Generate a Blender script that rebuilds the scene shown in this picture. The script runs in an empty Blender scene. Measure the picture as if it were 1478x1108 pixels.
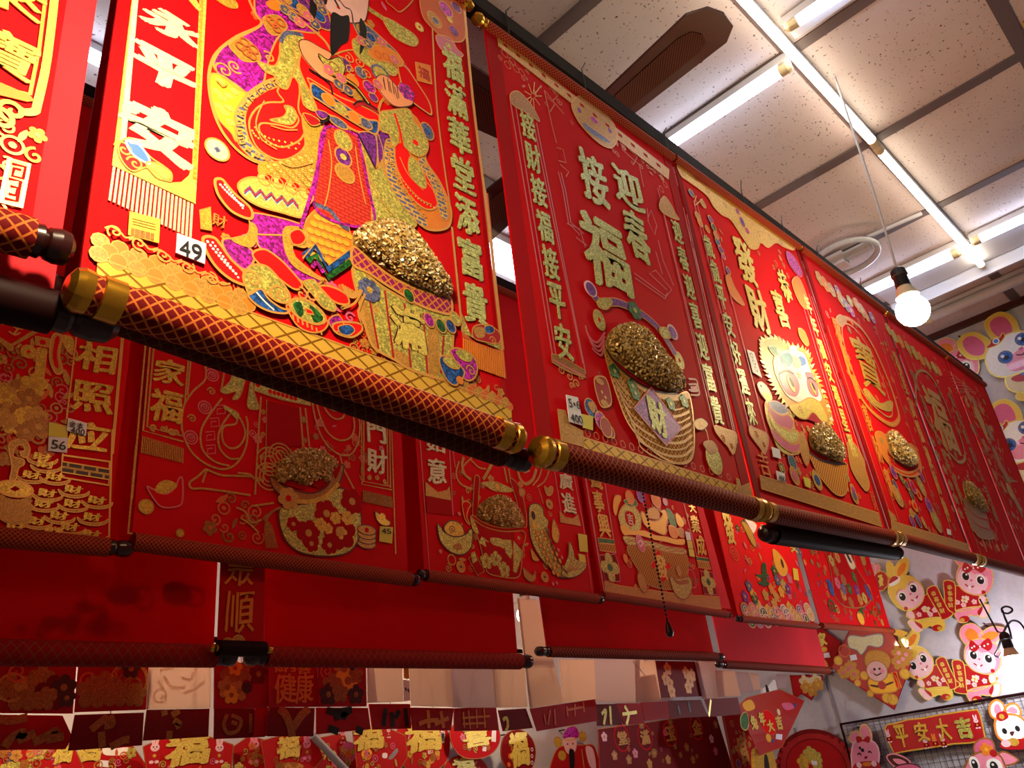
import bpy, bmesh, math, random
from mathutils import Vector, Matrix
from mathutils.geometry import tessellate_polygon
random.seed(7)
SC = bpy.context.scene
COL = SC.collection
ZC = 1.55                       # eye height of the photographer
FPX = 1191.38                   # focal length in pixels of a 1478 px wide frame
# ---------------------------------------------------------------- camera
# axes of the room seen from the camera: X runs along the banner rows, Y runs into the shop, Z is up
AX = Vector((0.69693005, -0.24407629, -0.67432579))
AY = Vector((-0.70826436, -0.38173494, -0.59383502))
AZ = Vector((-0.11247267, 0.8914624, -0.43891309))
cam = bpy.data.cameras.new('camera'); camo = bpy.data.objects.new('camera', cam); COL.objects.link(camo)
m = Matrix((AX, AY, AZ)).to_4x4(); m.translation = Vector((0, 0, ZC)); camo.matrix_world = m
cam.sensor_fit = 'HORIZONTAL'; cam.sensor_width = 36.0; cam.lens = 36.0 * FPX / 1478.0
cam.clip_start = 0.02; cam.clip_end = 60
SC.camera = camo
# ---------------------------------------------------------------- world and exposure
w = bpy.data.worlds.new('world'); SC.world = w; w.use_nodes = True
w.node_tree.nodes['Background'].inputs[0].default_value = (0.95, 0.88, 0.86, 1)
w.node_tree.nodes['Background'].inputs[1].default_value = 0.10
SC.view_settings.view_transform = 'Standard'; SC.view_settings.look = 'None'
SC.view_settings.exposure = 0.0; SC.view_settings.gamma = 1.0; SC.view_settings.use_curve_mapping = False
try:
    SC.cycles.use_denoising = True; SC.cycles.sample_clamp_indirect = 4.0; SC.cycles.max_bounces = 4; SC.cycles.diffuse_bounces = 3; SC.cycles.glossy_bounces = 2; SC.cycles.caustics_reflective = False; SC.cycles.caustics_refractive = False; SC.cycles.adaptive_threshold = .05
except Exception: pass
BULB_E, TUBE_E = 165.0, 12.0
# ---------------------------------------------------------------- planes of the place
HC = 1.75          # ceiling above the eye
Y1 = 0.69          # front row of banners
Y2 = 1.39          # second row
Y3 = 1.45          # third row, hung back to back with the second
Y4 = 1.62          # line of paper envelopes
YB = 2.50          # back wall
XW = 4.09          # end wall with the plaques
def ray(x, y):
    c = Vector((x - 739.0, 554.0 - y, -FPX))
    return Vector((AX.dot(c), AY.dot(c), AZ.dot(c)))
# ---------------------------------------------------------------- materials
def lin(h):
    h = h.lstrip('#'); v = [int(h[i:i+2], 16) / 255 for i in (0, 2, 4)]
    return tuple(c / 12.92 if c <= .04045 else ((c + .055) / 1.055) ** 2.4 for c in v) + (1,)
MATS = {}
def new_mat(name):
    mt = bpy.data.materials.new(name); mt.use_nodes = True
    nt = mt.node_tree; b = nt.nodes['Principled BSDF']
    return mt, nt, b
def N(nt, t, **kw):
    n = nt.nodes.new(t)
    for k, v in kw.items(): setattr(n, k, v)
    return n
def L(nt, a, b): nt.links.new(a, b)
def math_node(nt, op, a, b=None):
    n = N(nt, 'ShaderNodeMath', operation=op)
    for i, v in enumerate((a, b)):
        if v is None: continue
        if isinstance(v, (int, float)): n.inputs[i].default_value = v
        else: L(nt, v, n.inputs[i])
    return n.outputs[0]
def mix_col(nt, f, a, b):
    n = N(nt, 'ShaderNodeMix', data_type='RGBA')
    for i, v in ((0, f), (6, a), (7, b)):
        if isinstance(v, (int, float, tuple)): n.inputs[i].default_value = v
        else: L(nt, v, n.inputs[i])
    return n.outputs[2]
def uv_xy(nt):
    u = N(nt, 'ShaderNodeUVMap'); s = N(nt, 'ShaderNodeSeparateXYZ'); L(nt, u.outputs[0], s.inputs[0])
    return u.outputs[0], s.outputs[0], s.outputs[1]
def scaled(c, k): return (min(1, c[0]*k), min(1, c[1]*k), min(1, c[2]*k), 1)
def plain(name, hexc, rough=.6, metal=0., noise=.12, nscale=60., spec=.4, sheen=0., emis=0., coat=0.):
    mt, nt, b = new_mat(name); c = lin(hexc)
    u, x, y = uv_xy(nt)
    n = N(nt, 'ShaderNodeTexNoise'); n.inputs['Scale'].default_value = nscale; n.inputs['Detail'].default_value = 3
    L(nt, u, n.inputs['Vector'])
    col = mix_col(nt, n.outputs[0], scaled(c, 1 - noise), scaled(c, 1 + noise)); L(nt, col, b.inputs['Base Color'])
    b.inputs['Roughness'].default_value = rough; b.inputs['Metallic'].default_value = metal
    b.inputs['Specular IOR Level'].default_value = spec
    if sheen: b.inputs['Sheen Weight'].default_value = sheen; b.inputs['Sheen Tint'].default_value = c
    if coat: b.inputs['Coat Weight'].default_value = coat
    if emis:
        L(nt, col, b.inputs['Emission Color']); b.inputs['Emission Strength'].default_value = emis
    MATS[name] = mt; return mt
def velvet(name, hexc):
    mt, nt, b = new_mat(name); c = lin(hexc); u, x, y = uv_xy(nt)
    n = N(nt, 'ShaderNodeTexNoise'); n.inputs['Scale'].default_value = 420; n.inputs['Detail'].default_value = 2; L(nt, u, n.inputs['Vector'])
    n2 = N(nt, 'ShaderNodeTexNoise'); n2.inputs['Scale'].default_value = 9; L(nt, u, n2.inputs['Vector'])
    f = math_node(nt, 'ADD', math_node(nt, 'MULTIPLY', n.outputs[0], .5), math_node(nt, 'MULTIPLY', n2.outputs[0], .5))
    L(nt, mix_col(nt, f, scaled(c, .8), scaled(c, 1.15)), b.inputs['Base Color'])
    b.inputs['Roughness'].default_value = .75; b.inputs['Specular IOR Level'].default_value = .12
    bp = N(nt, 'ShaderNodeBump'); bp.inputs['Strength'].default_value = .1; bp.inputs['Distance'].default_value = .001
    L(nt, n2.outputs[0], bp.inputs['Height']); L(nt, bp.outputs[0], b.inputs['Normal'])
    MATS[name] = mt; return mt
def glitter(name, hexc, scale=650., lo=.45, hi=1.7, metal=.25, rough=.45, bump=.35):
    mt, nt, b = new_mat(name); c = lin(hexc); u, x, y = uv_xy(nt)
    v = N(nt, 'ShaderNodeTexVoronoi'); v.inputs['Scale'].default_value = scale; L(nt, u, v.inputs['Vector'])
    s = N(nt, 'ShaderNodeSeparateColor'); L(nt, v.outputs['Color'], s.inputs[0])
    f = math_node(nt, 'POWER', s.outputs[0], 1.6)
    L(nt, mix_col(nt, f, scaled(c, lo), scaled(c, hi)), b.inputs['Base Color'])
    b.inputs['Roughness'].default_value = rough; b.inputs['Metallic'].default_value = metal
    bp = N(nt, 'ShaderNodeBump'); bp.inputs['Strength'].default_value = bump; bp.inputs['Distance'].default_value = .001
    L(nt, s.outputs[1], bp.inputs['Height']); L(nt, bp.outputs[0], b.inputs['Normal'])
    MATS[name] = mt; return mt
def lattice(name, ground, line, kx, ky, thin=.16, rough=.75, metal=0., glit=0.):
    """cloth with a diagonal net of lines; kx, ky = cells per metre"""
    mt, nt, b = new_mat(name); u, x, y = uv_xy(nt)
    a = math_node(nt, 'ADD', math_node(nt, 'MULTIPLY', x, kx), math_node(nt, 'MULTIPLY', y, ky))
    d = math_node(nt, 'SUBTRACT', math_node(nt, 'MULTIPLY', x, kx), math_node(nt, 'MULTIPLY', y, ky))
    def near(t): return math_node(nt, 'LESS_THAN', math_node(nt, 'ABSOLUTE', math_node(nt, 'SUBTRACT', math_node(nt, 'FRACT', t), .5)), thin)
    f = math_node(nt, 'MAXIMUM', near(a), near(d))
    L(nt, mix_col(nt, f, lin(ground), lin(line)), b.inputs['Base Color'])
    b.inputs['Roughness'].default_value = rough; b.inputs['Metallic'].default_value = metal; b.inputs['Specular IOR Level'].default_value = .15
    MATS[name] = mt; return mt
def fret(name, ground, line, k, thin=.14, rough=.5):
    """key-fret like cloth: square net with staggered bars"""
    mt, nt, b = new_mat(name); u, x, y = uv_xy(nt)
    br = N(nt, 'ShaderNodeTexBrick'); L(nt, u, br.inputs['Vector'])
    br.inputs['Color1'].default_value = lin(ground); br.inputs['Color2'].default_value = lin(ground); br.inputs['Mortar'].default_value = lin(line)
    br.inputs['Scale'].default_value = k; br.inputs['Mortar Size'].default_value = .06; br.inputs['Brick Width'].default_value = .7; br.inputs['Row Height'].default_value = .3
    L(nt, br.outputs[0], b.inputs['Base Color']); b.inputs['Roughness'].default_value = rough
    MATS[name] = mt; return mt
def emit(name, hexc, strength):
    mt, nt, b = new_mat(name); e = N(nt, 'ShaderNodeEmission'); e.inputs[0].default_value = lin(hexc); e.inputs[1].default_value = strength
    L(nt, e.outputs[0], nt.nodes['Material Output'].inputs[0]); MATS[name] = mt; return mt

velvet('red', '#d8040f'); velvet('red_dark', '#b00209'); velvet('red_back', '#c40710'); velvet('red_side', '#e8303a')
def translucent(name, hexc, k=.5):
    mt = velvet(name, hexc); nt = mt.node_tree; b = nt.nodes['Principled BSDF']; t = N(nt, 'ShaderNodeBsdfTranslucent'); t.inputs[0].default_value = lin(hexc)
    mx = N(nt, 'ShaderNodeMixShader'); mx.inputs[0].default_value = k; L(nt, b.outputs[0], mx.inputs[1]); L(nt, t.outputs[0], mx.inputs[2]); L(nt, mx.outputs[0], nt.nodes['Material Output'].inputs[0])
translucent('red_sheer', '#d0060a', .42)
velvet('red_deep', '#8e0408'); velvet('red_hot', '#ee1414')
glitter('gold', '#dcae3c', 500, .7, 1.35, .3, .38, .2); glitter('gold_bright', '#f0d060', 500, .75, 1.3, .25, .35, .2)
glitter('olive', '#c3b552', 420, .55, 1.6); glitter('lime', '#cdd07a', 420, .6, 1.35, .15)
glitter('ochre', '#c98f38', 600, .75, 1.3, .2, .45, .15); glitter('bronze', '#a86a28', 600, .7, 1.4, .3, .4, .2)
glitter('magenta', '#b01690', 330, .35, 2.8); glitter('purple', '#7a2890', 380, .4, 1.9)
glitter('blue', '#1d4f96', 300, .35, 2.3); glitter('teal', '#1a6a78', 380); glitter('green', '#1c5c1e', 320, .35, 2.2)
glitter('steel', '#5f6488', 420, .5, 1.8); glitter('cream_glitter', '#e9dfae', 500, .75, 1.2, .1)
plain('gold_line', '#e2a04a', .4, .25, .1); plain('orange_line', '#d9622c', .5, .1, .1); plain('pink_line', '#e0676a', .5)
plain('orange', '#e88222', .5, .1, .15); plain('yellow', '#f2b52e', .45, .15, .12); plain('yellow_toy', '#e9c24a', .35, 0, .08, coat=.3)
plain('skin', '#ef9a6a', .6); plain('face', '#eab6ae', .55); plain('white', '#f4efe6', .5); plain('black', '#120c10', .5); plain('brown', '#4a1c14', .45)
plain('cream', '#e6d3a6', .5); plain('pink', '#ee8ca0', .35, coat=.3); plain('pink_deep', '#d85f86', .4, coat=.3); plain('pink_pale', '#f3c2c6', .4, coat=.3)
plain('red_toy', '#b3121a', .35, .05, .08, coat=.3); plain('sky', '#4f7fd0', .4); plain('grey', '#8b8890', .5); plain('ink', '#15121a', .5)
plain('tag_white', '#efeaf0', .55, 0, .03); plain('tag_yellow', '#e3cf3c', .5, 0, .05)
plain('seq_a', '#e6c476', .32, .25, .1); plain('seq_b', '#d6ac60', .35, .2, .1); plain('seq_c', '#fff0c4', .3, .1, .05); plain('seq_d', '#b08440', .4, .2, .1)
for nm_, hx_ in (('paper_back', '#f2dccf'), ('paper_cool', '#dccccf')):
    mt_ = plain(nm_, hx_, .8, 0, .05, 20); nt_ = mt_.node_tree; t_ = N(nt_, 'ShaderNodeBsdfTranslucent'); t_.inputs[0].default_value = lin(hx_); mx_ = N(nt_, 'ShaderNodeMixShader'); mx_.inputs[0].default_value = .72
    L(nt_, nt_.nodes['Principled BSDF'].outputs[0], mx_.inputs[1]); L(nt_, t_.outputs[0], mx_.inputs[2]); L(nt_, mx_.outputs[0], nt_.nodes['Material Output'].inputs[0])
plain('foil_red', '#b30a12', .6, 0., .1, spec=.2); plain('foil_dark', '#7a060c', .6, 0., .15, spec=.2)
plain('beam_wood', '#1e1310', .8, 0, .3, 25, spec=.15); plain('finial_wood', '#33100e', .25, 0, .2, spec=.6); plain('finial_gold', '#d9a032', .22, .9, .05)
plain('metal_bar', '#6c5c58', .5, .2, .05); plain('white_metal', '#d8d5d8', .4, .0, .03); plain('black_plastic', '#17161a', .35); plain('black_rod', '#240505', .6, spec=.12)
plain('clear_plastic', '#c9c9cc', .2); plain('fan_wood', '#4c231b', .4, 0, .2, 30); plain('wire', '#cfcac6', .4); plain('mesh_wire', '#6a6668', .4, .5)
lattice('net_gold', '#6e0507', '#d8702a', 70, 70, .10); lattice('net_red', '#5e0608', '#b04a22', 85, 85, .12)
lattice('net_fine', '#7c0808', '#b0502c', 130, 130, .16); lattice('diamond_gold', '#e8b648', '#8a5a14', 32, 50, .07, .4, .2)
lattice('weave', '#d89a3c', '#8e3a14', 90, 90, .12); lattice('cane', '#7a4a38', '#4a261c', 120, 120, .2)
lattice('rod_dark', '#4e0406', '#5e3a16', 60, 45, .07); lattice('rod_red', '#9c060a', '#8a4a1c', 60, 45, .05); lattice('mauve_key', '#8a1f5c', '#d0782c', 75, 75, .12)
fret('fret_red', '#e23a1c', '#a81410', 55); fret('fret_grey', '#5a5f86', '#e0b048', 42); fret('fret_gold', '#3a1208', '#d8a23c', 30); fret('ribs_gold', '#c89040', '#a03018', 60)
def ceil_tile_mat():
    mt, nt, b = new_mat('ceiling_tile'); tc = N(nt, 'ShaderNodeTexCoord'); v = tc.outputs['Object']
    n = N(nt, 'ShaderNodeTexNoise'); n.inputs['Scale'].default_value = 120; n.inputs['Detail'].default_value = 2; L(nt, v, n.inputs['Vector'])
    n2 = N(nt, 'ShaderNodeTexNoise'); n2.inputs['Scale'].default_value = 6; L(nt, v, n2.inputs['Vector'])
    hole = math_node(nt, 'GREATER_THAN', n.outputs[0], .675)
    base = mix_col(nt, n2.outputs[0], lin('#cdbab4'), lin('#dccdc6'))
    L(nt, mix_col(nt, hole, base, lin('#6b5550')), b.inputs['Base Color']); b.inputs['Roughness'].default_value = .9
    bp = N(nt, 'ShaderNodeBump'); bp.inputs['Strength'].default_value = .4; bp.inputs['Distance'].default_value = -.002
    L(nt, hole, bp.inputs['Height']); L(nt, bp.outputs[0], b.inputs['Normal']); MATS['ceiling_tile'] = mt
ceil_tile_mat()
def wall_mat():
    mt, nt, b = new_mat('wall_paint'); tc = N(nt, 'ShaderNodeTexCoord'); v = tc.outputs['Object']
    n = N(nt, 'ShaderNodeTexNoise'); n.inputs['Scale'].default_value = 3.5; n.inputs['Detail'].default_value = 5; L(nt, v, n.inputs['Vector'])
    r = N(nt, 'ShaderNodeValToRGB'); r.color_ramp.elements[0].position = .4; r.color_ramp.elements[1].position = .62; L(nt, n.outputs[0], r.inputs[0])
    v2 = N(nt, 'ShaderNodeTexVoronoi', feature='DISTANCE_TO_EDGE'); v2.inputs['Scale'].default_value = 42; v2.inputs['Randomness'].default_value = .35; L(nt, v, v2.inputs['Vector'])
    e_ = math_node(nt, 'MULTIPLY', math_node(nt, 'LESS_THAN', v2.outputs[0], .05), .10)
    L(nt, mix_col(nt, e_, mix_col(nt, r.outputs[0], lin('#cfcbd2'), lin('#bdb4b6')), lin('#8f8a92')), b.inputs['Base Color']); b.inputs['Roughness'].default_value = .6; MATS['wall_paint'] = mt
wall_mat()
emit('bulb_glow', '#ffe2b0', BULB_E); emit('unseen_bulb_near', '#ffe6bc', 360.); emit('unseen_bulb_mid', '#ffe2b0', 90.); emit('fill_bulb_rear', '#ffe0b4', 240.); emit('fill_bulb_dim', '#ffd9a0', 20.); emit('bulb_cool', '#f4f6ff', 190.0); emit('tube_glow', '#d3e2ff', TUBE_E * 1.15); emit('tube_warm', '#fff0d8', TUBE_E)  # near, mid, rear and dim glows belong to unseen bulbs placed for their light
MT = MATS
# ---------------------------------------------------------------- object helpers
def link(name, me, parent=None):
    o = bpy.data.objects.new(name, me); COL.objects.link(o)
    if parent is not None: o.parent = parent; o.matrix_parent_inverse = Matrix.Translation(-parent.location)
    return o
def tag(o, label, cat, group=None, kind=None):
    if label: o['label'] = label
    if cat: o['category'] = cat
    if group: o['group'] = group
    if kind: o['kind'] = kind
    return o
def empty(name, loc):
    o = bpy.data.objects.new(name, None); o.location = loc; o.empty_display_size = .05; COL.objects.link(o); return o
class MB:
    """collects faces with per-face material and uv in metres"""
    def __init__(s): s.v = []; s.f = []; s.m = []; s.u = []; s.mats = []; s.sm = []
    def mi(s, name):
        if name not in s.mats: s.mats.append(name)
        return s.mats.index(name)
    def add(s, vs, faces, mat, uvs, smooth=False):
        b = len(s.v); s.v += [tuple(p) for p in vs]; k = s.mi(mat)
        for f in faces:
            s.f.append([b + i for i in f]); s.m.append(k); s.u += [uvs[i] for i in f]; s.sm.append(smooth)
    def box(s, lo, hi, mat):
        x0, y0, z0 = lo; x1, y1, z1 = hi
        vs = [(x, y, z) for x in (x0, x1) for y in (y0, y1) for z in (z0, z1)]
        F = [(0, 1, 3, 2), (4, 6, 7, 5), (0, 4, 5, 1), (2, 3, 7, 6), (0, 2, 6, 4), (1, 5, 7, 3)]
        for i, f in enumerate(F):
            p = [vs[k] for k in f]
            uv = [(q[0] + .3*q[1], q[2] + .7*q[1]) for q in p] if i > 1 else [(q[1], q[2]) for q in p]
            s.add(p, [(0, 1, 2, 3)], mat, uv)
    def lathe(s, p0, p1, prof, mat, n=14, mats=None):
        """prof = [(t metres along axis from p0, radius)]"""
        p0 = Vector(p0); p1 = Vector(p1); d = (p1 - p0).normalized()
        a = d.orthogonal().normalized(); b = d.cross(a); vs = []; uv = []
        for t, r in prof:
            for i in range(n + 1):
                th = 2 * math.pi * i / n
                vs.append(p0 + d * t + (a * math.cos(th) + b * math.sin(th)) * r); uv.append((t, th * max(r, .012)))
        for j in range(len(prof) - 1):
            mm = mats[j] if mats else mat
            base = [(j * (n + 1) + i, j * (n + 1) + i + 1, (j + 1) * (n + 1) + i + 1, (j + 1) * (n + 1) + i) for i in range(n)]
            s.add(vs[j*(n+1):(j+2)*(n+1)], [tuple(k - j*(n+1) for k in f) for f in base], mm, uv[j*(n+1):(j+2)*(n+1)], True)
    def cyl(s, p0, p1, r, mat, n=14, caps=True):
        ln = (Vector(p1) - Vector(p0)).length
        pr = [(0, r), (ln, r)]
        if caps: pr = [(0, 1e-4)] + pr + [(ln, 1e-4)]
        s.lathe(p0, p1, pr, mat, n)
    def tube(s, pts, r, mat, n=8, closed=False):
        pts = [Vector(p) for p in pts]; m_ = len(pts); vs = []; uv = []; acc = 0
        for i, p in enumerate(pts):
            q0 = pts[i - 1] if (i or closed) else p; q1 = pts[(i + 1) % m_] if (i < m_ - 1 or closed) else p
            d = (q1 - q0).normalized(); a = d.cross(Vector((.31, .2, .93))).normalized(); b = d.cross(a)
            if i: acc += (p - pts[i-1]).length
            for k in range(n + 1):
                th = 2 * math.pi * k / n; vs.append(p + (a * math.cos(th) + b * math.sin(th)) * r); uv.append((acc, th * r))
        F = []
        for i in range(m_ if closed else m_ - 1):
            j = (i + 1) % m_
            for k in range(n): F.append((i*(n+1)+k, i*(n+1)+k+1, j*(n+1)+k+1, j*(n+1)+k))
        s.add(vs, F, mat, uv, True)
    def cut(s, name, parent=None):
        o = s.build(name, parent); s.v = []; s.f = []; s.m = []; s.u = []; s.mats = []; s.sm = []; return o
    def build(s, name, parent=None):
        me = bpy.data.meshes.new(name); me.from_pydata(s.v, [], s.f)
        for k in s.mats: me.materials.append(MT[k])
        ul = me.uv_layers.new(name='UVMap'); flat = [c for q in s.u for c in q]; ul.data.foreach_set('uv', flat)
        me.polygons.foreach_set('material_index', s.m); me.polygons.foreach_set('use_smooth', s.sm)
        me.update(); return link(name, me, parent)
# ---------------------------------------------------------------- flat surfaces that carry print or relief
class Surf:
    """vertical plane: axis 'y' (banner rows) or 'x' (end wall), seen from the aisle"""
    def __init__(s, axis, pos): s.ax = axis; s.pos = pos
    def P(s, px, py):
        d = ray(px, py)
        if s.ax == 'y': d = d * (s.pos / d.y); return (d.x, d.z + ZC)
        d = d * (s.pos / d.x); return (-d.y, d.z + ZC)
    def W(s, uv, off=0.):
        if s.ax == 'y': return Vector((uv[0], s.pos - off, uv[1]))
        return Vector((s.pos - off, -uv[0], uv[1]))
FR = [0., 0., 1.]
def fr(ox, oy, sc): FR[:] = [ox, oy, sc]
def pts_of(t):
    if isinstance(t, str): t = [tuple(float(c) for c in q.split(',')) for q in t.split()]
    return t
def smooth_pts(p, closed=True, k=5):
    n = len(p); out = []
    if n < 3: return p
    for i in range(n if closed else n - 1):
        a = p[(i - 1) % n] if (closed or i) else p[0]; b = p[i]; c = p[(i + 1) % n]; d = p[(i + 2) % n] if (closed or i < n - 2) else p[-1]
        for j in range(k):
            t = j / k; q = []
            for e in (0, 1):
                q.append(.5 * (2*b[e] + (c[e]-a[e])*t + (2*a[e]-5*b[e]+4*c[e]-d[e])*t*t + (3*b[e]-a[e]-3*c[e]+d[e])*t**3))
            out.append(tuple(q))
    if not closed: out.append(p[-1])
    return out
GL = {}
def glyph(ch, bold=0.):
    key = (ch, 0)
    if key in GL: return GL[key]
    cu = bpy.data.curves.new('glyph', 'FONT'); cu.body = ch; cu.size = 1; cu.resolution_u = 3; cu.fill_mode = 'FRONT'
    o = bpy.data.objects.new('glyph', cu); COL.objects.link(o); bpy.context.view_layer.update()
    ev = o.evaluated_get(bpy.context.evaluated_depsgraph_get()); me = ev.to_mesh()
    vs = [(v.co.x, v.co.y) for v in me.vertices]; fs = [tuple(p.vertices) for p in me.polygons]
    ev.to_mesh_clear(); bpy.data.objects.remove(o); bpy.data.curves.remove(cu)
    x0 = min(v[0] for v in vs); x1 = max(v[0] for v in vs); y0 = min(v[1] for v in vs); y1 = max(v[1] for v in vs)
    vs = [((x - x0) / (x1 - x0 + 1e-9), (y - y0) / (y1 - y0 + 1e-9)) for x, y in vs]
    ec = {}
    for f in fs:
        for i in range(len(f)):
            e = (f[i], f[(i+1) % len(f)])
            if (e[1], e[0]) in ec: del ec[(e[1], e[0])]
            else: ec[e] = 1
    GL[key] = (vs, fs, list(ec)); return GL[key]
LV = .0004
ARTN = [0]
class Art(MB):
    def __init__(s, surf, base=.0022):
        MB.__init__(s); s.S = surf; s.base = base + (ARTN[0] % 29) * 1.3e-5; s.loc = None; s.lv = 0; s.n = 0; s.k = 1.; ARTN[0] += 1
    def cut(s, name, parent=None):
        o = MB.cut(s, name, parent); s.base += 7e-6; return o
    def local(s, px, scale, rot=0., mirror=1, frame=True):
        c = s.S.P(*s._fr(px)) if frame else px
        ca, sa = math.cos(rot), math.sin(rot)
        s.loc = lambda q: (c[0] + scale*(q[0]*mirror*ca - q[1]*sa), c[1] + scale*(q[0]*mirror*sa + q[1]*ca))
    def _fr(s, q): return (FR[0] + q[0] / FR[2], FR[1] + q[1] / FR[2])
    def M(s, q): return s.loc(q) if s.loc else s.S.P(*s._fr(q))
    def flat(s, uv, mat, lv=None, thick=None):
        """closed outline in plane coordinates -> raised plate"""
        if len(uv) < 3: return
        lv = s.lv if lv is None else lv
        ar = sum(uv[i][0]*uv[(i+1) % len(uv)][1] - uv[(i+1) % len(uv)][0]*uv[i][1] for i in range(len(uv)))
        if ar < 0: uv = uv[::-1]
        s.n += 1; off = s.base + lv * LV + (s.n % 160) * 3e-6; n = len(uv); bot = off - (thick if thick else min(.0012, off))
        tri = tessellate_polygon([[Vector((p[0], p[1], 0)) for p in uv]])
        tf = []
        for t in tri:
            a, b, c = (uv[i] for i in t)
            tf.append(t if (b[0]-a[0])*(c[1]-a[1]) - (b[1]-a[1])*(c[0]-a[0]) > 0 else (t[0], t[2], t[1]))
        s.add([s.S.W(p, off) for p in uv], tf, mat, uv)
        s.add([s.S.W(p, off) for p in uv] + [s.S.W(p, bot) for p in uv], [(i, i + n, (i+1) % n + n, (i+1) % n) for i in range(n)], mat, uv + uv)
    def fill(s, t, mat, out=None, ow=.0022, smooth=True, lv=None, thick=None):
        p = pts_of(t); uv = [s.M(q) for q in p]
        if smooth: uv = smooth_pts(uv)
        s.flat(uv, mat, lv, thick)
        if out: s.stroke(uv, out, ow, True, (s.lv if lv is None else lv) + .6)
    def stroke(s, uv, mat, w, closed=False, lv=None, taper=False):
        lv = s.lv if lv is None else lv; s.n += 1; off = s.base + lv * LV + (s.n % 160) * 3e-6; n = len(uv); A = []; B = []
        for i in range(n):
            a = uv[i-1] if (i or closed) else uv[i]; c = uv[(i+1) % n] if (i < n-1 or closed) else uv[i]
            dx, dy = c[0]-a[0], c[1]-a[1]; l = math.hypot(dx, dy) or 1e-9
            k = w * .5 * ((1 - .85 * i / (n - 1)) if taper else 1)
            A.append((uv[i][0] - dy/l*k, uv[i][1] + dx/l*k)); B.append((uv[i][0] + dy/l*k, uv[i][1] - dx/l*k))
        m_ = n if closed else n - 1
        s.add([s.S.W(p, off) for p in A + B], [(i, n + i, n + (i+1) % n, (i+1) % n) for i in range(m_)], mat, A + B)
    def line(s, t, mat, w=.003, closed=False, smooth=True, lv=None, taper=False):
        uv = [s.M(q) for q in pts_of(t)]
        if smooth: uv = smooth_pts(uv, closed)
        s.stroke(uv, mat, w, closed, lv, taper)
    def disc(s, t, rx, mat, ry=None, out=None, ow=.002, rot=0., lv=None, n=18, thick=None):
        c = s.M(pts_of(t)[0]); rx *= s.k; ry = ry * s.k if ry else rx; ow *= s.k; ca, sa = math.cos(rot), math.sin(rot)
        uv = [(c[0] + rx*math.cos(a)*ca - ry*math.sin(a)*sa, c[1] + rx*math.cos(a)*sa + ry*math.sin(a)*ca) for a in [2*math.pi*i/n for i in range(n)]]
        s.flat(uv, mat, lv, thick)
        if out: s.stroke(uv, out, ow, True, (s.lv if lv is None else lv) + .6)
    def spiral(s, t, r, turns, mat, w=.003, a0=0., lv=None, cw=1):
        c = s.M(pts_of(t)[0]); n = int(14 * turns) + 2; r *= s.k; w *= s.k
        s.stroke([(c[0] + r*(i/n)*math.cos(a0 + cw*2*math.pi*turns*i/n), c[1] + r*(i/n)*math.sin(a0 + cw*2*math.pi*turns*i/n)) for i in range(1, n+1)], mat, w, False, lv)
    def ring(s, t, r, mat, w=.003, lv=None, ry=None):
        c = s.M(pts_of(t)[0]); n = 22; r *= s.k; w *= s.k; ry = ry * s.k if ry else r
        s.stroke([(c[0] + r*math.cos(2*math.pi*i/n), c[1] + ry*math.sin(2*math.pi*i/n)) for i in range(n)], mat, w, True, lv)
    def coin(s, t, r, m1='gold', m2='red', rot=0., lv=None, ry=None):
        lv = s.lv if lv is None else lv
        s.disc(t, r, m1, ry, 'gold_line', r*.16, rot, lv); c = pts_of(t)[0]
        cc = s.M(c); q = r * .3; k = (ry or r) / r
        s.flat([(cc[0], cc[1]+q*k), (cc[0]+q, cc[1]), (cc[0], cc[1]-q*k), (cc[0]-q, cc[1])], m2, lv + 1)
    def flower(s, t, r, m1, m2='gold', n=5, lv=None, a0=.3):
        lv = s.lv if lv is None else lv; c = s.M(pts_of(t)[0]); r *= s.k
        for i in range(n):
            a = a0 + 2*math.pi*i/n; d = (c[0] + r*.6*math.cos(a), c[1] + r*.6*math.sin(a))
            s.flat([(d[0] + r*.42*math.cos(b), d[1] + r*.42*math.sin(b)) for b in [2*math.pi*k/9 for k in range(9)]], m1, lv)
        s.flat([(c[0] + r*.28*math.cos(b), c[1] + r*.28*math.sin(b)) for b in [2*math.pi*k/8 for k in range(8)]], m2, lv + 1)
    def char(s, ch, rect, mat, bold=.02, lv=None, slant=.05, thick=.0012, wob=.026, rot=0.):
        """rect = (u0, v0, u1, v1) in plane coordinates"""
        vs, fs, ed = glyph(ch); u0, v0, u1, v1 = rect; lv = s.lv if lv is None else lv; off = s.base + lv * LV
        h = ord(ch) % 97; cx, cy = (u0+u1)/2, (v0+v1)/2; ca, sa = math.cos(rot), math.sin(rot)
        def pl(q):
            x, y = q
            y2 = y + slant * (x - .5) + wob * math.sin(7*x + h); x2 = x + wob * math.sin(6*y + h*.7)
            X = u0 + (u1-u0) * x2 - cx; Y = v0 + (v1-v0) * y2 - cy
            return (cx + X*ca - Y*sa, cy + X*sa + Y*ca)
        n = len(vs); k = 1 / (1 + 2 * bold)
        for i in range(7 if bold > 0 else 1):
            ex, ey = 1.3 * bold * math.cos(i * 1.047), .55 * bold * math.sin(i * 1.047)
            dx, dy = (ex * .94 - ey * .34, ex * .34 + ey * .94) if i else (0, 0)
            uv = [pl((.5 + (q[0] - .5) * k + dx, .5 + (q[1] - .5) * k + dy)) for q in vs]; o2 = off - i * .00003
            s.add([s.S.W(p, o2) for p in uv], fs, mat, uv)
            s.add([s.S.W(p, o2) for p in uv] + [s.S.W(p, off - thick) for p in uv], [(b, a, a+n, b+n) for a, b in ed], mat, uv + uv)
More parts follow.
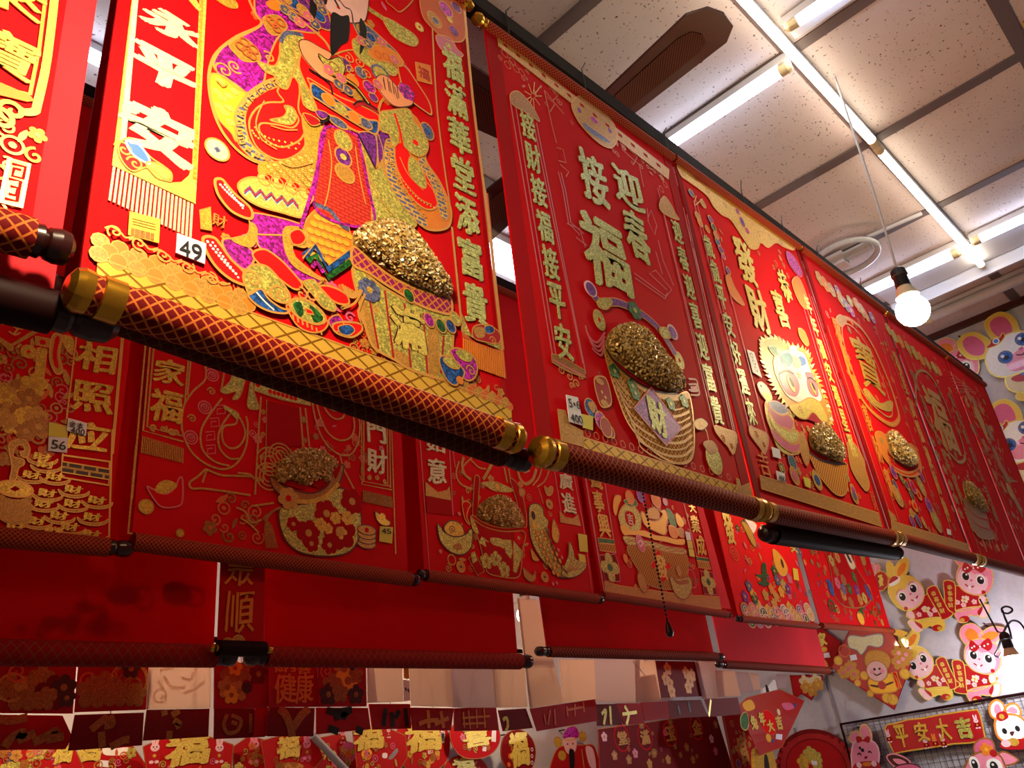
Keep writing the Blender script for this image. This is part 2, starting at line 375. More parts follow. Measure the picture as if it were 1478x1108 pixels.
def char_at(S, parent, ch, c0, c1, mat, name='character', bold=.03, slant=.05, lv=2, base=.0022, rot=0., thick=.0014, kv=1.14, kh=1.04):
    """one written character as its own part; c0, c1 = photo points (through FR) at its top-left and bottom-right"""
    a = Art(S, base); u0, v1 = a.M(c0); u1, v0 = a.M(c1); dv = (v1 - v0) * (kv - 1) / 2; du = (u1 - u0) * (kh - 1) / 2; v0 -= dv; v1 += dv; u0 -= du; u1 += du
    a.char(ch, (u0, v0, u1, v1), mat, bold, lv, slant, thick, rot=rot); return a.build(name, parent)
def column(S, parent, text, top, bot, wid, mat, fillk=.84, **kw):
    """characters down the line top -> bot (centre of first and last cell edge)"""
    tmp = Art(S); a = tmp.M(pts_of(top)[0]); b = tmp.M(pts_of(bot)[0]); n = len(text)
    name = kw.pop('name', 'character'); bold = kw.pop('bold', .03); slant = kw.pop('slant', .06); lv = kw.pop('lv', 2); wob = kw.pop('wob', .02)
    for i, ch in enumerate(text):
        if ch == ' ': continue
        t0, t1 = i / n, (i + 1) / n; cy = a[1] + (b[1]-a[1]) * (t0+t1)/2; cx = a[0] + (b[0]-a[0]) * (t0+t1)/2; h = abs(b[1]-a[1]) / n * fillk
        q = Art(S); q.char(ch, (cx-wid/2, cy-h/2, cx+wid/2, cy+h/2), mat, bold, lv, slant, wob=wob); q.build(name, parent)
def word(S, parent, text, p0, p1, h, mat, name='lettering', bold=.01, slant=0., lv=3, base=.0022, as_one=True, gap=.12, wob=.0):
    """characters from left p0 to right p1 (photo points at mid-height), one part"""
    q = Art(S, base); a = q.M(pts_of(p0)[0]); b = q.M(pts_of(p1)[0]); n = len(text); rot = math.atan2(b[1]-a[1], b[0]-a[0]); w_ = math.hypot(b[0]-a[0], b[1]-a[1]) / n
    for i, ch in enumerate(text):
        if ch == ' ': continue
        t = (i + .5) / n; cx, cy = a[0] + (b[0]-a[0])*t, a[1] + (b[1]-a[1])*t
        hh = h * (.25 if ch == '-' else 1); ww = w_*(1-gap) * (.5 if ch in '1-' else 1)
        q.char(ch, (cx - ww/2, cy - hh/2, cx + ww/2, cy + hh/2), mat, bold, lv, slant, .0004, wob, rot)
    return q.build(name, parent)
def plate(S, parent, name, corners, mat, base=.003, thick=.001, smooth=False):
    q = Art(S, base); q.fill(corners, mat, smooth=smooth, thick=thick); return q.build(name, parent)
def sequins(S, parent, outline, n=900, mats=('gold', 'gold_bright', 'bronze'), dome=.018, size=.0042, name='sequin_mound', base=.003):
    """raised mound of loose gold sequins filling a traced outline"""
    q = Art(S, base); uv = smooth_pts([q.M(p) for p in pts_of(outline)]); cx = sum(p[0] for p in uv) / len(uv); cy = sum(p[1] for p in uv) / len(uv)
    for k in range(4):
        s_ = 1 - .2 * k; q.base = base + dome * (.05, .5, .75, .9)[k]
        q.flat([(cx + (p[0]-cx)*s_, cy + (p[1]-cy)*s_) for p in uv], 'seq_d', 0, .006 if k else .002)
    tri = tessellate_polygon([[Vector((p[0], p[1], 0)) for p in uv]]); ar = []
    for t in tri:
        a, b_, c_ = (uv[i] for i in t); ar.append(abs((b_[0]-a[0])*(c_[1]-a[1]) - (b_[1]-a[1])*(c_[0]-a[0])))
    rnd = random.Random(n + int(abs(cx) * 1e4)); nn0 = S.W((0, 0), 1) - S.W((0, 0), 0); rim = [(math.atan2(p[1]-cy, p[0]-cx), math.hypot(p[0]-cx, p[1]-cy)) for p in uv]
    for t in rnd.choices(tri, ar, k=n):
        a, b_, c_ = (uv[i] for i in t); r1 = math.sqrt(rnd.random()); r2 = rnd.random()
        x = (1-r1)*a[0] + r1*(1-r2)*b_[0] + r1*r2*c_[0]; y = (1-r1)*a[1] + r1*(1-r2)*b_[1] + r1*r2*c_[1]
        th = math.atan2(y-cy, x-cx); R = min(rim, key=lambda e: abs((e[0]-th+math.pi) % (2*math.pi) - math.pi))[1]
        r = min(1, math.hypot(x-cx, y-cy) / R); p = S.W((x, y), base + dome * (1 - r**2.4) ** .6 + .001 + rnd.random() * .003)
        nn = (nn0 + Vector((rnd.gauss(0, .5), rnd.gauss(0, .5), rnd.gauss(0, .5)))).normalized()
        e1 = nn.cross(Vector((rnd.gauss(0, 1), rnd.gauss(0, 1), rnd.gauss(0, 1)))).normalized() * size * .6; e2 = nn.cross(e1) * .85
        q.add([p - e1 - e2*.5, p - e2, p + e1 - e2*.5, p + e1 + e2*.5, p + e2, p - e1 + e2*.5], [(0, 1, 2, 3, 4, 5)], mats[rnd.randrange(len(mats))], [(x, y)] * 6)
    o = q.build(name, parent); o['kind'] = 'stuff'; return o
def fringe(a, t0, t1, b0, b1, n, mat, k=.55):
    """n upright bars between the line t0-t1 above and b0-b1 below"""
    t0, t1, b0, b1 = (a.M(pts_of(p)[0]) for p in (t0, t1, b0, b1)); lp = lambda p, q, t: (p[0] + (q[0]-p[0])*t, p[1] + (q[1]-p[1])*t)
    for i in range(n):
        u, v = i / n, (i + k) / n; a.flat([lp(b0, b1, u), lp(b0, b1, v), lp(t0, t1, v), lp(t0, t1, u)], mat)
def scales(a, p0, p1, rows, r, m1, m2, out='gold_line', fade=None):
    """overlapping round scales in rows along p0-p1, upper rows first"""
    p0, p1 = a.M(pts_of(p0)[0]), a.M(pts_of(p1)[0]); ln = math.hypot(p1[0]-p0[0], p1[1]-p0[1]); n = int(ln / (2*r))
    for j in range(rows):
        for i in range(n + 1):
            t = (i + .5 * (j % 2)) / n; c = (p0[0] + (p1[0]-p0[0])*t, p0[1] + (p1[1]-p0[1])*t - j * r * .9)
            uv = [(c[0] + r*math.cos(b), c[1] + r*math.sin(b)) for b in [2*math.pi*k/10 for k in range(10)]]
            a.flat(uv, m1 if (i + j) % 2 else m2, a.lv + .25 * j); a.stroke(uv, out, r * .16, True, a.lv + .25*j + .12)

def filigree(S, R, quad, n, mats, r, base=.0013, name='filigree', seed=1):
    """fine printed scrollwork and blossoms scattered over a quad of the cloth"""
    a = Art(S, base); q = [a.M(p) for p in pts_of(quad)]; rnd = random.Random(seed * 31 + n); got = []
    for i in range(n * 6):
        if len(got) >= n: break
        u, v = rnd.random(), rnd.random()
        c = tuple((1-u)*(1-v)*q[0][k] + u*(1-v)*q[1][k] + u*v*q[2][k] + (1-u)*v*q[3][k] for k in (0, 1))
        if any(math.hypot(c[0]-g[0], c[1]-g[1]) < r * 1.15 for g in got): continue
        got.append(c); a.local(c, 1., 0., 1, False); m_ = mats[rnd.randrange(len(mats))]; k = r * rnd.uniform(.65, 1.15); t = rnd.randrange(5)
        if t == 0: a.flower([(0, 0)], k, m_, mats[0], 5, a0=rnd.random()*6)
        elif t == 1: a.spiral([(0, 0)], k, 1.7, m_, k*.24, rnd.random()*6)
        elif t == 2:
            an = rnd.random()*6; a.fill([(-k*math.cos(an), -k*math.sin(an)), (-.35*k*math.sin(an), .35*k*math.cos(an)), (k*math.cos(an), k*math.sin(an)), (.35*k*math.sin(an), -.35*k*math.cos(an))], m_)
        elif t == 3: a.ring([(0, 0)], k*.7, m_, k*.22); a.disc([(0, 0)], k*.28, m_, n=8)
        else: a.spiral([(0, 0)], k*.8, 1.3, m_, k*.28, rnd.random()*6, cw=-1)
    o = a.build(name, R); o['kind'] = 'stuff'; return o
# ================================================================ the room
X0R, Y0R = -2.0, -2.5
XT = [-1.516 + .564 * k for k in range(11)]          # ceiling bars across, last one at the end wall
YT = [-2.30 + .4605 * k for k in range(12)]          # ceiling bars along
ZCE = ZC + HC
def struct(o, **kw): o['kind'] = 'structure'; return o
b = MB(); b.box((X0R - .1, Y0R - .1, ZCE + .02), (XW + .1, YB + .1, ZCE + .08), 'metal_bar'); ceiling = struct(b.build('ceiling'))
tile_me = None
xs = [X0R] + XT[:-1] + [XW]; ys = [Y0R] + YT[:-1] + [YB]
for i in range(len(xs) - 1):
    for j in range(len(ys) - 1):
        if xs[i+1] - xs[i] < .05 or ys[j+1] - ys[j] < .05: continue
        b = MB(); t = random.uniform(-.002, .002)
        b.box((xs[i] + .014, ys[j] + .014, ZCE + .002 + t), (xs[i+1] - .014, ys[j+1] - .014, ZCE + .016 + t), 'ceiling_tile'); b.build('tile', ceiling)
for x in xs[1:-1]:
    b = MB(); b.box((x - .02, Y0R, ZCE - .004), (x + .02, YB, ZCE + .002), 'metal_bar'); b.build('ceiling_bar', ceiling)
for y in ys[1:-1]:
    b = MB(); b.box((X0R, y - .02, ZCE - .005), (XW, y + .02, ZCE + .001), 'metal_bar'); b.build('ceiling_bar', ceiling)
def wallbox(name, lo, hi, mat='wall_paint'):
    b = MB(); b.box(lo, hi, mat); return struct(b.build(name))
wall_end = wallbox('wall_end', (XW, Y0R, 0), (XW + .1, YB, ZCE + .02))
wall_back = wallbox('wall_back', (X0R, YB, 0), (XW + .1, YB + .1, ZCE + .02))
wallbox('wall_aisle', (X0R, Y0R - .1, 0), (XW + .1, Y0R, ZCE + .02)); wallbox('wall_entrance', (X0R - .1, Y0R, 0), (X0R, YB, ZCE + .02))
wallbox('floor', (X0R - .1, Y0R - .1, -.1), (XW + .1, YB + .1, 0), 'grey')
b = MB(); b.box((XW - .02, Y0R, ZCE - .03), (XW, YB, ZCE + .0), 'brown'); struct(b.build('trim_1'))
# seams between the wall boards
SW = Surf('x', XW)
for seg in (((1190, 965), (1232, 1108)), ((1147, 1050), (1158, 1090)), ((1158, 1082), (1212, 1060))):
    a = Art(SW, .004); a.line(list(seg), 'grey', .012, smooth=False); o = a.build('board_seam', wall_end)
# ================================================================ fluorescent tubes
def tube_lamp(p0, p1, label, mat='tube_glow', r=.013, lit=True, mount_to=9.):
    p0 = Vector(p0); p1 = Vector(p1); d = (p1 - p0).normalized(); ln = (p1 - p0).length
    root = empty('tube_lamp', p0 + Vector((0, 0, .03))); tag(root, label, 'lamp', 'fluorescent tubes under the ceiling')
    b = MB(); b.cyl(p0 + d * .03, p1 - d * .03, r, mat if lit else 'white_metal', 12); b.build('glass_tube', root)
    for q, s in ((p0, 1), (p1, -1)):
        b = MB(); b.lathe(q, q + d * s, [(0, .001), (0, r * .8), (.01, r * 1.1), (.034, r * 1.1), (.034, .001)], 'cream'); b.build('end_cap', root)
    side = d.cross(Vector((0, 0, 1))); c = (p0 + p1) / 2
    lo = [min(p0[k], p1[k]) - abs(side[k]) * r * .7 for k in (0, 1)]; hi = [max(p0[k], p1[k]) + abs(side[k]) * r * .7 for k in (0, 1)]
    b = MB(); b.box((lo[0], lo[1], p0.z + r * .9), (min(hi[0], mount_to), hi[1], ZCE - .004), 'white_metal'); b.build('mount_strip', root)
    return root
ZL = ZCE - .04
tube_lamp((.9, .452, ZL), (2.405, .452, ZL), 'long lit tube running from the top edge of the photo along the aisle', 'tube_warm')
tube_lamp((2.415, .455, ZL), (3.545, .462, ZL), 'long lit tube ending above the hanging bulb and the white trough', 'tube_warm', mount_to=3.33)
tube_lamp((1.872, .475, ZL), (1.862, 1.10, ZL), 'bright tube beside the brown fan blade, crossing the ceiling', 'tube_glow', .015)
tube_lamp((1.745, .425, ZL), (1.80, -.30, ZL), 'short bright tube cut by the top edge of the photo')
tube_lamp((3.33, .485, ZL), (3.30, 1.10, ZL), 'bright tube just above the hanging bulb', 'tube_glow', .016)
tube_lamp((3.30, .435, ZL), (3.30, -.25, ZL), 'bright tube at the right edge of the photo', 'tube_glow', .016)
tube_lamp((-.3, 1.615, ZL), (.75, 1.615, ZL), 'lit tube glimpsed between the two leftmost banners', 'tube_glow', .016)
tube_lamp((3.80, .80, ZL), (3.79, -.5, ZL), 'unlit grey tube close to the end wall', 'tube_glow', .022, False)
root = empty('ceiling_lamp', (2.1, 1.6, ZCE)); tag(root, 'small bright box lamp glimpsed beside the red and green banner gap behind the fan', 'lamp')
b = MB(); b.box((1.76, 1.56, ZCE - .07), (2.35, 1.66, ZCE - .03), 'tube_glow'); b.build('diffuser', root)
b = MB(); b.box((1.74, 1.55, ZCE - .03), (2.37, 1.67, ZCE), 'white_metal'); b.build('housing', root)
root = empty('light_trough', (3.46, .2, ZCE)); tag(root, 'white metal light trough across the ceiling behind the hanging bulb', 'lamp')
b = MB(); b.box((3.37, -.6, ZCE - .022), (3.54, .85, ZCE - .006), 'white_metal'); b.build('housing', root)
b = MB(); b.box((3.55, -.6, ZCE - .075), (3.565, .85, ZCE - .006), 'white_metal'); b.build('lip', root)
# ring shaped lamp beyond the beam
root = empty('ring_lamp', (2.95, .83, ZCE)); tag(root, 'unlit ring tube lamp with a white base beyond the beam', 'lamp')
b = MB(); b.tube([(2.95 + .12*math.cos(a), .80 + .12*math.sin(a), ZCE - .05) for a in [2*math.pi*i/28 for i in range(28)]], .012, 'clear_plastic', 8, True); b.build('ring_tube', root)
b = MB(); b.box((2.92, .80, ZCE - .075), (2.98, .95, ZCE - .025), 'white_metal'); b.build('base', root)
b = MB(); b.box((2.935, .70, ZCE - .06), (2.965, .80, ZCE - .03), 'clear_plastic'); b.build('holder', root)
b = MB(); b.cyl((2.95, .70, ZCE - .01), (2.97, .50, ZCE - .012), .008, 'white_metal', 8); b.build('conduit', root)
# ================================================================ bulbs on wires
def bulb(c, label, mat='bulb_glow', r=.036, top=None, wire='wire', name='hanging_bulb'):
    c = Vector(c); root = empty(name, c + Vector((0, 0, .11))); tag(root, label, 'bulb', 'bare bulbs hung on wires')
    b = MB(); pr = [(0, .001)]
    for i in range(1, 13):
        a = math.pi * i / 16; pr.append((r - r*math.cos(a), r*math.sin(a)))
    b.lathe(c - Vector((0, 0, r)), c + Vector((0, 0, 1)), pr + [(r*2.02, r*.5)], mat, 20); b.build('glass_globe', root)
    b = MB(); b.lathe(c + Vector((0, 0, r*1.0)), c + Vector((0, 0, 9)), [(0, r*.72), (.032, .0165), (.034, .001)], 'cream', 16); b.build('bulb_neck', root)
    b = MB(); b.lathe(c + Vector((0, 0, r + .03)), c + Vector((0, 0, 9)), [(0, .001), (0, .019), (.03, .018), (.034, .021), (.05, .018), (.06, .008), (.062, .001)], 'black_plastic', 16); b.build('socket', root)
    b = MB(); t = top or (c.x + .02, c.y, ZCE); b.tube([c + Vector((0, 0, r + .085)), c.lerp(Vector(t), .5) + Vector((.004, 0, 0)), t], .0035, wire, 6); b.build('wire', root)
    return root
bulb((2.046, .446, ZC + .957), 'glowing bare bulb hanging in a black socket before the far banners', r=.040, top=(2.066, .422, ZCE))
bulb((.20, .35, ZC + .74), 'unseen bare bulb placed above the frame to light the largest banner', 'unseen_bulb_near')  # out of view; placed for the bright left side of this banner
bulb((2.95, 1.10, ZC + .98), 'unseen bare bulb placed behind the lion head banner to light the second row', 'unseen_bulb_mid')  # out of view; placed for the bright red stretch of the second row
bulb((.55, .97, ZC + .70), 'unseen bare bulb added behind the largest banner as fill light', 'fill_bulb_dim')  # unseen fill, added to brighten the second row and the papers
bulb((1.48, .97, ZC + .69), 'unseen bare bulb added behind the basket banner as fill light', 'fill_bulb_dim')  # the other unseen fill bulb, added for the same rows
bulb((.80, 2.05, ZC + .56), 'unseen bare bulb added behind the left plain banner backs to light them through', 'fill_bulb_rear')  # unseen, added to shine through the sheer backs and the papers
bulb((2.25, 2.05, ZC + .56), 'unseen bare bulb added behind the right plain banner backs to light them through', 'fill_bulb_rear')  # second added backlight behind cloth and paper, also out of view
# bulb low by the end wall
d = ray(1466, 962); d *= 3.72 / d.x; c = Vector((d.x, d.y, d.z + ZC))
root = bulb(c, 'glaring white bulb beside the pink rabbit plaques at the photo edge', 'bulb_cool', .04, top=(c.x + .12, c.y + .07, c.z + .28), wire='black_plastic')
b = MB(); s = Surf('x', 3.76)
for pts in (((1447, 880), (1450, 890), (1455, 902), (1458, 912), (1460, 922)), ((1440, 938), (1445, 922), (1452, 905), (1460, 896), (1470, 897), (1478, 906), (1484, 918)), ((1447, 884), (1446, 878), (1452, 875), (1459, 877), (1461, 881), (1455, 885), (1448, 884)), ((1440, 938), (1436, 945), (1442, 948), (1445, 942))):
    b.tube([s.W(p) for p in smooth_pts([s.P(*q) for q in pts], False, 4)], .004, 'black_plastic', 6)
b.build('wire', root)
# ================================================================ ceiling fan (above the beams, at rest)
fan = empty('ceiling_fan', (1.445, .975, ZCE)); tag(fan, 'dark brown ceiling fan with cane inlaid blades behind the front row', 'fan')
FZ = ZC + 1.52
b = MB(); b.lathe((1.445, .975, FZ + .1), (1.445, .975, FZ - 9), [(0, .001), (0, .05), (.03, .09), (.12, .1), (.17, .08), (.2, .001)], 'fan_wood', 20); b.build('motor', fan)
b = MB(); b.cyl((1.445, .975, FZ + .08), (1.445, .975, ZCE), .014, 'fan_wood', 10); b.build('rod', fan)
for k in range(4):
    a = math.radians(-95 + 90 * k); ca, sa = math.cos(a), math.sin(a)
    def pl(u, v, z): return (1.445 + u*ca - v*sa, .975 + u*sa + v*ca, FZ + z + v * .12)
    out = [(.13, -.062), (.475, -.08), (.515, -.05), (.525, 0), (.515, .05), (.475, .08), (.13, .062)]
    def pln(out, z0, z1, mat, mb):
        n = len(out); mb.add([pl(u, v, z0) for u, v in out] + [pl(u, v, z1) for u, v in out], [tuple(range(n))[::-1], tuple(range(n, 2*n))] + [(i, (i+1) % n, (i+1) % n + n, i + n) for i in range(n)], mat, out + out)
    b = MB(); pln(out, 0, .008, 'fan_wood', b); bl = b.build('blade', fan)
    b = MB(); pln([(.2, -.036), (.42, -.042), (.45, -.03), (.46, 0), (.45, .03), (.42, .042), (.2, .036), (.19, 0)], -.002, .0, 'cane', b); b.build('cane_inlay', bl)
    b = MB(); pln([(.07, -.02), (.2, -.03), (.2, .03), (.07, .02)], .008, .014, 'finial_gold', b); b.build('blade_arm', fan)
# ================================================================ beams that carry the banners
def beam(name, p0, p1, hw, hh, label):
    p0 = Vector(p0); p1 = Vector(p1); b = MB(); d = (p1 - p0); n = Vector((0, 1, 0)) * hw; u = Vector((0, 0, 1)) * hh
    vs = [p + n*i + u*j for p in (p0, p1) for i in (-1, 1) for j in (-1, 1)]
    b.add(vs, [(0, 4, 5, 1), (2, 3, 7, 6), (0, 2, 6, 4), (1, 5, 7, 3), (0, 1, 3, 2), (4, 6, 7, 5)], 'beam_wood', [(v.x, v.y*2 + v.z) for v in vs])
    root = empty(name, p0); b.build('timber', root); tag(root, label, 'beam')
    for x in (p0.x + .3, p0.x + 1.5):
        z = p0.z + (p1.z - p0.z) * (x - p0.x) / (p1.x - p0.x)
        b = MB(); b.cyl((x, p0.y, z + hh), (x, p0.y, ZCE), .003, 'black_plastic', 6); b.build('hanging_wire', root)
    for k in range(9):
        x = p0.x + 1.7 + .29 * k + random.uniform(-.08, .08)
        if x > p1.x - .1: break
        z = p0.z + (p1.z - p0.z) * (x - p0.x) / (p1.x - p0.x); L_ = random.uniform(.02, .05)
        b = MB(); b.tube([(x, p0.y - hw - .004, z - hh - .02), (x, p0.y - hw - .004, z + hh + .003), (x + .015, p0.y - hw - .006, z + hh + L_)], .0016, 'black_plastic', 5); b.build('cable_tie', root)
    return root
Z1L, Z1R = ZC + 1.90 * Y1, ZC + 1.995 * Y1
beam('banner_beam', (-1.4, Y1 + .016, ZC + 1.875 * Y1), (3.93, Y1 + .016, ZC + 2.005 * Y1), .016, .019, 'long dark wooden beam carrying the front row of red banners')
beam('banner_beam', (-1.4, Y2 + .02, ZC + .992 * Y2), (3.95, Y2 + .02, ZC + .992 * Y2), .016, .018, 'dark wooden beam carrying the second row of red banners')
# ================================================================ banners
def finial(p, d, kind, parent, k=1., rk=None):
    if k <= 0: return
    b = MB(); d = Vector(d)
    if kind == 'gold':
        pr = [(-.034, .001), (-.034, .0195), (-.016, .0195), (-.014, .0165), (-.010, .0165), (-.008, .0190), (.000, .0200), (.006, .0175), (.010, .010), (.011, .001)]; mat = 'finial_gold'
    elif kind == 'knob':
        pr = [(-.004, .001), (-.004, .011), (.004, .0125), (.008, .008), (.012, .012), (.02, .0145), (.03, .0115), (.035, .001)]; mat = 'finial_gold'
    else:
        pr = [(-.005, .001), (-.005, .016), (.012, .0175), (.018, .014), (.022, .0165), (.036, .0185), (.05, .017), (.058, .010), (.06, .001)]; mat = 'finial_wood'
    p = Vector(p); rk = rk or k; b.lathe(p, p + d, [(t * k, r * rk) for t, r in pr], mat, 16); return b.build('finial', parent)
def banner(y, c, label, group, side=.03, cloth='red', sidem='red_dark', rod=.017, rodm='net_red', fin='gold', topfin='knob', bottom_wrap=None, thick=.003, toprod=.011, name='scroll_banner', topm='net_fine', fk=1., finl=True, finr=True, tkl=.6, tkr=0.):
    """c = TL, TR, BR, BL as (x/y, z/y) ratios on the plane y"""
    S = Surf('y', y); TL, TR, BR, BL = [(p[0] * y, p[1] * y + ZC) for p in c]
    root = empty(name, S.W(((BL[0] + BR[0]) / 2, (BL[1] + BR[1]) / 2))); tag(root, label, 'banner', group)
    b = MB(); uv = [TL, TR, BR, BL]; n = 12
    rows = []
    for j in range(n + 1):
        t = j / n; l = (BL[0] + (TL[0]-BL[0])*t, BL[1] + (TL[1]-BL[1])*t); r = (BR[0] + (TR[0]-BR[0])*t, BR[1] + (TR[1]-BR[1])*t); rows.append((l, r))
    vs = [S.W(p, 0) for q in rows for p in q] + [S.W(p, -thick) for q in rows for p in q]; k = 2 * (n + 1); uvs = [p for q in rows for p in q] * 2
    F = [(2*j, 2*j+1, 2*j+3, 2*j+2) for j in range(n)] + [(k+2*j+2, k+2*j+3, k+2*j+1, k+2*j) for j in range(n)]
    F += [(2*j, 2*j+2, k+2*j+2, k+2*j) for j in range(n)] + [(2*j+1, k+2*j+1, k+2*j+3, 2*j+3) for j in range(n)]
    b.add(vs, F, cloth, uvs); b.build('cloth', root)
    if side:
        for s, (A, B_) in ((1, (BL, TL)), (-1, (BR, TR))):
            a = Art(S, .0009); a.flat([A, B_, (B_[0] + s*side, B_[1]), (A[0] + s*side, A[1])], sidem); a.build('side_strip', root)
    dB = (S.W(BR) - S.W(BL)).normalized(); dT = (S.W(TR) - S.W(TL)).normalized(); fw = S.W((0, 0), 1) - S.W((0, 0), 0)
    if rod:
        b = MB(); b.cyl(S.W(BL, rod*.2), S.W(BR, rod*.2), rod, rodm, 20); b.build('bottom_rod', root)
        rk = rod / .0178 if fin == 'gold' else rod * .9 / .0185 if fin == 'wood' else None
        if finl: finial(S.W(BL, rod*.2), -dB, fin, root, fk, rk)
        if finr: finial(S.W(BR, rod*.2), dB, fin, root, fk, rk)
    if toprod:
        b = MB(); b.cyl(S.W(TL, .003), S.W(TR, .003), toprod, topm, 16); b.build('top_rod', root)
        if topfin:
            finial(S.W(TL, .003), -dT, topfin, root, tkl); finial(S.W(TR, .003), dT, topfin, root, tkr)
        mid = S.W(((TL[0]+TR[0])/2, (TL[1]+TR[1])/2))
    return S, root
G1 = 'printed banners of the front row'; G2 = 'printed banners of the second row'; G3 = 'banners hung back to front behind the second row'
B0, r0 = banner(Y1, ((-.45, 1.84), (.222, 1.84), (.238, .70), (-.45, .665)), 'red banner cut by the left photo edge with golden characters', G1, .0, fin='wood', rod=.019, rodm='net_gold', fk=.6)
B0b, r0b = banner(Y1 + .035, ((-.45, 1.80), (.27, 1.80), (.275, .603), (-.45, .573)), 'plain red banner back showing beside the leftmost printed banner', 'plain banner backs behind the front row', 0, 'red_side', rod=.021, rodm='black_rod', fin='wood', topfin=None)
B1, r1 = banner(Y1, ((.302, 1.86), (1.124, 1.862), (1.114, .612), (.302, .646)), 'largest red banner with a robed figure and a barrel of sequins', G1, .011, rod=.0195, rodm='net_gold', fk=1.08, tkr=.75)
B1b, r1b = banner(Y1 + .085, ((.30, 1.75), (1.09, 1.75), (1.075, .574), (.285, .632)), 'dark backed banner hanging behind the robed figure banner', 'plain banner backs behind the front row', 0, 'red_back', rod=.021, rodm='rod_dark', fin='wood', topfin=None)
B2, r2 = banner(Y1, ((1.205, 1.835), (2.098, 1.872), (2.073, .607), (1.190, .600)), 'red banner with a woven basket of gold sequins and four large characters', G1, .035, rod=.021, tkl=.9)
B3, r3 = banner(Y1, ((2.114, 1.875), (3.058, 1.915), (3.06, .648), (2.092, .608)), 'red banner with a lion head and a sequin basket', G1, .018, rod=.019, sidem='red_deep', fk=.9)
B3b, r3b = banner(Y1 + .04, ((2.14, 1.82), (3.05, 1.85), (3.02, .592), (2.12, .545)), 'dark backed banner hanging behind the lion head banner', 'plain banner backs behind the front row', 0, 'red_back', rod=.02, rodm='black_rod', fin='wood', topfin=None, fk=.6)
B4, r4 = banner(Y1, ((3.085, 1.918), (3.99, 1.93), (3.99, .668), (3.085, .652)), 'red banner with an oval medallion and coloured treasure heap, next right of the lion', G1, .018, sidem='red_deep')
B5, r5 = banner(Y1, ((4.03, 1.925), (4.90, 1.952), (4.90, .685), (4.03, .67)), 'red banner with one big arched golden character, second from the beam end', G1, .02, sidem='red_dark')
B6, r6 = banner(Y1, ((4.94, 1.955), (5.66, 1.968), (5.66, .705), (4.94, .688)), 'red banner at the beam end by the wall, mostly in shade', G1, .02, sidem='red_dark')
R0, q0 = banner(Y2, ((-.05, .966), (.382, .966), (.374, .312), (-.05, .305)), 'red banner with heaped golden ingots at the left photo edge', G2, 0, rod=.016, rodm='net_fine', fin='wood', fk=.7)
R1, q1 = banner(Y2, ((.402, .966), (.842, .966), (.834, .313), (.402, .322)), 'red banner with outlined robe and a flowered sack of sequins', G2, 0, rod=.016, rodm='net_fine', fin='wood', fk=.4, finl=False)
R2, q2 = banner(Y2, ((.868, .966), (1.31, .966), (1.300, .314), (.868, .322)), 'red banner with a leaping golden fish beside a sequin basket', G2, 0, rod=.014, rodm='net_fine', fin='wood', fk=.4)
R3, q3 = banner(Y2, ((1.318, .966), (1.80, .966), (1.785, .311), (1.322, .322)), 'red banner with a treasure filled basket printed in gold', G2, 0, rod=.012, rodm='net_fine', fin='wood', fk=.35, finl=False)
R4, q4 = banner(Y2, ((1.836, .966), (2.25, .966), (2.25, .305), (1.845, .304)), 'bright red banner with a big fruit above colourful waves', G2, 0, cloth='red_hot', rod=.012, rodm='net_fine', fin='wood', fk=.35)
R5, q5 = banner(Y2, ((2.285, .966), (2.80, .966), (2.79, .315), (2.285, .308)), 'red banner with a tall robed figure beside the rabbit wall', G2, 0, rod=.012, rodm='net_fine', fin='wood', fk=.35, finl=False)
T0, s0 = banner(Y3, ((-.2, .92), (.515, .92), (.515, .190), (-.2, .186)), 'wide plain red banner back at the left photo edge', G3, 0, 'red_sheer', rod=.020, rodm='rod_red', fin='wood', topfin=None, finl=False, fk=.72)
T1, s1 = banner(Y3, ((.574, .92), (1.10, .92), (1.062, .193), (.585, .191)), 'wide plain red banner back between the narrow couplet and the white papers', G3, 0, 'red_sheer', rod=.019, rodm='rod_red', fin='wood', topfin=None, fk=.72)
T2, s2 = banner(Y3, ((1.125, .92), (1.69, .92), (1.695, .214), (1.140, .211)), 'plain red banner back behind the dangling black cord pull', G3, 0, 'red_sheer', rod=.014, rodm='net_red', fin='wood', topfin=None, fk=.8)
T3, s3 = banner(Y3 + .05, ((1.72, .92), (2.255, .92), (2.25, .190), (1.725, .198)), 'plain bright red banner back below the fruit banner', G3, 0, 'red_side', rod=.014, rodm='net_red', fin='wood', topfin=None, fk=.8)  # paler red than the other backs; the lit look is in its colour
for x in (2.75, 3.15):
    b = MB(); b.tube([(x, Y3 + .05, ZC + .92*(Y3 + .05)), (x, Y2 + .05, ZC + .985*Y2)], .002, 'red_toy', 5); b.build('hanging_cord', s3)
N1, n1 = banner(Y3 - .038, ((.520, .92), (.584, .92), (.584, .20), (.520, .20)), 'narrow red couplet strip with beaded golden characters between two plain backs', None, 0, 'red_back', rod=.014, rodm='black_rod', fin='knob', topfin=None, fk=.5)
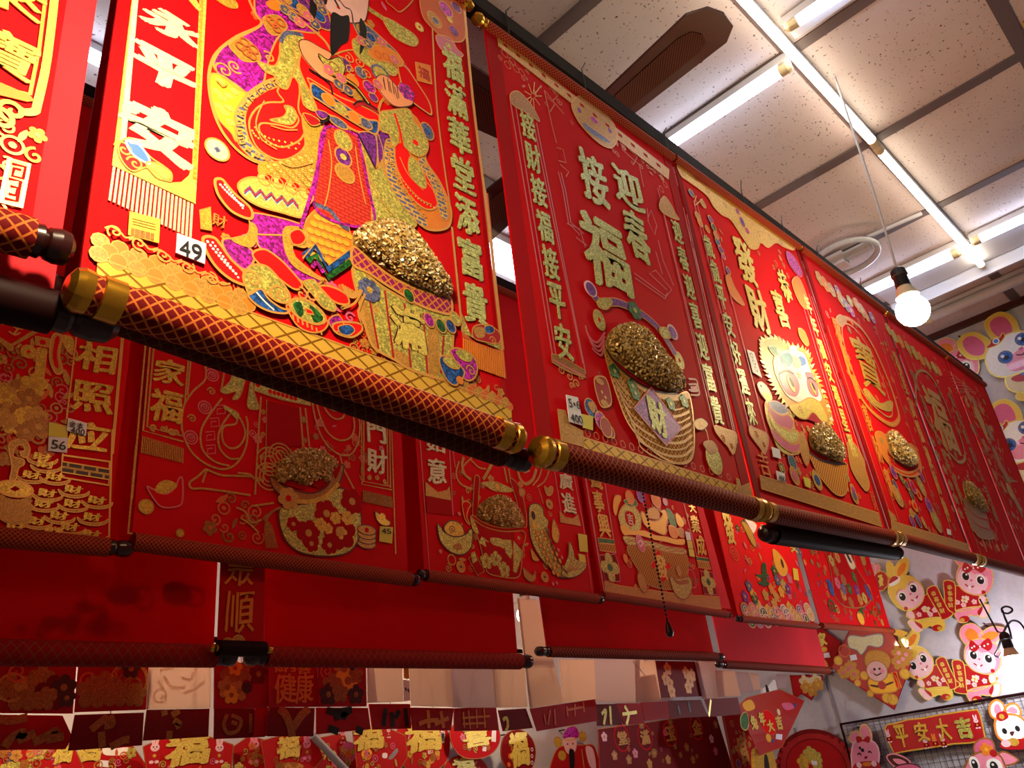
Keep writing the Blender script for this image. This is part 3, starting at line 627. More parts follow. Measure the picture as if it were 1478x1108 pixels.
# ================================================================ print on the largest banner (robed figure, barrel)
S = B1; R = r1
F1 = (0, 0, 3.6925); F2 = (280, 0, 3.357); F3 = (100, 240, 3.6925); F4 = (400, 280, 3.6925)
a = Art(S); fr(*F1)
a.fill('706,-60 1100,-60 1037,1092 592,885', 'gold_bright', smooth=False); a.lv = 1
a.fill('738,-60 1060,-60 1018,880 1000,940 960,975 905,978 850,955 760,800 715,745 660,745', 'red', smooth=False); a.lv = 2
a.line('722,-60 640,850', 'cream_glitter', .006, smooth=False); a.line('1072,-60 1030,960', 'gold', .004, smooth=False)
a.fill('625,780 680,745 740,790 800,850 860,890 905,930 900,975 850,950 780,900 700,920 640,860', 'red_toy', 'gold_line', .002)
a.fill('665,760 720,770 775,830 790,880 740,860 690,820', 'sky', 'white', .0025); a.fill('770,880 830,880 900,925 890,965 830,955', 'gold_bright', 'gold_line', .002)
a.spiral('655,805', .010, 1.5, 'gold_line', .0022); a.spiral('715,880', .009, 1.5, 'gold_line', .0022)
a.build('couplet_frame', R)
a = Art(S); fr(*F3); fringe(a, '228,5', '665,212', '203,185', '655,392', 20, 'cream_glitter'); a.build('fringe', R)
fr(*F1)
char_at(S, R, '家', (820, -260), (1075, 75), 'gold_bright', slant=.0, bold=.05, kh=1.1)
for ch, p, q in (('永', (775, 20), (1055, 270)), ('平', (722, 238), (1022, 520)), ('安', (676, 540), (1008, 888))):
    char_at(S, R, ch, p, q, 'cream_glitter', slant=.0, bold=.06, kv=1.42, kh=1.12)
# --- right couplet
a = Art(S); fr(*F4); a.fill('980,735 1000,745 1040,790 1090,815 1195,838 1110,0 1118,0 1215,985 1205,985 1190,850 985,765', 'orange_line', smooth=False)
a.fill('978,640 985,745 1195,838 1192,800 1120,800 1060,780 1020,740', 'olive', smooth=False); a.lv = 1
fr(*F2); a.line('1150,140 1175,560 1240,1040', 'gold_line', .003); a.line('1300,-20 1345,480 1425,1108', 'gold_line', .006); fr(*F4); a.line('1100,-20 1195,830', 'gold_line', .006); a.line('1090,-20 1185,830', 'orange_line', .002); a.line('925,180 980,740', 'gold_line', .004)
a.fill('1035,720 1070,700 1130,705 1180,750 1170,800 1090,790 1040,770', 'red_toy', 'gold_line', .0018); a.fill('1100,712 1135,705 1150,735 1120,750 1100,735', 'blue', 'gold_line', .0012); a.fill('1040,720 1090,715 1100,760 1060,770', 'ochre')
a.spiral('1145,785', .007, 1.5, 'gold_line', .0015); a.build('couplet_frame', R)
a = Art(S); fringe(a, '985,768', '1205,850', '988,905', '1212,985', 22, 'orange', .6); a.build('fringe', R); fr(0, 0, 1)
column(S, R, '福滿華堂添富貴', '650,72', '688,474', .047, 'lime', .92, slant=.03, bold=.035)
# --- clouds and ornaments at the top right
a = Art(S); fr(*F2)
a.fill('1110,-40 1290,-40 1310,120 1300,200 1230,200 1160,150 1100,70', 'orange_line', 'gold_line', .002); a.lv = 1
a.disc('1160,100', .016, 'ochre', out='gold_line'); a.disc('1215,50', .016, 'magenta', out='gold_line'); a.disc('1255,155', .011, 'purple', out='pink_line'); a.disc('1265,40', .012, 'purple', out='gold_line'); a.disc('1165,105', .008, 'steel', out='gold_line'); a.disc('1235,100', .007, 'gold')
a.cut('cloud_ornament', R); a.lv = 0; a.fill('1170,175 1240,190 1270,240 1300,270 1270,285 1220,260 1185,230', 'pink_deep', 'gold_line', .002); a.disc('1230,225', .007, 'olive')
a.cut('tassel', R); a.fill('910,90 960,105 1000,130 1060,170 1082,205 1060,228 1000,205 950,165', 'olive', 'gold_line', .002); a.fill('820,20 860,50 920,90 930,110 880,80 830,45', 'olive', 'gold_line', .0015)
a.cut('ingot', R); a.fill('930,0 1060,-10 1000,60 960,40', 'red', 'gold_line', .002); a.cut('diamond_mark', R); a.coin('1088,135', .0085, 'gold_bright'); a.cut('coin', R); a.disc('1125,640', .013, 'steel', .016, 'gold_line'); a.disc('1125,640', .006, 'blue', lv=1)
a.cut('jewel', R); a.fill('1068,305 1140,322 1148,412 1078,395', 'orange', 'gold_line', .0015, False); a.cut('seal', R); a.coin('108,730', .0145, 'cream_glitter', 'steel'); a.cut('coin', R); a.disc('140,-5', .02, 'gold', .012); a.cut('cloud_ornament', R)
char_at(S, R, '福', (1080, 318), (1138, 400), 'red_toy', 'seal_mark', .01)
# --- robe
a = Art(S); fr(*F2)
a.fill('290,-30 285,60 320,125 200,185 105,262 70,350 70,450 95,560 140,655 215,740 300,790 400,802 480,775 535,720 560,640 640,560 780,640 880,640 900,500 1000,400 960,250 860,150 760,60 600,-30', 'red_hot', 'gold_line', .004)
a.lv = 1
a.fill('298,-30 290,60 322,125 210,190 125,245 90,330 160,400 215,440 275,455 330,405 345,340 375,240 410,180 470,155 560,165 600,160 540,100 440,40 380,-30', 'magenta', 'gold_line', .0025)
a.fill('76,370 75,460 110,575 175,650 200,690 195,590 205,530 250,470 210,425 165,395 130,372', 'yellow', 'gold_line', .0025)
a.fill('205,690 190,610 200,540 260,455 340,402 400,385 402,420 335,450 275,495 245,550 242,610 265,690 320,750 380,790 300,785 240,740', 'fret_grey', 'gold_line', .0025)
a.lv = 2
a.fill('330,92 400,82 445,130 425,165 380,178 345,150', 'ochre', 'gold_line', .0015); a.fill('165,222 235,190 305,255 310,300 240,305 195,270', 'ochre', 'gold_line', .0015)
a.fill('345,15 400,5 430,40 400,60 360,45', 'orange')
a.fill('260,610 285,545 345,505 425,500 405,465 400,440 440,380 490,385 505,450 500,540 540,620 535,700 500,750 420,782 340,755 285,700', 'red_hot', 'gold_line', .0025)
a.lv = 3
a.fill('430,520 470,528 490,570 465,610 400,602 360,588 420,575 440,550', 'olive', 'gold_line', .0015)
a.line('480,545 500,590 470,625 400,612 320,605 310,640 350,690 420,720 500,690 535,640', 'gold_line', .0025)
for k in range(12):
    t = k / 11; a.disc([(275 + 60*t + 190*t*t, 640 + 150*t - 60*t*t)], .0016, 'gold_bright', n=6)
    a.disc([(290 + 60*t + 190*t*t, 625 + 140*t - 60*t*t)], .0016, 'gold_bright', n=6)
for x, y in ((120, 400), (105, 450), (130, 480), (115, 520), (160, 470), (140, 550), (165, 530), (170, 600), (190, 450)): a.disc([(x, y)], .006, 'gold_bright', .0045, lv=2)
a.spiral('140,350', .012, 1.6, 'gold_line', .0025); a.spiral('190,330', .010, 1.6, 'gold_line', .0025, 2); a.spiral('355,285', .009, 1.4, 'gold_line', .0025)
a.build('robe_sleeve', R)
# chest patterns, collar, skirt
a = Art(S, .0034); a.lv = 1
a.fill('390,-30 620,-30 640,60 655,150 600,140 520,90 450,40', 'purple', 'gold_line', .0025); a.fill('760,100 830,130 900,190 990,280 970,330 900,290 830,240 790,180', 'steel', 'gold_line', .0025)
for x, y, r_, m_ in ((470, 20, .012, 'blue'), (520, 60, .010, 'ochre'), (560, 20, .009, 'magenta'), (600, 90, .010, 'blue'), (440, 5, .008, 'ochre'), (850, 190, .009, 'blue'), (890, 240, .010, 'ochre'), (930, 290, .009, 'magenta'), (800, 150, .008, 'ochre'), (720, 320, .012, 'purple'), (760, 400, .010, 'orange'), (800, 360, .010, 'steel'), (840, 430, .011, 'magenta'), (780, 470, .009, 'ochre'), (860, 480, .008, 'purple')): a.disc([(x, y)], r_, m_, out='gold_line', ow=.0015, lv=2)
a.line('380,0 450,60 540,130 620,200 660,260', 'gold_line', .005); a.line('800,130 880,230 960,330 1010,400', 'gold_line', .004); a.line('650,280 760,250 850,300', 'gold_line', .0025)
for x, y in ((690, 300), (740, 290), (700, 350), (790, 310), (830, 370), (870, 330), (750, 345)): a.spiral([(x, y)], .010, 1.5, 'gold_line', .002, x, lv=3)
a.fill('760,205 790,200 830,240 870,285 940,320 975,345 960,375 900,350 840,330 790,290 765,250', 'olive', 'gold_line', .0025, lv=2)
a.fill('835,260 870,230 940,245 1000,300 990,330 930,310 870,300', 'orange', 'gold_line', .0025, lv=3)
a.fill('980,330 1020,335 1080,420 1130,500 1142,560 1110,545 1050,500 1010,450', 'red', 'gold_line', .003)
a.fill('540,390 600,420 700,480 800,520 885,570 885,640 800,600 700,540 600,480', 'red_hot', 'gold_line', .0025, lv=2)
a.fill('560,415 620,450 720,520 820,585 880,600 870,660 800,625 700,565 600,500 560,470', 'blue', 'gold_line', .003, lv=4)
for x, y, m_ in ((640, 495, 'orange'), (700, 540, 'olive'), (765, 580, 'orange'), (820, 610, 'steel')): a.disc([(x, y)], .011, m_, .009, 'gold_line', .002, lv=5)
a.line('545,345 640,410 660,470', 'black', .003, lv=5); a.line('715,395 770,430 840,520', 'black', .009, lv=5); a.line('722,398 775,435 835,512', 'gold', .003, lv=6)
a.line('760,520 800,500 880,540', 'black', .0025, lv=5); a.line('765,530 810,515 885,560', 'red_toy', .004, lv=5)
a.line('600,610 635,590 640,570', 'black', .004, lv=6); a.fill('520,560 575,580 600,610 560,620 530,590', 'red_toy', 'gold_line', .0015, lv=5); a.fill('580,545 625,555 640,575 610,590 585,570', 'purple', 'gold_line', .0015, lv=5)
a.build('robe_front', R)
a = Art(S, .0034)
a.fill('520,560 620,620 600,760 565,900 545,960 440,930 335,880 305,830 330,792 450,790 530,725', 'gold', 'gold_line', .0025)
for k in range(60):
    x = 360 + 30*(k % 7) + 14*((k // 7) % 2); y = 800 + 22*(k // 7) - .3*(x - 360) + 20
    if 580 < y < 940 and x < 585 - (y - 640)*.12: a.disc([(x, y)], .0055, 'gold_bright', .004, 'ochre', .0012, lv=.6)
for i, (x, y) in enumerate(((330, 880), (395, 895), (460, 920), (525, 945))): a.disc([(x, y)], .008, 'gold_bright', out='gold_line', lv=1.5); a.disc([(x + 26, y - 4)], .006, 'red_hot', lv=1.6)
a.fill('625,630 780,665 800,740 830,900 862,1090 700,1090 575,1010 590,850', 'fret_red', 'magenta', .004, lv=1)
a.line('628,620 600,760 565,920 505,1112', 'magenta', .005, lv=3); a.line('780,650 815,820 845,960 868,1085', 'magenta', .004, lv=3)
a.fill('780,660 870,825 905,780 920,860 1000,960 1060,1060 1050,1110 870,1110 850,960 820,780', 'olive', 'gold_line', .002, lv=1)
a.fill('785,655 870,670 872,825 830,760', 'purple', 'gold_line', .002, lv=2); a.line('780,655 870,828', 'black', .003, lv=4)
for x, y, rx, ry, m_ in ((690, 605, .015, .008, 'steel'), (712, 690, .014, .016, 'olive'), (712, 770, .013, .015, 'purple'), (720, 850, .015, .014, 'ochre')): a.disc([(x, y)], rx, m_, ry, 'gold_line', .0025, lv=3)
a.disc('712,770', .005, 'gold_bright', lv=4)
a.fill('205,900 270,868 380,895 560,950 540,1010 515,1062 420,1040 300,1005 225,955', 'gold_bright', 'gold_line', .0025, lv=1)
for k, m_ in enumerate(('steel', 'red_hot', 'blue', 'cream_glitter')): a.line([(235 + 26*i, (905 if i % 2 else 935) + 8*k + 7.2*i) for i in range(11)], m_, .0022, smooth=False, lv=2 + .1*k)
a.fill('95,880 125,878 150,905 190,950 262,1015 272,1062 240,1065 170,1030 115,965 95,915', 'red_hot', 'gold_line', .0035, lv=1)
for k in range(11): a.disc([(118 + 11*k, 905 + 13*k - .3*k*k)], .0016, 'white', n=6, lv=2); a.disc([(140 + 9.5*k, 905 + 12.5*k)], .0014, 'white', n=6, lv=2)
a.fill('270,1040 400,1060 520,1100 500,1140 290,1140 262,1090', 'magenta', 'gold_line', .002)
a.build('robe_skirt', R)
# right sleeve
a = Art(S, .0036)
a.fill('880,620 940,600 1050,560 1120,690 1115,780 1180,880 1225,980 1240,1050 1215,1112 1110,1112 1000,1000 920,900 872,760', 'orange', 'gold_line', .003)
a.fill('880,625 945,640 935,760 915,830 885,790', 'purple', 'gold_line', .002, lv=1)
a.fill('920,690 960,700 965,800 985,900 1060,1010 1120,1090 1090,1100 1000,1000 940,900 915,800', 'fret_grey', 'gold_line', .002, lv=1.5)
a.fill('1085,760 1120,800 1180,900 1215,990 1220,1060 1190,1060 1150,930 1085,850', 'fret_grey', 'gold_line', .002, lv=1.5)
a.fill('960,720 1010,700 1040,760 1075,800 1130,880 1165,960 1165,1010 1110,1020 1030,950 980,850', 'red_hot', 'gold_line', .003, lv=2)
a.fill('1035,770 1070,790 1110,870 1110,920 1070,900 1030,840', 'olive', 'gold_line', .0018, lv=3)
a.fill('890,560 940,545 1030,540 1055,600 1090,640 1122,700 1112,752 1070,765 1010,720 985,640 975,700 950,720 935,660 895,640', 'olive', 'gold_line', .0025, lv=4)
a.line('960,560 985,640 1000,720', 'red_hot', .004, lv=5); a.disc('1062,700', .005, 'red_hot', lv=5)
for k in range(14): a.disc([(985 + 9*k + .3*k*k, 850 + 19*k - .5*k*k)], .0014, 'gold_bright', n=6, lv=3)
a.build('robe_sleeve', R)
a = Art(S, .0042)
a.fill('408,225 425,190 470,168 520,190 512,250 500,330 530,410 560,470 585,545 525,520 505,430 470,382 440,440 395,420 380,378 340,358 302,310 380,330 405,280', 'olive', 'gold_line', .0025)
a.line('410,215 440,170 520,180', 'steel', .006, lv=1)
a.fill('500,212 540,205 600,238 655,270 640,300 592,282 625,330 665,385 718,400 725,420 690,412 720,445 705,455 665,412 610,382 560,335 515,275', 'skin', 'brown', .0015, lv=1)
a.fill('592,272 640,300 690,288 722,335 702,388 655,372 622,330', 'olive', 'brown', .0018, lv=2); a.ring('668,335', .008, 'bronze', .002, lv=3)
a.cut('hand', R); a.disc('893,365', .016, 'olive', .014, 'steel', .004, lv=1, rot=.5); a.fill('868,405 892,372 935,388 985,440 1045,485 1042,520 965,525 905,472', 'skin', 'brown', .0015, lv=2)
for x0, y0, x1, y1 in ((905, 395, 915, 440), (935, 405, 945, 460), (960, 430, 975, 490)): a.line([(x0, y0), (x1, y1)], 'brown', .0015, lv=3, smooth=False)
a.flower('1020,455', .016, 'magenta', 'purple', 6, lv=3)
a.build('hand', R)
a = Art(S, .0046)
a.fill('640,-30 628,45 680,88 745,118 790,118 825,95 822,-30', 'face', 'brown', .001)
a.fill('660,72 705,88 742,92 738,200 702,228 658,278 652,160', 'black', lv=1); a.fill('800,98 826,150 820,220 795,272 798,190 792,130', 'black', lv=1); a.fill('560,-30 592,-30 585,60 566,122 552,60', 'black', lv=1)
a.line('640,0 690,10 720,45 750,62 760,120', 'black', .0022, lv=2); a.line('665,0 690,45', 'ink', .004, lv=2); a.disc('690,48', .003, 'red_toy', .002, lv=2)
a.fill('620,-30 640,-30 632,30 622,20', 'black', lv=2)
a.build('face', R)
# --- key frets and fine lines over the robe
a = Art(S, .0052); fr(*F2)
def keys(lst, k=15, mat='gold_line', w=.0022, nm='key_fret'):
    for i, (x, y) in enumerate(lst):
        nx, ny = lst[min(i + 1, len(lst) - 1)]; px_, py_ = lst[max(i - 1, 0)]; d = math.atan2(ny - py_, nx - px_); c_, s_ = math.cos(d), math.sin(d)
        a.line([(x + k*(u*c_ - v*s_), y + k*(u*s_ + v*c_)) for u, v in ((-1, .95), (-1, -.95), (.75, -.95), (.75, .55), (-.25, .55), (-.25, -.2))], mat, w, smooth=False)
    a.cut(nm, R)
keys([(222, 690), (214, 648), (212, 605), (222, 560), (245, 520), (275, 482), (312, 450), (350, 428), (385, 408)]); keys([(255, 735), (295, 765), (340, 778)], 11)
keys([(932, 715), (936, 760), (945, 805), (958, 850), (980, 893), (1010, 935), (1040, 975), (1070, 1015), (1098, 1055)], 12); keys([(1108, 812), (1132, 848), (1155, 890), (1175, 932), (1192, 975), (1203, 1020)], 11)
for t in ('430,200 470,250 480,330 440,420', '470,185 500,260 490,330', '520,420 550,480 570,530', '900,585 940,570 1020,560', '1010,580 1050,640 1090,720', '330,500 300,560 290,620 320,690 390,735', '360,620 430,640 490,640', '640,690 655,800 640,930 620,1010', '770,720 790,860 820,1000', '960,790 1000,880 1080,970 1140,1000', '985,770 1030,860 1100,930', '100,400 130,430 150,420', '410,800 470,820 560,800', '880,660 905,740 900,820', '830,830 880,960 960,1060'): a.line(t, 'gold_line', .0018); a.cut('fold_line', R)
for x, y in ((375, 125), (390, 150), (360, 110), (410, 120), (215, 235), (245, 265), (270, 280), (235, 215), (280, 250), (880, 275), (920, 285), (950, 300)): a.ring([(x, y)], .006, 'orange_line', .002)
a.cut('brocade', R)['kind'] = 'stuff'
for x, y in ((470, 95), (500, 120), (540, 90), (575, 130), (610, 60), (590, 20), (430, 60), (800, 210), (830, 225), (900, 215), (960, 300), (690, 420), (735, 450), (700, 390), (640, 350), (880, 420)): a.flower([(x, y)], .009, 'steel' if x % 20 else 'pink_deep', 'gold', 5); a.ring([(x, y)], .0085, 'gold_line', .0016, lv=1)
a.cut('brocade', R)['kind'] = 'stuff'
for x, y in ((905, 385), (925, 392), (948, 405), (970, 425)): a.line([(x, y), (x + 6, y + 40), (x + 10, y + 62)], 'brown', .0016, lv=2)
a.cut('finger_line', R)
# --- lower drapery and treasures
a = Art(S, .003); fr(*F3)
a.fill('960,262 1140,295 1130,370 1155,440 1210,505 1300,580 1345,612 1290,640 1200,600 1130,530 1060,470 1000,430 985,340', 'magenta', 'gold_line', .0025)
a.fill('808,402 870,395 955,445 978,500 935,558 870,520 830,470', 'magenta', 'gold_line', .0025)
a.fill('860,395 940,370 960,310 990,340 985,400 960,435 905,425', 'gold', 'gold_line', .002, lv=1)
a.fill('705,390 760,388 800,430 850,500 920,570 945,640 860,615 775,545 718,455', 'red_hot', 'gold_line', .0035, lv=1)
for k in range(11): a.disc([(728 + 15*k, 410 + 20*k - .3*k*k)], .0018, 'white', n=6, lv=2); a.disc([(755 + 13.5*k, 415 + 18.5*k)], .0015, 'white', n=6, lv=2)
a.fill('968,472 1030,450 1110,500 1180,572 1232,640 1190,662 1090,592 1000,525', 'red_hot', 'gold_line', .0025, lv=1)
a.fill('1135,345 1190,330 1250,350 1275,410 1240,440 1180,430 1200,500 1260,560 1345,620 1300,600 1190,540 1140,450', 'gold', 'gold_line', .002, lv=1); a.fill('1165,365 1215,345 1250,390 1225,425 1180,420', 'red_hot', 'gold_line', .002, lv=2)
a.fill('1235,330 1320,225 1385,240 1480,330 1500,520 1400,525 1340,470 1270,430', 'orange', 'gold_line', .002)
for j in range(6):
    for i in range(6):
        x = 1275 + 38*i + 19*(j % 2); y = 265 + 42*j + .35*(x - 1275)
        if y < 500 + .1*(x-1275) and x > 1345 - (y - 240)*1.1 and x < 1490: a.disc([(x, y)], .0055, 'yellow', .0042, 'gold_line', .001, lv=1)
a.line('1240,488 1302,432 1368,558 1490,465', 'blue', .0085, smooth=False, lv=2); a.line('1262,515 1304,480 1368,600 1490,515', 'green', .008, smooth=False, lv=2); a.line('1285,545 1308,520 1345,575', 'magenta', .006, smooth=False, lv=2); a.line('1232,500 1300,418 1370,535 1490,445', 'gold_line', .002, smooth=False, lv=3)
a.line('1295,210 1380,245 1430,310 1480,345', 'steel', .007, lv=2)
a.fill('918,605 955,540 1035,540 1100,600 1162,690 1150,735 1085,722 1010,662 950,690 930,650', 'olive', 'gold_line', .0025, lv=2); a.spiral('965,612', .012, 1.6, 'gold_line', .0025, lv=3); a.spiral('1110,690', .012, 1.6, 'gold_line', .0025, lv=3)
a.fill('942,692 1010,662 1050,715 1120,765 1165,772 1140,792 1060,782 985,745', 'blue', 'gold_line', .0025, lv=2); a.line('985,680 1030,730 1080,775', 'white', .002, lv=3)
a.fill('1160,745 1165,800 1220,870 1300,895 1355,870 1350,820', 'red_hot', 'gold_line', .002, lv=2); a.fill('1162,735 1200,715 1270,730 1340,790 1350,835 1300,850 1220,820 1175,780', 'olive', 'gold_line', .003, lv=3)
a.fill('1180,745 1220,735 1235,790 1215,810', 'green', lv=4); a.fill('1270,750 1330,800 1335,830 1290,835', 'green', lv=4); a.fill('1240,765 1275,775 1290,800 1255,795', 'red_hot', 'gold_line', .002, lv=4, smooth=False)
for k in range(7): a.line([(1178 + 25*k, 800 + 14*k), (1182 + 25*k, 830 + 13*k)], 'gold_line', .0022, lv=4, smooth=False)
a.spiral('1225,690', .009, 1.3, 'gold_line', .0025, lv=4); a.spiral('1275,690', .012, 1.3, 'gold_line', .0025, lv=4); a.fill('1235,630 1290,615 1320,650 1400,740 1400,780 1340,760 1290,700', 'olive', 'gold_line', .002, lv=3)
a.fill('1320,650 1380,650 1460,690 1477,740 1420,740 1360,700', 'red_hot', 'gold_line', .0025, lv=3); a.fill('1370,830 1420,800 1450,850 1410,890', 'magenta', 'gold_line', .0018, lv=2)
fr(*F4); a.fill('290,700 350,690 430,700 440,735 390,770 330,760 290,735', 'red_hot', 'gold_line', .0025, lv=2); a.fill('315,715 370,705 400,735 370,762 325,750', 'blue', 'gold_line', .0015, lv=3)
for k in range(5): a.line([(335 + 14*k, 490 + 8*k), (355 + 8*k, 545 - 3*k), (400 + 6*k, 560 - 8*k), (430 + 2*k, 520)], 'gold_line', .0028, lv=4)
a.line('440,520 400,590 330,620 350,600', 'gold_line', .003, lv=4); a.line('455,540 420,640 440,700 430,640', 'gold_line', .003, lv=4)
a.build('treasures', R)
# --- barrel
a = Art(S, .0034); fr(*F4)
a.fill('398,392 430,590 480,775 520,835 620,890 700,940 800,972 905,965 915,640 740,600 560,505', 'olive', 'gold_line', .004)
a.fill('430,560 460,560 530,840 490,790', 'ochre', lv=.5); a.fill('600,860 610,830 690,870 700,930', 'ochre', lv=.5); a.fill('800,700 850,720 850,960 790,960', 'ochre', lv=.5)
for t in ('480,560 530,832', '563,520 610,880', '668,590 702,930', '768,640 790,960', '878,760 862,962'): a.line(t, 'red_toy', .003, smooth=False, lv=1)
for x, y in ((520, 620), (640, 870), (830, 780), (440, 640)): a.spiral([(x, y)], .007, 1.8, 'gold_line', .0018, lv=1)
a.fill('398,288 392,382 470,425 560,485 650,540 745,598 830,630 915,642 908,555 820,540 700,500 600,450 500,375', 'mauve_key', 'gold_line', .004, smooth=True, lv=2)
a.flower('480,520', .017, 'steel', 'gold', 8, lv=3)
for x, y, m_ in ((690, 550, 'green'), (797, 680, 'magenta'), (860, 710, 'green'), (912, 712, 'blue'), (938, 672, 'olive')): a.disc([(x, y)], .0085, m_, .0105, 'gold_line', .002, lv=3, rot=.4)
a.fill('850,885 900,870 960,920 985,960 960,1010 925,1025 880,980', 'blue', 'gold_line', .0025, lv=3); a.fill('870,890 905,875 955,915 950,940 905,930', 'olive', 'gold_line', .0015, lv=4)
a.fill('910,840 960,830 1030,870 1055,930 1040,985 1000,1000 960,960 940,900', 'magenta', 'gold_line', .0025, lv=2); a.fill('940,845 985,840 1025,875 1010,900 965,885', 'olive', 'gold_line', .0015, lv=3); a.spiral('1020,950', .009, 1.5, 'gold_line', .0018, lv=4); a.disc('960,1000', .006, 'orange', lv=5)
a.build('barrel', R)
char_at(S, R, '滿', (596, 590), (790, 862), 'brown', slant=-.05, bold=.075, lv=4); char_at(S, R, '滿', (600, 594), (786, 858), 'gold_bright', slant=-.05, bold=.045, lv=5)
sequins(S, R, '395,225 450,175 520,155 580,150 650,170 720,235 790,330 860,430 905,500 905,550 850,545 760,510 660,470 560,400 470,330 405,280', 2600, ('seq_a', 'seq_b', 'seq_c', 'seq_d'), dome=.022)
# --- border
a = Art(S, .003); fr(0, 0, 1)
a.fill('139,373 735,584 737,612 137,402', 'diamond_gold', smooth=False); a.lv = 1
a.line('137,402 737,613', 'cream_glitter', .006, smooth=False); a.line('139,374 735,586', 'gold_line', .002, smooth=False); a.lv = 0
scales(a, '143,350', '345,428', 3, .0085, 'orange', 'ochre')
scales(a, '640,545', '728,580', 2, .006, 'ochre', 'orange_line')
fr(*F3)
for k in range(5):
    x, y = 210 + 128*k, 350 + 62*k; a.spiral([(x + 25, y + 10)], .008, 1.5, 'gold_line', .002, 1 + k, lv=2); a.line([(x - 30, y - 10), (x + 5, y - 18), (x + 50, y + 10), (x + 80, y + 40), (x + 125, y + 35)], 'gold_line', .002, lv=2)
a.build('hem_border', R)
a = Art(S, .0026); a.fill('688,240 745,222 752,350 695,340', 'gold', 'gold_line', .001, False); a.build('seal_mark', R)
char_at(S, R, '財', (760, 255), (828, 340), 'ochre', 'seal_mark', .01)
t = plate(S, R, 'barcode_tag', '312,250 475,292 468,420 303,375', 'tag_yellow', .004); t['label'] = 'yellow barcode tag'
a = Art(S, .0044)
for k in range(13): a.line([(325 + 9.3*k, 340 + 2.4*k), (323 + 9.3*k, 378 + 2.4*k)], 'bronze', .0012 if k % 3 else .002, smooth=False)
for k in range(3): a.line([(325, 290 + 14*k), (450, 322 + 14*k)], 'bronze', .0008, smooth=False)
a.build('barcode', t)
t = plate(S, R, 'price_tag', '565,365 720,422 712,530 558,470', 'tag_white', .004); t['label'] = 'white price tag reading 49'
word(S, t, '49', '572,440', '698,480', .020, 'ink', 'handwriting', 0., lv=5, base=.0034, slant=.0)
# ================================================================ print on the banner cut by the left edge
S = B0; R = r0; fr(*F1)
for ch, p, q in (('來', (-160, -190), (215, 140)), ('寶', (-150, 112), (172, 446))): char_at(S, R, ch, p, q, 'gold_bright', bold=.018, kv=1.25)
a = Art(S); a.line('288,-20 245,330 195,560 180,600 130,605 100,590', 'gold_bright', .008); a.line('240,-20 205,260 155,512', 'gold_line', .0035, smooth=False); a.line('155,512 -200,420', 'gold_line', .0035, smooth=False)
a.spiral('65,600', .014, 1.4, 'gold_line', .005, 2.); a.spiral('0,640', .014, 1.4, 'gold_line', .005, .5); a.fill('-200,420 0,448 155,515 180,545 140,550 60,530 -200,470', 'orange', smooth=False); a.build('couplet_frame', R)
a = Art(S); a.fill('42,852 152,880 108,1112 -6,1085', 'gold', 'gold_bright', .003, False); a.lv = 1
for t in ('58,880 130,898 118,960 60,945 70,905 108,915', '40,960 105,975 85,1080 20,1065', '50,1000 90,1010 80,1050 40,1040'): a.line(t, 'red', .003, smooth=False)
a.build('seal_mark', R)
# ================================================================ print on the basket banner
G5 = (680, 0, 3.6925); G6 = (700, 250, 3.6925); G7 = (720, 450, 3.6925); G8 = (960, 200, 4.344); H1 = (980, 420, 4.6156); H2 = (1080, 560, 4.6156); H3 = (1180, 380, 4.946); H4 = (1220, 580, 5.729)
S = B2; R = r2; fr(*G5)
a = Art(S); a.fill('135,190 1052,905 1048,960 140,248', 'ochre', smooth=False); a.lv = 1
for k in range(13): a.fill([(165 + 68*k, 232 + 53*k), (185 + 68*k, 247 + 53*k), (190 + 68*k, 262 + 53*k), (170 + 68*k, 247 + 53*k)], 'red_dark', smooth=False)
a.build('heading_band', R)
a = Art(S); a.fill('530,560 570,515 620,530 700,600 755,660 775,740 745,790 690,775 620,715 560,640', 'ochre', 'gold_line', .002); a.disc('650,645', .013, 'magenta', .009, 'gold_line', lv=1); a.disc('572,592', .006, 'purple', lv=1); a.disc('735,700', .006, 'purple', lv=1); a.fill('590,655 640,690 720,745 735,770 670,740 605,690', 'steel', 'gold_line', .0015, lv=1); a.build('lantern_ornament', R)
a = Art(S)
for x, y in ((175, 290), (215, 330), (190, 350), (235, 370), (265, 390), (1000, 930), (1030, 985), (1010, 1010)): a.ring([(x, y)], .008, 'orange_line', .002); a.cut('cloud_outline', R)
a = Art(S)
for k in range(9):
    an = k * .7; a.line([(325 + 10*math.cos(an), 515 + 12*math.sin(an)), (325 + 48*math.cos(an), 515 + 75*math.sin(an))], 'gold_line', .0018, smooth=False)
a.build('firework', R)
def couplet(lines, mat='pink_line', w=.003):
    a = Art(S)
    for t in lines: a.line(t, mat, w, smooth=False); a.cut('frame_line', R)
fr(0, 0, 1)
couplet(('735,145 797,520', '741,140 802,520', '768,175 840,525', '773,178 844,540', '735,145 768,172', '797,520 844,545'))
fr(*G6); a = Art(S); a.fill('350,965 395,975 525,1052 530,1092 440,1062 352,1010', 'bronze', 'gold_line', .0015, False); a.cut('couplet_end', R); fr(*G7)
for x, y, r_ in ((325, 310, .008), (370, 345, .009), (410, 385, .009), (435, 350, .007), (385, 395, .006)): a.spiral([(x, y)], r_, 1.4, 'gold_line', .002, x)
a.cut('cloud_ornament', R); fr(*G5); a.fill('205,505 245,490 290,530 325,575 360,650 300,610 215,560', 'bronze', 'gold_line', .002); a.build('couplet_end', R); fr(0, 0, 1)
column(S, R, '接財接福接平安', '757,160', '817,524', .039, 'lime', .9, bold=.03)
couplet(('948,272 1030,620', '955,300 1034,620', '985,300 1058,628', '990,310 1063,640'))
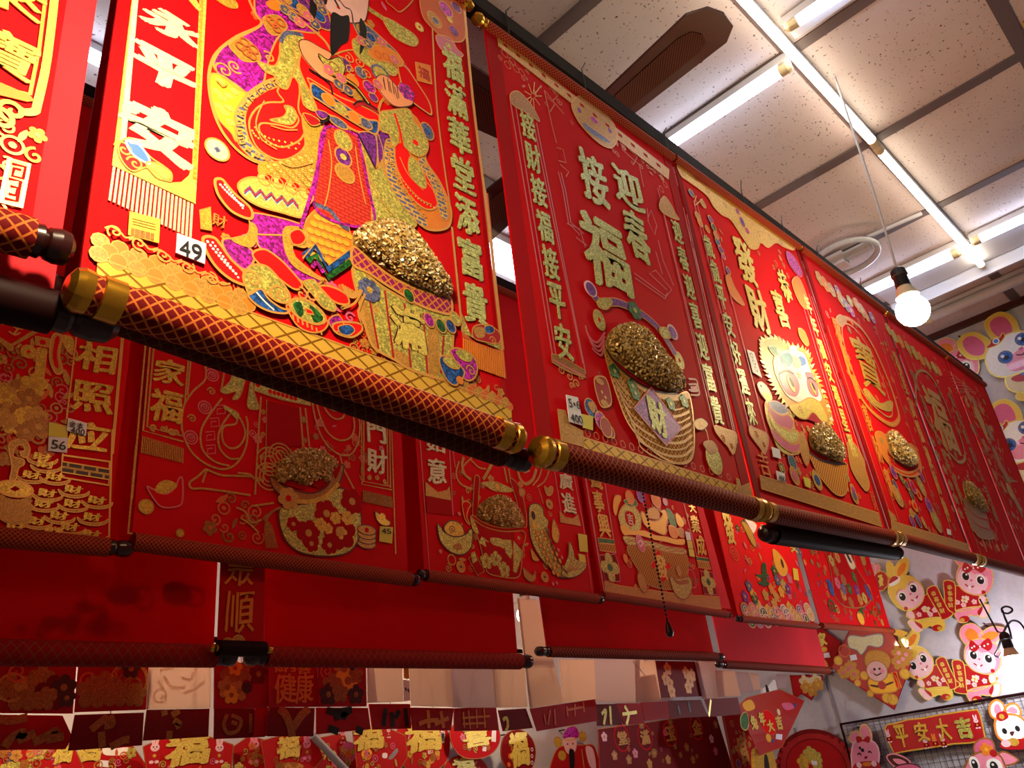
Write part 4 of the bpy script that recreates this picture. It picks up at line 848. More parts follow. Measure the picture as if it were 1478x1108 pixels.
fr(*G7); a = Art(S); a.fill('1148,608 1200,625 1255,645 1262,690 1245,760 1215,720 1180,680 1150,640', 'ochre', 'gold_line', .002); a.spiral('1190,680', .008, 1.4, 'red', .002, lv=1); a.spiral('1235,720', .006, 1.4, 'red', .002, lv=1); a.build('couplet_end', R); fr(*G6)
a = Art(S); a.fill('925,165 950,125 985,165 1010,215 1030,250 980,235 935,205', 'ochre', 'gold_line', .002); a.build('couplet_end', R); fr(0, 0, 1)
column(S, R, '迎春迎喜迎富貴', '972,316', '1038,617', .036, 'lime', .9, bold=.03)
fr(*G6); a = Art(S)
for t in ('385,-5 410,90 440,270 500,330 480,345 540,390', '400,0 425,100 452,265 520,325', '430,270 500,300 530,400', '790,535 960,660 990,622 905,520 870,535 965,625', '795,560 955,672 965,640', '918,360 945,470 1000,600', '905,420 940,540', '860,190 865,260 900,330 910,280 880,200 865,235'): a.line(t, 'pink_line', .0028, smooth=False); a.cut('fret_line', R)
fr(*G5)
for t in ('385,485 430,690 450,765', '385,485 490,612', '400,520 440,560 415,600', '410,470 460,510 430,540 480,600', '790,760 800,800 890,880 915,1000', '830,790 880,840 860,880', '450,790 485,800 500,870 460,860', '470,880 515,920 500,945'): a.line(t, 'orange_line', .0028, smooth=False); a.cut('fret_line', R)
fr(0, 0, 1)
for ch, p, q in (('接', (830, 212), (882, 306)), ('迎', (879, 232), (932, 312)), ('福', (830, 298), (914, 430)), ('春', (894, 298), (942, 384))): char_at(S, R, ch, p, q, 'lime', bold=.034)
fr(*G7); a = Art(S, .003)
a.fill('555,200 575,300 620,445 680,595 770,705 870,782 960,812 1022,775 1032,625 1005,440 940,450 850,440 740,385 640,310', 'weave', 'gold_line', .004); a.lv = 1
for k in range(9):
    o = 46*k; a.line([(572 + 13*k + k*k*.9, 265 + o), (640 + 13*k, 370 + o*.95), (740 + 11*k, 455 + o*.88), (850 + 8*k, 515 + o*.8), (940 + 6*k, 525 + o*.75), (1005 + 3*k, 500 + o*.7)], 'ochre', .005 if k % 2 else .003)
a.line('560,200 620,300 740,400 850,450 940,462 1005,450', 'ochre', .012, lv=2); a.line('562,205 620,290 740,385 850,432 940,440', 'brown', .006, lv=3)
for x, y in ((605, 320), (700, 400), (715, 440), (905, 495), (975, 480)): a.flower([(x, y)], .014, 'green', 'olive', 5, lv=4)
a.build('woven_basket', R)
a = Art(S, .005); a.fill('800,408 962,625 880,718 706,520', 'purple', 'pink_line', .004, False); d_ = a.build('diamond_label', R)
char_at(S, d_, '財', (772, 462), (895, 672), 'lime', bold=.05, base=.0055, slant=-.15)
sequins(S, R, '563,175 585,110 640,72 700,68 770,108 830,180 890,260 950,325 978,390 960,428 900,425 820,400 730,350 650,290 590,235', 2400, ('seq_a', 'seq_b', 'seq_b', 'seq_d'), .02, .0042)
fr(*G6); a = Art(S, .003)
for m_, w_ in (('gold_line', .018), ('purple', .013)): a.line('560,640 610,690 690,690 760,715 840,760 910,820 960,890 1010,970', m_, w_, lv=0 if m_ == 'gold_line' else 1)
a.disc('555,620', .017, 'pink_pale', .016, lv=2); a.disc('555,622', .013, 'purple', lv=3); a.disc('992,850', .017, 'pink_pale', lv=2); a.disc('990,852', .013, 'purple', lv=3); a.flower('790,735', .02, 'green', 'olive', 6, lv=3); a.fill('590,680 640,670 670,690 640,730 600,720', 'olive', 'gold_line', .002, lv=3); a.fill('920,830 960,830 980,880 940,880', 'olive', 'gold_line', .002, lv=3)
a.build('basket_handle', R)
a = Art(S, .003); a.coin('602,785', .015, 'olive', 'red', ry=.02); a.cut('coin', R); a.coin('1030,1000', .014, 'olive', 'red', ry=.018); a.cut('coin', R)
for k in range(4): a.line([(528 + 12*k, 815 + 40*k), (545 + 14*k, 870 + 30*k), (590 + 8*k, 905 + 22*k), (632, 850 + 22*k)], 'pink_line', .004, taper=False)
a.cut('swirl', R); fr(*G7)
for k in range(3): a.line([(1005, 360 + 30*k), (1045 + 5*k, 365 + 25*k), (1050 + 4*k, 400 + 22*k), (1015, 405 + 20*k)], 'pink_line', .004)
a.cut('swirl', R)
a.fill('500,365 550,350 575,390 592,480 570,508 530,495', 'red_toy', 'gold_line', .003); a.disc('530,375', .01, 'ochre', .006, lv=1); a.disc('555,490', .01, 'ochre', .006, lv=1); a.disc('540,430', .003, 'gold', lv=1); a.disc('560,460', .003, 'gold', lv=1); a.line('535,360 525,320', 'brown', .003); a.cut('firecracker', R)
a.disc('482,515', .015, 'blue', .016, 'gold_line'); a.fill('465,490 500,485 505,530 490,540', 'ochre', lv=1); a.cut('fruit', R); a.disc('535,585', .014, 'magenta', .016, 'gold_line', lv=1); a.disc('560,620', .014, 'red_toy', .017, 'gold_line', lv=2); a.disc('590,645', .008, 'red_toy', .01, 'gold_line', lv=1); a.cut('fruit', R)
a.disc('1140,790', .026, 'olive', .03, 'gold_line', .002, rot=-.5); a.fill('1080,700 1130,690 1160,740 1120,760', 'bronze', lv=1); a.line('1075,600 1100,640 1110,690', 'gold_line', .002); a.fill('1030,590 1070,570 1105,600 1080,630 1045,625', 'ochre', 'brown', .0015, lv=1); a.cut('gourd', R)
a.fill('305,522 345,530 365,600 440,640 445,722 325,690', 'ochre', 'gold_line', .0015, False); a.fill('440,672 1262,930 1266,990 446,735', 'diamond_gold', 'gold_line', .003, False); a.fill('1258,885 1275,895 1285,930 1330,910 1352,1015 1266,990', 'ochre', smooth=False)
for k in range(17): a.ring([(465 + 47*k, 650 + 14.5*k)], .006, 'orange_line', .0016)
a.build('hem_border', R)
t = plate(S, R, 'price_tag', '345,447 408,462 438,612 362,592', 'tag_white', .005); t['label'] = 'white price tag reading 5-6 and 400'
word(S, t, '5-6', '354,490', '416,505', .014, 'ink', 'handwriting', .01, base=.0052); word(S, t, '400', '366,568', '430,583', .013, 'ink', 'handwriting', .01, base=.0052)
t = plate(S, R, 'barcode_tag', '425,548 490,562 490,637 438,622', 'tag_yellow', .0045)
# ================================================================ print on the lion head banner
S = B3; R = r3; fr(*G8); a = Art(S)
a.fill('72,165 140,200 200,265 330,345 430,405 600,510 700,575 805,660 800,700 742,682 690,655 640,685 595,655 575,690 530,690 485,630 440,560 400,505 350,480 300,430 262,365 200,312 130,262 95,235', 'gold', 'gold_line', .003)
a.disc('478,525', .013, 'purple', .017, 'gold_line', lv=1); a.disc('450,460', .010, 'magenta', .01, 'gold_line', lv=1); a.disc('510,580', .010, 'magenta', .01, 'gold_line', lv=1); a.disc('480,525', .005, 'blue', lv=2)
for x, y in ((180, 250), (260, 330), (370, 420), (580, 600), (650, 620), (720, 650), (110, 220)): a.ring([(x, y)], .007, 'bronze', .002, lv=1)
a.build('valance', R); a = Art(S)
for x, y, r_, m_ in ((160, 345, .011, 'blue'), (232, 410, .012, 'ochre'), (200, 490, .012, 'ochre'), (215, 530, .011, 'orange'), (280, 510, .011, 'purple'), (300, 560, .011, 'green'), (315, 610, .011, 'ochre'), (325, 650, .011, 'blue'), (345, 700, .012, 'purple'), (360, 740, .009, 'magenta'), (390, 830, .010, 'purple'), (260, 570, .010, 'orange')): a.disc([(x, y)], r_, m_, out='gold_line', ow=.0025)
a.line('190,360 180,420 230,380', 'gold_line', .003); a.fill('375,870 400,860 430,930 490,1035 470,1042 420,1000 390,940', 'orange', 'gold_line', .002); a.build('garland', R)
fr(0, 0, 1); couplet(('1000,290 1081,620', '1053,425 1105,625', '1040,370 1056,440', '1004,290 1085,620'))
fr(*H1); a = Art(S); a.fill('462,900 500,915 578,950 590,1010 565,1090 535,1050 490,990 465,950', 'ochre', 'pink_line', .002); a.spiral('510,960', .008, 1.4, 'red', .002, lv=1); a.spiral('560,1030', .006, 1.4, 'red', .002, lv=1); a.build('couplet_end', R); fr(0, 0, 1)
column(S, R, '歲歲平安好運來', '1017,338', '1088,617', .036, 'lime', .9, bold=.03)
for ch, p, q in (('發', (1052, 338), (1096, 416)), ('財', (1072, 410), (1116, 486)), ('恭', (1117, 386), (1146, 440)), ('喜', (1109, 416), (1141, 476))): char_at(S, R, ch, p, q, 'gold_bright', bold=.036)
couplet(('1146,400 1222,660', '1166,425 1244,665', '1150,398 1226,660', '1170,428 1248,665'), w=.004); fr(*H1)
a = Art(S); fr(*G8); a.fill('790,895 830,870 870,950 900,1060 860,1060 815,985', 'orange', 'gold_line', .002); a.cut('couplet_end', R); a.fill('755,710 800,740 850,830 845,870 800,830 765,770', 'magenta', 'pink_line', .002, lv=1); a.cut('pendant', R); fr(*H1); a.fill('790,250 830,270 860,350 840,365 800,310', 'orange', 'gold_line', .002); a.cut('pendant', R); fr(*H2); a.fill('655,365 700,370 760,470 775,545 800,640 780,688 730,630 680,540 660,440', 'ochre', 'gold_line', .003); a.build('couplet_end', R); fr(0, 0, 1)
column(S, R, '年年福安福星照', '1160,424', '1234,662', .036, 'gold_bright', .92, bold=.035)
fr(*H1); a = Art(S, .003)
rim = [(555, 330), (640, 320), (720, 365), (810, 395), (855, 440), (880, 540), (915, 600), (955, 700), (985, 790), (1000, 870), (960, 920), (870, 840), (760, 810), (690, 730), (640, 650), (600, 570), (560, 480), (550, 400)]
a.fill(rim, 'ochre', 'gold_bright', .004); a.lv = 1; rs = smooth_pts(rim, True, 3); cx, cy = 770, 600
for i in range(0, len(rs), 1):
    x, y = rs[i]; nx, ny = x - cx, y - cy; l = math.hypot(nx, ny); nx /= l; ny /= l
    a.fill([(x - 14*ny, y + 14*nx), (x + 34*nx, y + 34*ny), (x + 14*ny, y - 14*nx)], ('gold_bright', 'ochre', 'cream')[i % 3], smooth=False)
a.lv = 2
a.fill('622,450 660,410 730,395 820,420 862,520 900,610 940,720 880,745 790,745 710,700 655,610 625,530', 'white', 'cream', .002); a.lv = 3
a.fill('585,375 640,380 668,430 620,430', 'green', 'white', .002); a.fill('640,385 668,400 672,432 650,425', 'white')
a.fill('670,430 720,420 745,460 720,510 680,480', 'teal', 'sky', .002); a.fill('790,440 825,450 835,490 800,500', 'sky'); a.fill('725,375 765,370 780,410 755,440 725,420', 'white', 'cream', .002); a.fill('745,450 790,455 800,500 765,510', 'cream', 'gold_line', .0015)
a.fill('640,500 700,490 715,530 670,560', 'pink'); a.fill('830,545 875,550 885,590 850,590', 'pink'); a.fill('660,560 720,530 765,570 790,640 770,700 720,690 680,640', 'pink', 'pink_deep', .002); a.fill('845,590 880,590 910,640 915,700 880,700 850,650', 'pink', 'pink_deep', .002); a.lv = 4
a.disc('735,625', .014, 'gold_bright', .021, 'bronze', rot=.4); a.disc('738,612', .008, 'black', .013, lv=5, rot=.4); a.disc('882,655', .009, 'gold_bright', .018, 'bronze', rot=.4); a.disc('884,640', .006, 'black', .011, lv=5, rot=.4)
a.line('655,560 700,535 750,555', 'black', .004, lv=5); a.line('845,585 870,585 900,610', 'black', .004, lv=5)
a.fill('722,770 790,748 860,715 930,752 978,860 940,872 880,812 835,855 775,838', 'gold_bright', 'gold_line', .003); a.fill('840,850 880,815 930,865 960,880 930,890 880,870', 'red_toy', lv=3); a.spiral('800,800', .012, 1.6, 'ochre', .003, lv=5)
a.flower('790,565', .010, 'cream', 'gold', 5); a.build('lion_head', R)
a = Art(S, .003)
a.fill('515,625 545,610 590,655 612,720 580,732 540,690', 'white', 'cream', .002); a.disc('538,635', .003, 'black', lv=1); a.fill('545,680 600,690 612,722 575,730', 'yellow', lv=1)
fr(*H2)
a.fill('110,90 200,110 280,170 300,260 330,350 335,430 260,445 190,400 150,300 112,190', 'olive', 'gold_line', .003); a.lv = 1
a.fill('128,100 180,92 240,130 255,165 200,175 150,140', 'steel', 'pink_pale', .003); a.fill('108,95 150,150 210,185 255,180 290,225 280,280 240,270 190,250 135,180', 'pink_deep', 'gold_line', .003); a.fill('130,170 190,255 280,290 322,290 325,340 290,370 220,330 150,250', 'olive', 'gold_line', .003); a.fill('145,270 220,340 290,380 330,370 325,420 280,430 210,390 155,320', 'pink_deep', 'gold_line', .003, lv=2); a.build('winged_cloak', R)
a = Art(S, .003); a.fill('395,440 450,478 560,505 645,500 655,600 640,705 580,712 510,645 450,560', 'weave', 'gold_line', .003); a.fill('310,330 360,300 400,440 380,520 340,430', 'ochre', 'orange_line', .003); a.line('395,430 470,480 560,502 640,505', 'brown', .007, lv=1); a.build('woven_basket', R)
sequins(S, R, '398,300 430,250 470,235 520,275 570,340 610,400 622,470 590,492 530,470 460,435 410,390', 1100, ('seq_a', 'seq_c', 'seq_b'), .018, .0042)
a = Art(S, .003)
for nm, x, y, r_, m1, m2 in (('pot', 285, 495, .017, 'blue', 'teal'), ('pot', 450, 615, .020, 'gold', 'blue'), ('fruit', 300, 585, .018, 'ochre', 'pink_deep'), ('fruit', 215, 535, .011, 'green', 'olive'), ('pouch', 700, 720, .017, 'ochre', 'steel'), ('pouch', 690, 680, .013, 'gold', 'magenta'), ('coin', 655, 600, .008, 'green', 'olive')):
    a.disc([(x, y)], r_, m1, r_*1.15, 'gold_line', .003); a.disc([(x, y)], r_*.62, m2, lv=1); a.cut(nm, R)
a.fill('68,585 862,835 885,925 78,672', 'ochre', 'gold_line', .003, False); a.build('hem_border', R)
char_at(S, R, '吉', (50, 425), (150, 590), 'orange', 'seal_mark', .0); char_at(S, R, '財', (800, 690), (862, 815), 'orange_line', 'seal_mark', .0)
for t in ('145,395 198,412 207,475 155,460', '175,553 230,572 240,632 184,615'):
    k_ = plate(S, R, 'price_tag', t, 'tag_white', .004)
word(S, k_, '400', '188,600', '232,612', .012, 'ink', 'handwriting', .01, base=.0045)
plate(S, R, 'barcode_tag', '355,592 402,610 405,672 368,655', 'tag_yellow', .004)
fr(*H1); k_ = plate(S, R, 'name_tag', '442,393 490,412 542,582 482,545', 'tag_white', .004)
a = Art(S, .0045)
for x, y in ((472, 435), (488, 480), (502, 525)): a.ring([(x, y)], .006, 'ink', .0016)
a.build('stamp', k_)
# ================================================================ print on the medallion banner
S = B4; R = r4; fr(*H3); a = Art(S)
for x, y, r_, m_ in ((10, 110, .02, 'ochre'), (50, 150, .022, 'orange'), (95, 190, .02, 'ochre'), (140, 200, .017, 'purple'), (165, 260, .022, 'ochre'), (200, 300, .02, 'steel'), (225, 270, .016, 'olive'), (235, 340, .018, 'magenta'), (280, 300, .022, 'orange'), (315, 340, .022, 'ochre'), (345, 380, .016, 'orange'), (385, 390, .018, 'purple')): a.flower([(x, y)], r_ * 1.35, m_, 'gold', 6); a.ring([(x, y)], r_ * 1.1, 'gold_line', .002, lv=1.5); a.cut('flower', R)
fr(0, 0, 1)
couplet(('1193,470 1293,770', '1205,480 1304,775'), 'orange_line', .004)
couplet(('1262,470 1372,800', '1275,480 1385,805'), 'orange_line', .004)
column(S, R, '福祿壽喜財寶', '1200,455', '1290,720', .036, 'orange', .9, bold=.03)
column(S, R, '福星高照迎財神', '1288,505', '1370,755', .034, 'ochre', .9, bold=.03)
fr(*H1); a = Art(S)
ov = '1062,200 1095,180 1150,200 1220,262 1290,370 1350,500 1410,650 1450,780 1460,850 1420,890 1350,860 1250,770 1160,620 1100,450 1068,310'
for m_, w_, l_ in (('orange', .016, 0), ('gold_line', .004, 1)): a.line(ov, m_, w_, True, lv=l_)
a.line('1085,230 1130,225 1200,290 1290,440 1370,640 1415,790 1400,840 1330,800 1220,680 1140,500 1090,330', 'gold_line', .005, True)
a.fill('1040,180 1070,160 1110,200 1080,240 1050,220', 'ochre', 'gold_line', .002, lv=2); a.build('medallion', R)
char_at(S, R, '寶', (1118, 282), (1372, 690), 'gold', bold=.012)
a = Art(S); a.fill('1222,660 1250,655 1330,745 1395,730 1420,745 1415,795 1380,802 1300,765 1250,710', 'gold'); a.build('brush_tail', R)
fr(*H4); a = Art(S, .003)
a.fill('238,260 300,255 340,330 340,450 400,540 520,582 600,520 500,380 540,350 590,420 618,520 615,590 540,622 430,592 345,510 270,390', 'orange', 'gold_line', .003); a.disc('290,320', .012, 'ochre', out='gold_line', lv=1); a.disc('525,410', .014, 'purple', out='gold_line', lv=1); a.line('350,500 430,575 530,605 608,560', 'red', .003, lv=1); a.build('bowl', R)
sequins(S, R, '328,280 365,235 410,270 450,330 490,375 545,430 575,490 560,530 510,535 440,500 365,440 345,370', 1000, ('seq_a', 'seq_b', 'seq_c'), .018, .0045)
a = Art(S, .003)
for nm, x, y, rx, ry, m1, m2 in (('flower', 390, 580, .020, .02, 'magenta', 'purple'), ('jewel', 405, 690, .012, .017, 'blue', 'steel'), ('leaf', 455, 630, .012, .016, 'green', 'olive'), ('leaf', 500, 690, .012, .014, 'green', 'purple'), ('leaf', 540, 770, .013, .018, 'green', 'steel'), ('flower', 550, 705, .019, .02, 'magenta', 'red'), ('jewel', 585, 640, .008, .012, 'blue', 'ochre'), ('flower', 620, 610, .014, .02, 'purple', 'magenta'), ('drum', 425, 780, .025, .03, 'ochre', 'gold'), ('flask', 620, 700, .022, .03, 'ochre', 'olive'), ('fruit', 600, 770, .016, .016, 'orange', 'red'), ('orange', 565, 860, .018, .016, 'orange', 'red_hot'), ('plum', 690, 870, .026, .03, 'magenta', 'purple'), ('ribbon', 595, 985, .014, .02, 'blue', 'purple'), ('ribbon', 545, 990, .016, .018, 'purple', 'magenta'), ('lotus_seed', 540, 920, .014, .012, 'olive', 'ochre'), ('peach', 740, 980, .03, .036, 'ochre', 'olive'), ('leaf', 640, 1000, .010, .016, 'ochre', 'olive')):
    a.disc([(x, y)], rx, m1, ry, 'gold_line', .003, rot=.35); a.disc([(x, y)], rx*.5, m2, ry*.5, lv=1); a.cut(nm, R)
a.fill('370,985 1010,1180 1020,1290 375,1080', 'ochre', 'gold_line', .003, False); a.fill('345,890 400,940 420,985 370,985', 'ochre', smooth=False); a.build('hem_border', R)
plate(S, R, 'price_tag', '830,1050 860,1060 866,1105 836,1095', 'tag_white', .004)
# ================================================================ print on the arched character banner
S = B5; R = r5; fr(*H3); a = Art(S)
for x, y, r_, m_ in ((500, 470, .018, 'ochre'), (545, 520, .02, 'olive'), (590, 560, .02, 'orange'), (640, 600, .02, 'ochre'), (690, 640, .022, 'olive'), (735, 680, .022, 'orange'), (780, 715, .02, 'ochre'), (830, 745, .02, 'olive'), (865, 770, .016, 'orange')): a.flower([(x, y)], r_ * 1.35, m_, 'gold', 6); a.ring([(x, y)], r_ * 1.1, 'gold_line', .002, lv=1.5); a.cut('flower', R)
a = Art(S)
for m_, w_, l_ in (('bronze', .014, 0), ('gold_line', .004, 1)): a.line('700,1020 695,850 710,780 760,770 820,830 890,960 950,1108', m_, w_, lv=l_)
fr(*H4)
for m_, w_, l_ in (('bronze', .014, 0), ('gold_line', .004, 1)): a.line('640,80 700,200 790,330 880,450 940,500 985,460 960,330 900,160', m_, w_, lv=l_)
a.build('arch_border', R); fr(0, 0, 1); char_at(S, R, '福', (1326, 553), (1386, 655), 'ochre', bold=.03)
couplet(('1300,500 1415,800', '1370,560 1455,790'), 'orange_line', .005)
column(S, R, '富貴吉祥如意', '1312,530', '1406,770', .035, 'bronze', .9, bold=.03); column(S, R, '萬事如意大吉祥', '1368,565', '1440,755', .034, 'bronze', .9, bold=.03)
fr(*H4); sequins(S, R, '965,680 990,655 1030,690 1080,750 1130,840 1155,915 1110,895 1050,855 990,790', 600, ('seq_a', 'seq_b', 'seq_d'), .018, .005)
a = Art(S, .003); a.fill('975,800 1050,865 1150,920 1190,1060 1220,1130 1100,1120 1030,1010 990,900', 'bronze', 'ochre', .003); a.line('1000,880 1080,950 1170,980', 'red', .003, lv=1); a.line('1030,960 1100,1030 1200,1060', 'red', .003, lv=1); a.build('basket', R)
a = Art(S, .002)
for x, y, r_ in ((720, 330, .018), (760, 440, .02), (820, 560, .018), (870, 690, .02), (910, 800, .022), (950, 920, .02), (820, 420, .014), (900, 620, .014)): a.flower([(x, y)], r_, 'bronze', 'ochre', 5); a.cut('flower', R)
# ================================================================ print on the banner by the wall
S = B6; R = r6; fr(*H4); a = Art(S)
a.fill('1060,35 1080,40 1130,140 1155,215 1180,310 1165,300 1120,200 1075,110', 'ochre'); a.cut('figure_hat', R)
for x, y, r_, m_ in ((1010, -60, .03, 'orange_line'), (1060, 0, .025, 'bronze'), (1120, 60, .025, 'orange_line'), (1190, 250, .03, 'bronze'), (1240, 430, .03, 'bronze'), (1280, 530, .03, 'orange_line'), (1320, 600, .03, 'bronze'), (1360, 740, .035, 'ochre'), (1420, 850, .03, 'bronze'), (1150, 360, .022, 'orange_line'), (1300, 700, .02, 'orange_line'), (1050, 220, .02, 'bronze'), (1230, 600, .02, 'orange_line')): a.flower([(x, y)], r_, m_, 'bronze', 7); a.ring([(x, y)], r_*1.15, 'bronze', .003); a.cut('peony', R)
for k in range(4): a.line([(1230 + 20*k, 420), (1250 + 22*k, 560), (1310 + 22*k, 640), (1370 + 16*k, 660)], 'bronze', .004)
a.build('robe_lines', R); fr(0, 0, 1); couplet(('1390,575 1490,830',), 'orange_line', .006); fr(*H3)
a = Art(S)
for k in range(7): a.line([(925 + 10*k, 770 + 25*k), (970 + 25*k, 800 + 20*k), (1040 + 12*k, 855 + 14*k)], 'orange_line', .003); a.cut('cloud_line', R)
# ================================================================ second row
H7 = (0, 430, 4.923); H8 = (0, 620, 4.6156); I1 = (170, 480, 4.6156); I2 = (340, 540, 4.6156); I3 = (560, 640, 4.6156); I4 = (820, 680, 5.681); I5 = (1000, 720, 4.6156)
# --- heaped ingots
S = R0; R = q0; fr(*H7)
couplet(('545,230 465,900', '868,200 788,1110', '880,200 798,1110'), 'gold_line', .0028); fr(*H8); couplet(('745,0 722,730', '415,160 402,318 720,372 728,210', '415,172 727,215'), 'gold_line', .003); fr(*H7)
for ch, p, q in (('門', (640, 150), (800, 285)), ('相', (560, 300), (808, 552)), ('照', (522, 580), (782, 832)), ('应', (486, 866), (752, 1106))): char_at(S, R, ch, p, q, 'gold', bold=.03)
a = Art(S)
a.fill('-20,270 75,330 250,222 290,235 90,345 95,380 60,380 -20,300', 'ochre', smooth=False); a.cut('ruler', R); a.fill('245,275 352,295 348,355 250,335', 'ochre', 'gold_line', .002, False); a.disc('300,318', .005, 'red', lv=1); a.cut('banknote', R)
a.fill('262,355 330,365 300,648 240,585', 'gold', 'gold_line', .002, False); a.cut('ruler', R); a.fill('375,265 437,275 415,400 440,520 395,540 355,460 352,380', 'ochre', 'gold_line', .003); a.fill('392,285 420,290 400,400 412,500 385,480 372,400', 'red', lv=1); a.cut('ribbon', R); a.fill('445,270 515,295 500,400 450,330', 'gold', 'gold_line', .002); a.cut('ribbon', R)
a.coin('200,385', .012); a.cut('coin', R)
for x, y, r_, m_ in ((80, 660, .02, 'ochre'), (160, 640, .02, 'bronze'), (240, 620, .022, 'gold'), (120, 740, .022, 'gold'), (40, 760, .022, 'bronze'), (200, 720, .02, 'bronze'), (190, 850, .02, 'gold'), (100, 900, .02, 'gold'), (260, 840, .018, 'ochre'), (270, 920, .022, 'bronze'), (30, 700, .018, 'gold'), (20, 860, .02, 'ochre'), (180, 950, .018, 'bronze')): a.flower([(x, y)], r_, m_, 'ochre', 5); a.cut('peony_petal', R)
for x, y in ((30, 560), (45, 590), (350, 850), (440, 660), (430, 700), (450, 750)): a.spiral([(x, y)], .012, 1.4, 'pink_line', .002, x); a.cut('cloud_line', R); a = Art(S)
a.line('10,190 60,185 110,215 160,225', 'gold_line', .003); a.line('90,265 130,215', 'gold_line', .003); a.line('60,240 100,265 140,250', 'gold_line', .003); a.build('branch_lines', R)
fr(*H8); a = Art(S)
a.fill('55,110 100,72 165,72 195,130 180,180 150,185 130,155 160,140 145,105 100,115 85,180 150,200 155,235 120,260 100,335 62,335 75,250', 'ochre', 'gold_line', .002); a.cut('curl', R)
a.fill('412,215 725,265 722,335 408,285', 'fret_gold', 'gold_line', .002, False); a.cut('key_band', R)
n_ = 0
for x, y in ((275, 190), (300, 240), (205, 310), (360, 320), (310, 430), (485, 405), (640, 478), (285, 500), (480, 500), (390, 580), (610, 590), (240, 615), (460, 655), (95, 665), (350, 685), (605, 705), (20, 700)):
    a.fill([(x - 100, y - 5), (x - 85, y + 28), (x - 30, y + 48), (x + 40, y + 52), (x + 95, y + 35), (x + 105, y + 8), (x + 80, y + 25), (x + 20, y + 34), (x - 50, y + 26)], 'ochre', 'gold_line', .0015, lv=n_ * .05); g_ = a.cut('ingot', R); n_ += 1
    char_at(S, g_, '財', (x - 55, y - 38), (x + 55, y + 26), 'gold', 'mark', .04, .0)
for k in range(6): a.line([(0 - 6, 440 + 28*k), (40, 470 + 28*k), (110, 482 + 28*k), (170, 470 + 28*k), (202, 440 + 28*k)], 'ochre', .007, lv=1)
a.disc('95,398', .026, 'gold', .013, 'gold_line', .003, lv=2); a.fill('95,380 130,398 95,416 62,398', 'red_dark', lv=3, smooth=False); a.build('coin_stack', R)
fr(*H7)
t = plate(S, R, 'barcode_tag', '342,888 478,915 470,1000 338,985', 'tag_yellow', .004); t = plate(S, R, 'price_tag', '338,990 475,1002 468,1106 334,1092', 'tag_white', .005); t['label'] = 'white price tag reading 56'
word(S, t, '56', '352,1045', '462,1060', .016, 'ink', 'handwriting', .01, base=.0052)
t = plate(S, R, 'price_tag', '475,860 610,898 600,988 464,950', 'tag_white', .006); t['label'] = 'white price tag reading 400'
word(S, t, '金本', '478,900', '585,925', .011, 'ink', 'handwriting', .005, base=.0062); word(S, t, '400', '490,945', '592,968', .011, 'ink', 'handwriting', .01, base=.0062)
# --- outlined robe and flowered sack
S = R1; R = q1; fr(*I1); LN = 'ochre'
couplet(('185,40 90,1110', '215,50 165,655 432,728', '240,55 190,630 425,690', '470,140 442,480', '486,145 460,420'), LN, .0032)
fr(*H8); couplet(('905,100 850,690 1480,790',), LN, .004); fr(*I1)
for ch, p, q in (('一', (292, 95), (410, 150)), ('家', (248, 168), (432, 362)), ('福', (222, 368), (418, 608))): char_at(S, R, ch, p, q, 'gold', bold=.03)
a = Art(S)
for x, y in ((235, 635), (300, 640), (355, 660), (385, 670)): a.spiral([(x, y)], .007, 1.4, 'ochre', .004, x)
a.cut('cloud_ornament', R); fringe(a, '160,690', '440,775', '150,800', '438,872', 24, 'ochre', .5); a.cut('fringe', R)
for t in ('575,185 580,310 500,390 440,480 422,580 432,680 490,800 590,880 700,912 790,870 850,760 862,620 850,560', '690,440 600,560 550,660 560,780 640,860 740,890', '745,540 690,620 665,700 680,780 740,840 810,840', '710,230 690,360 680,390', '580,910 530,960 475,1000 490,1040 560,1040 720,1060 880,1085', '580,910 680,950 760,955 900,960', '590,910 560,1000', '950,430 935,650 910,1080', '990,450 985,760 960,1000', '1210,500 1230,760', '1245,505 1272,760'): a.line(t, LN, .0038); a.cut('robe_line', R)
a.line('700,630 780,610 800,560 840,640 840,700 800,760 740,770 695,720', LN, .0038, True); a.cut('robe_outline', R)
a.fill('770,255 842,280 830,370 800,440 760,445 785,395 720,410 680,388 740,330', 'olive', LN, .002); a.fill('705,490 760,515 800,545 790,580 740,530 710,515', 'olive', LN, .002); a.fill('885,305 905,400 935,500 905,515 860,495 868,400', 'olive', LN, .002); a.cut('cuff', R)
for x, y in ((625, 285), (575, 500), (482, 700)): a.ring([(x, y)], .013, 'pink_line', .0025); a.ring([(x, y)], .008, 'pink_line', .002); a.spiral([(x, y)], .006, 1.5, 'pink_line', .002); a.cut('roundel', R)
for x, y in ((680, 515), (640, 600), (610, 690), (615, 780)): a.line([(x-32, y-25), (x+28, y-30), (x+32, y+25), (x-25, y+30), (x-20, y-5), (x+12, y-8)], 'pink_line', .002, smooth=False); a.cut('key_motif', R)
for x, y in ((620, 395), (490, 575)): a.spiral([(x, y)], .009, 1.5, 'ochre', .003); a.cut('cloud_mark', R)
a.fill('905,310 1090,400 1285,440 1280,488 1090,450 905,388', 'olive', LN, .003, False); a.disc('928,352', .005, 'red', lv=1); a.disc('1255,448', .005, 'red', lv=1)
for k in range(7): a.disc([(1010 + 28*k, 395 + 8*k)], .0045, 'red', .005, lv=1)
a.cut('belt', R); a.fill('990,455 1205,505 1222,760 985,770', 'red_dark', smooth=False); a.cut('apron', R)
for x, y in ((968, 530), (965, 680), (958, 830), (1230, 580), (935, 980)): a.spiral([(x, y)], .006, 1.8, LN, .002); a.cut('edge_motif', R)
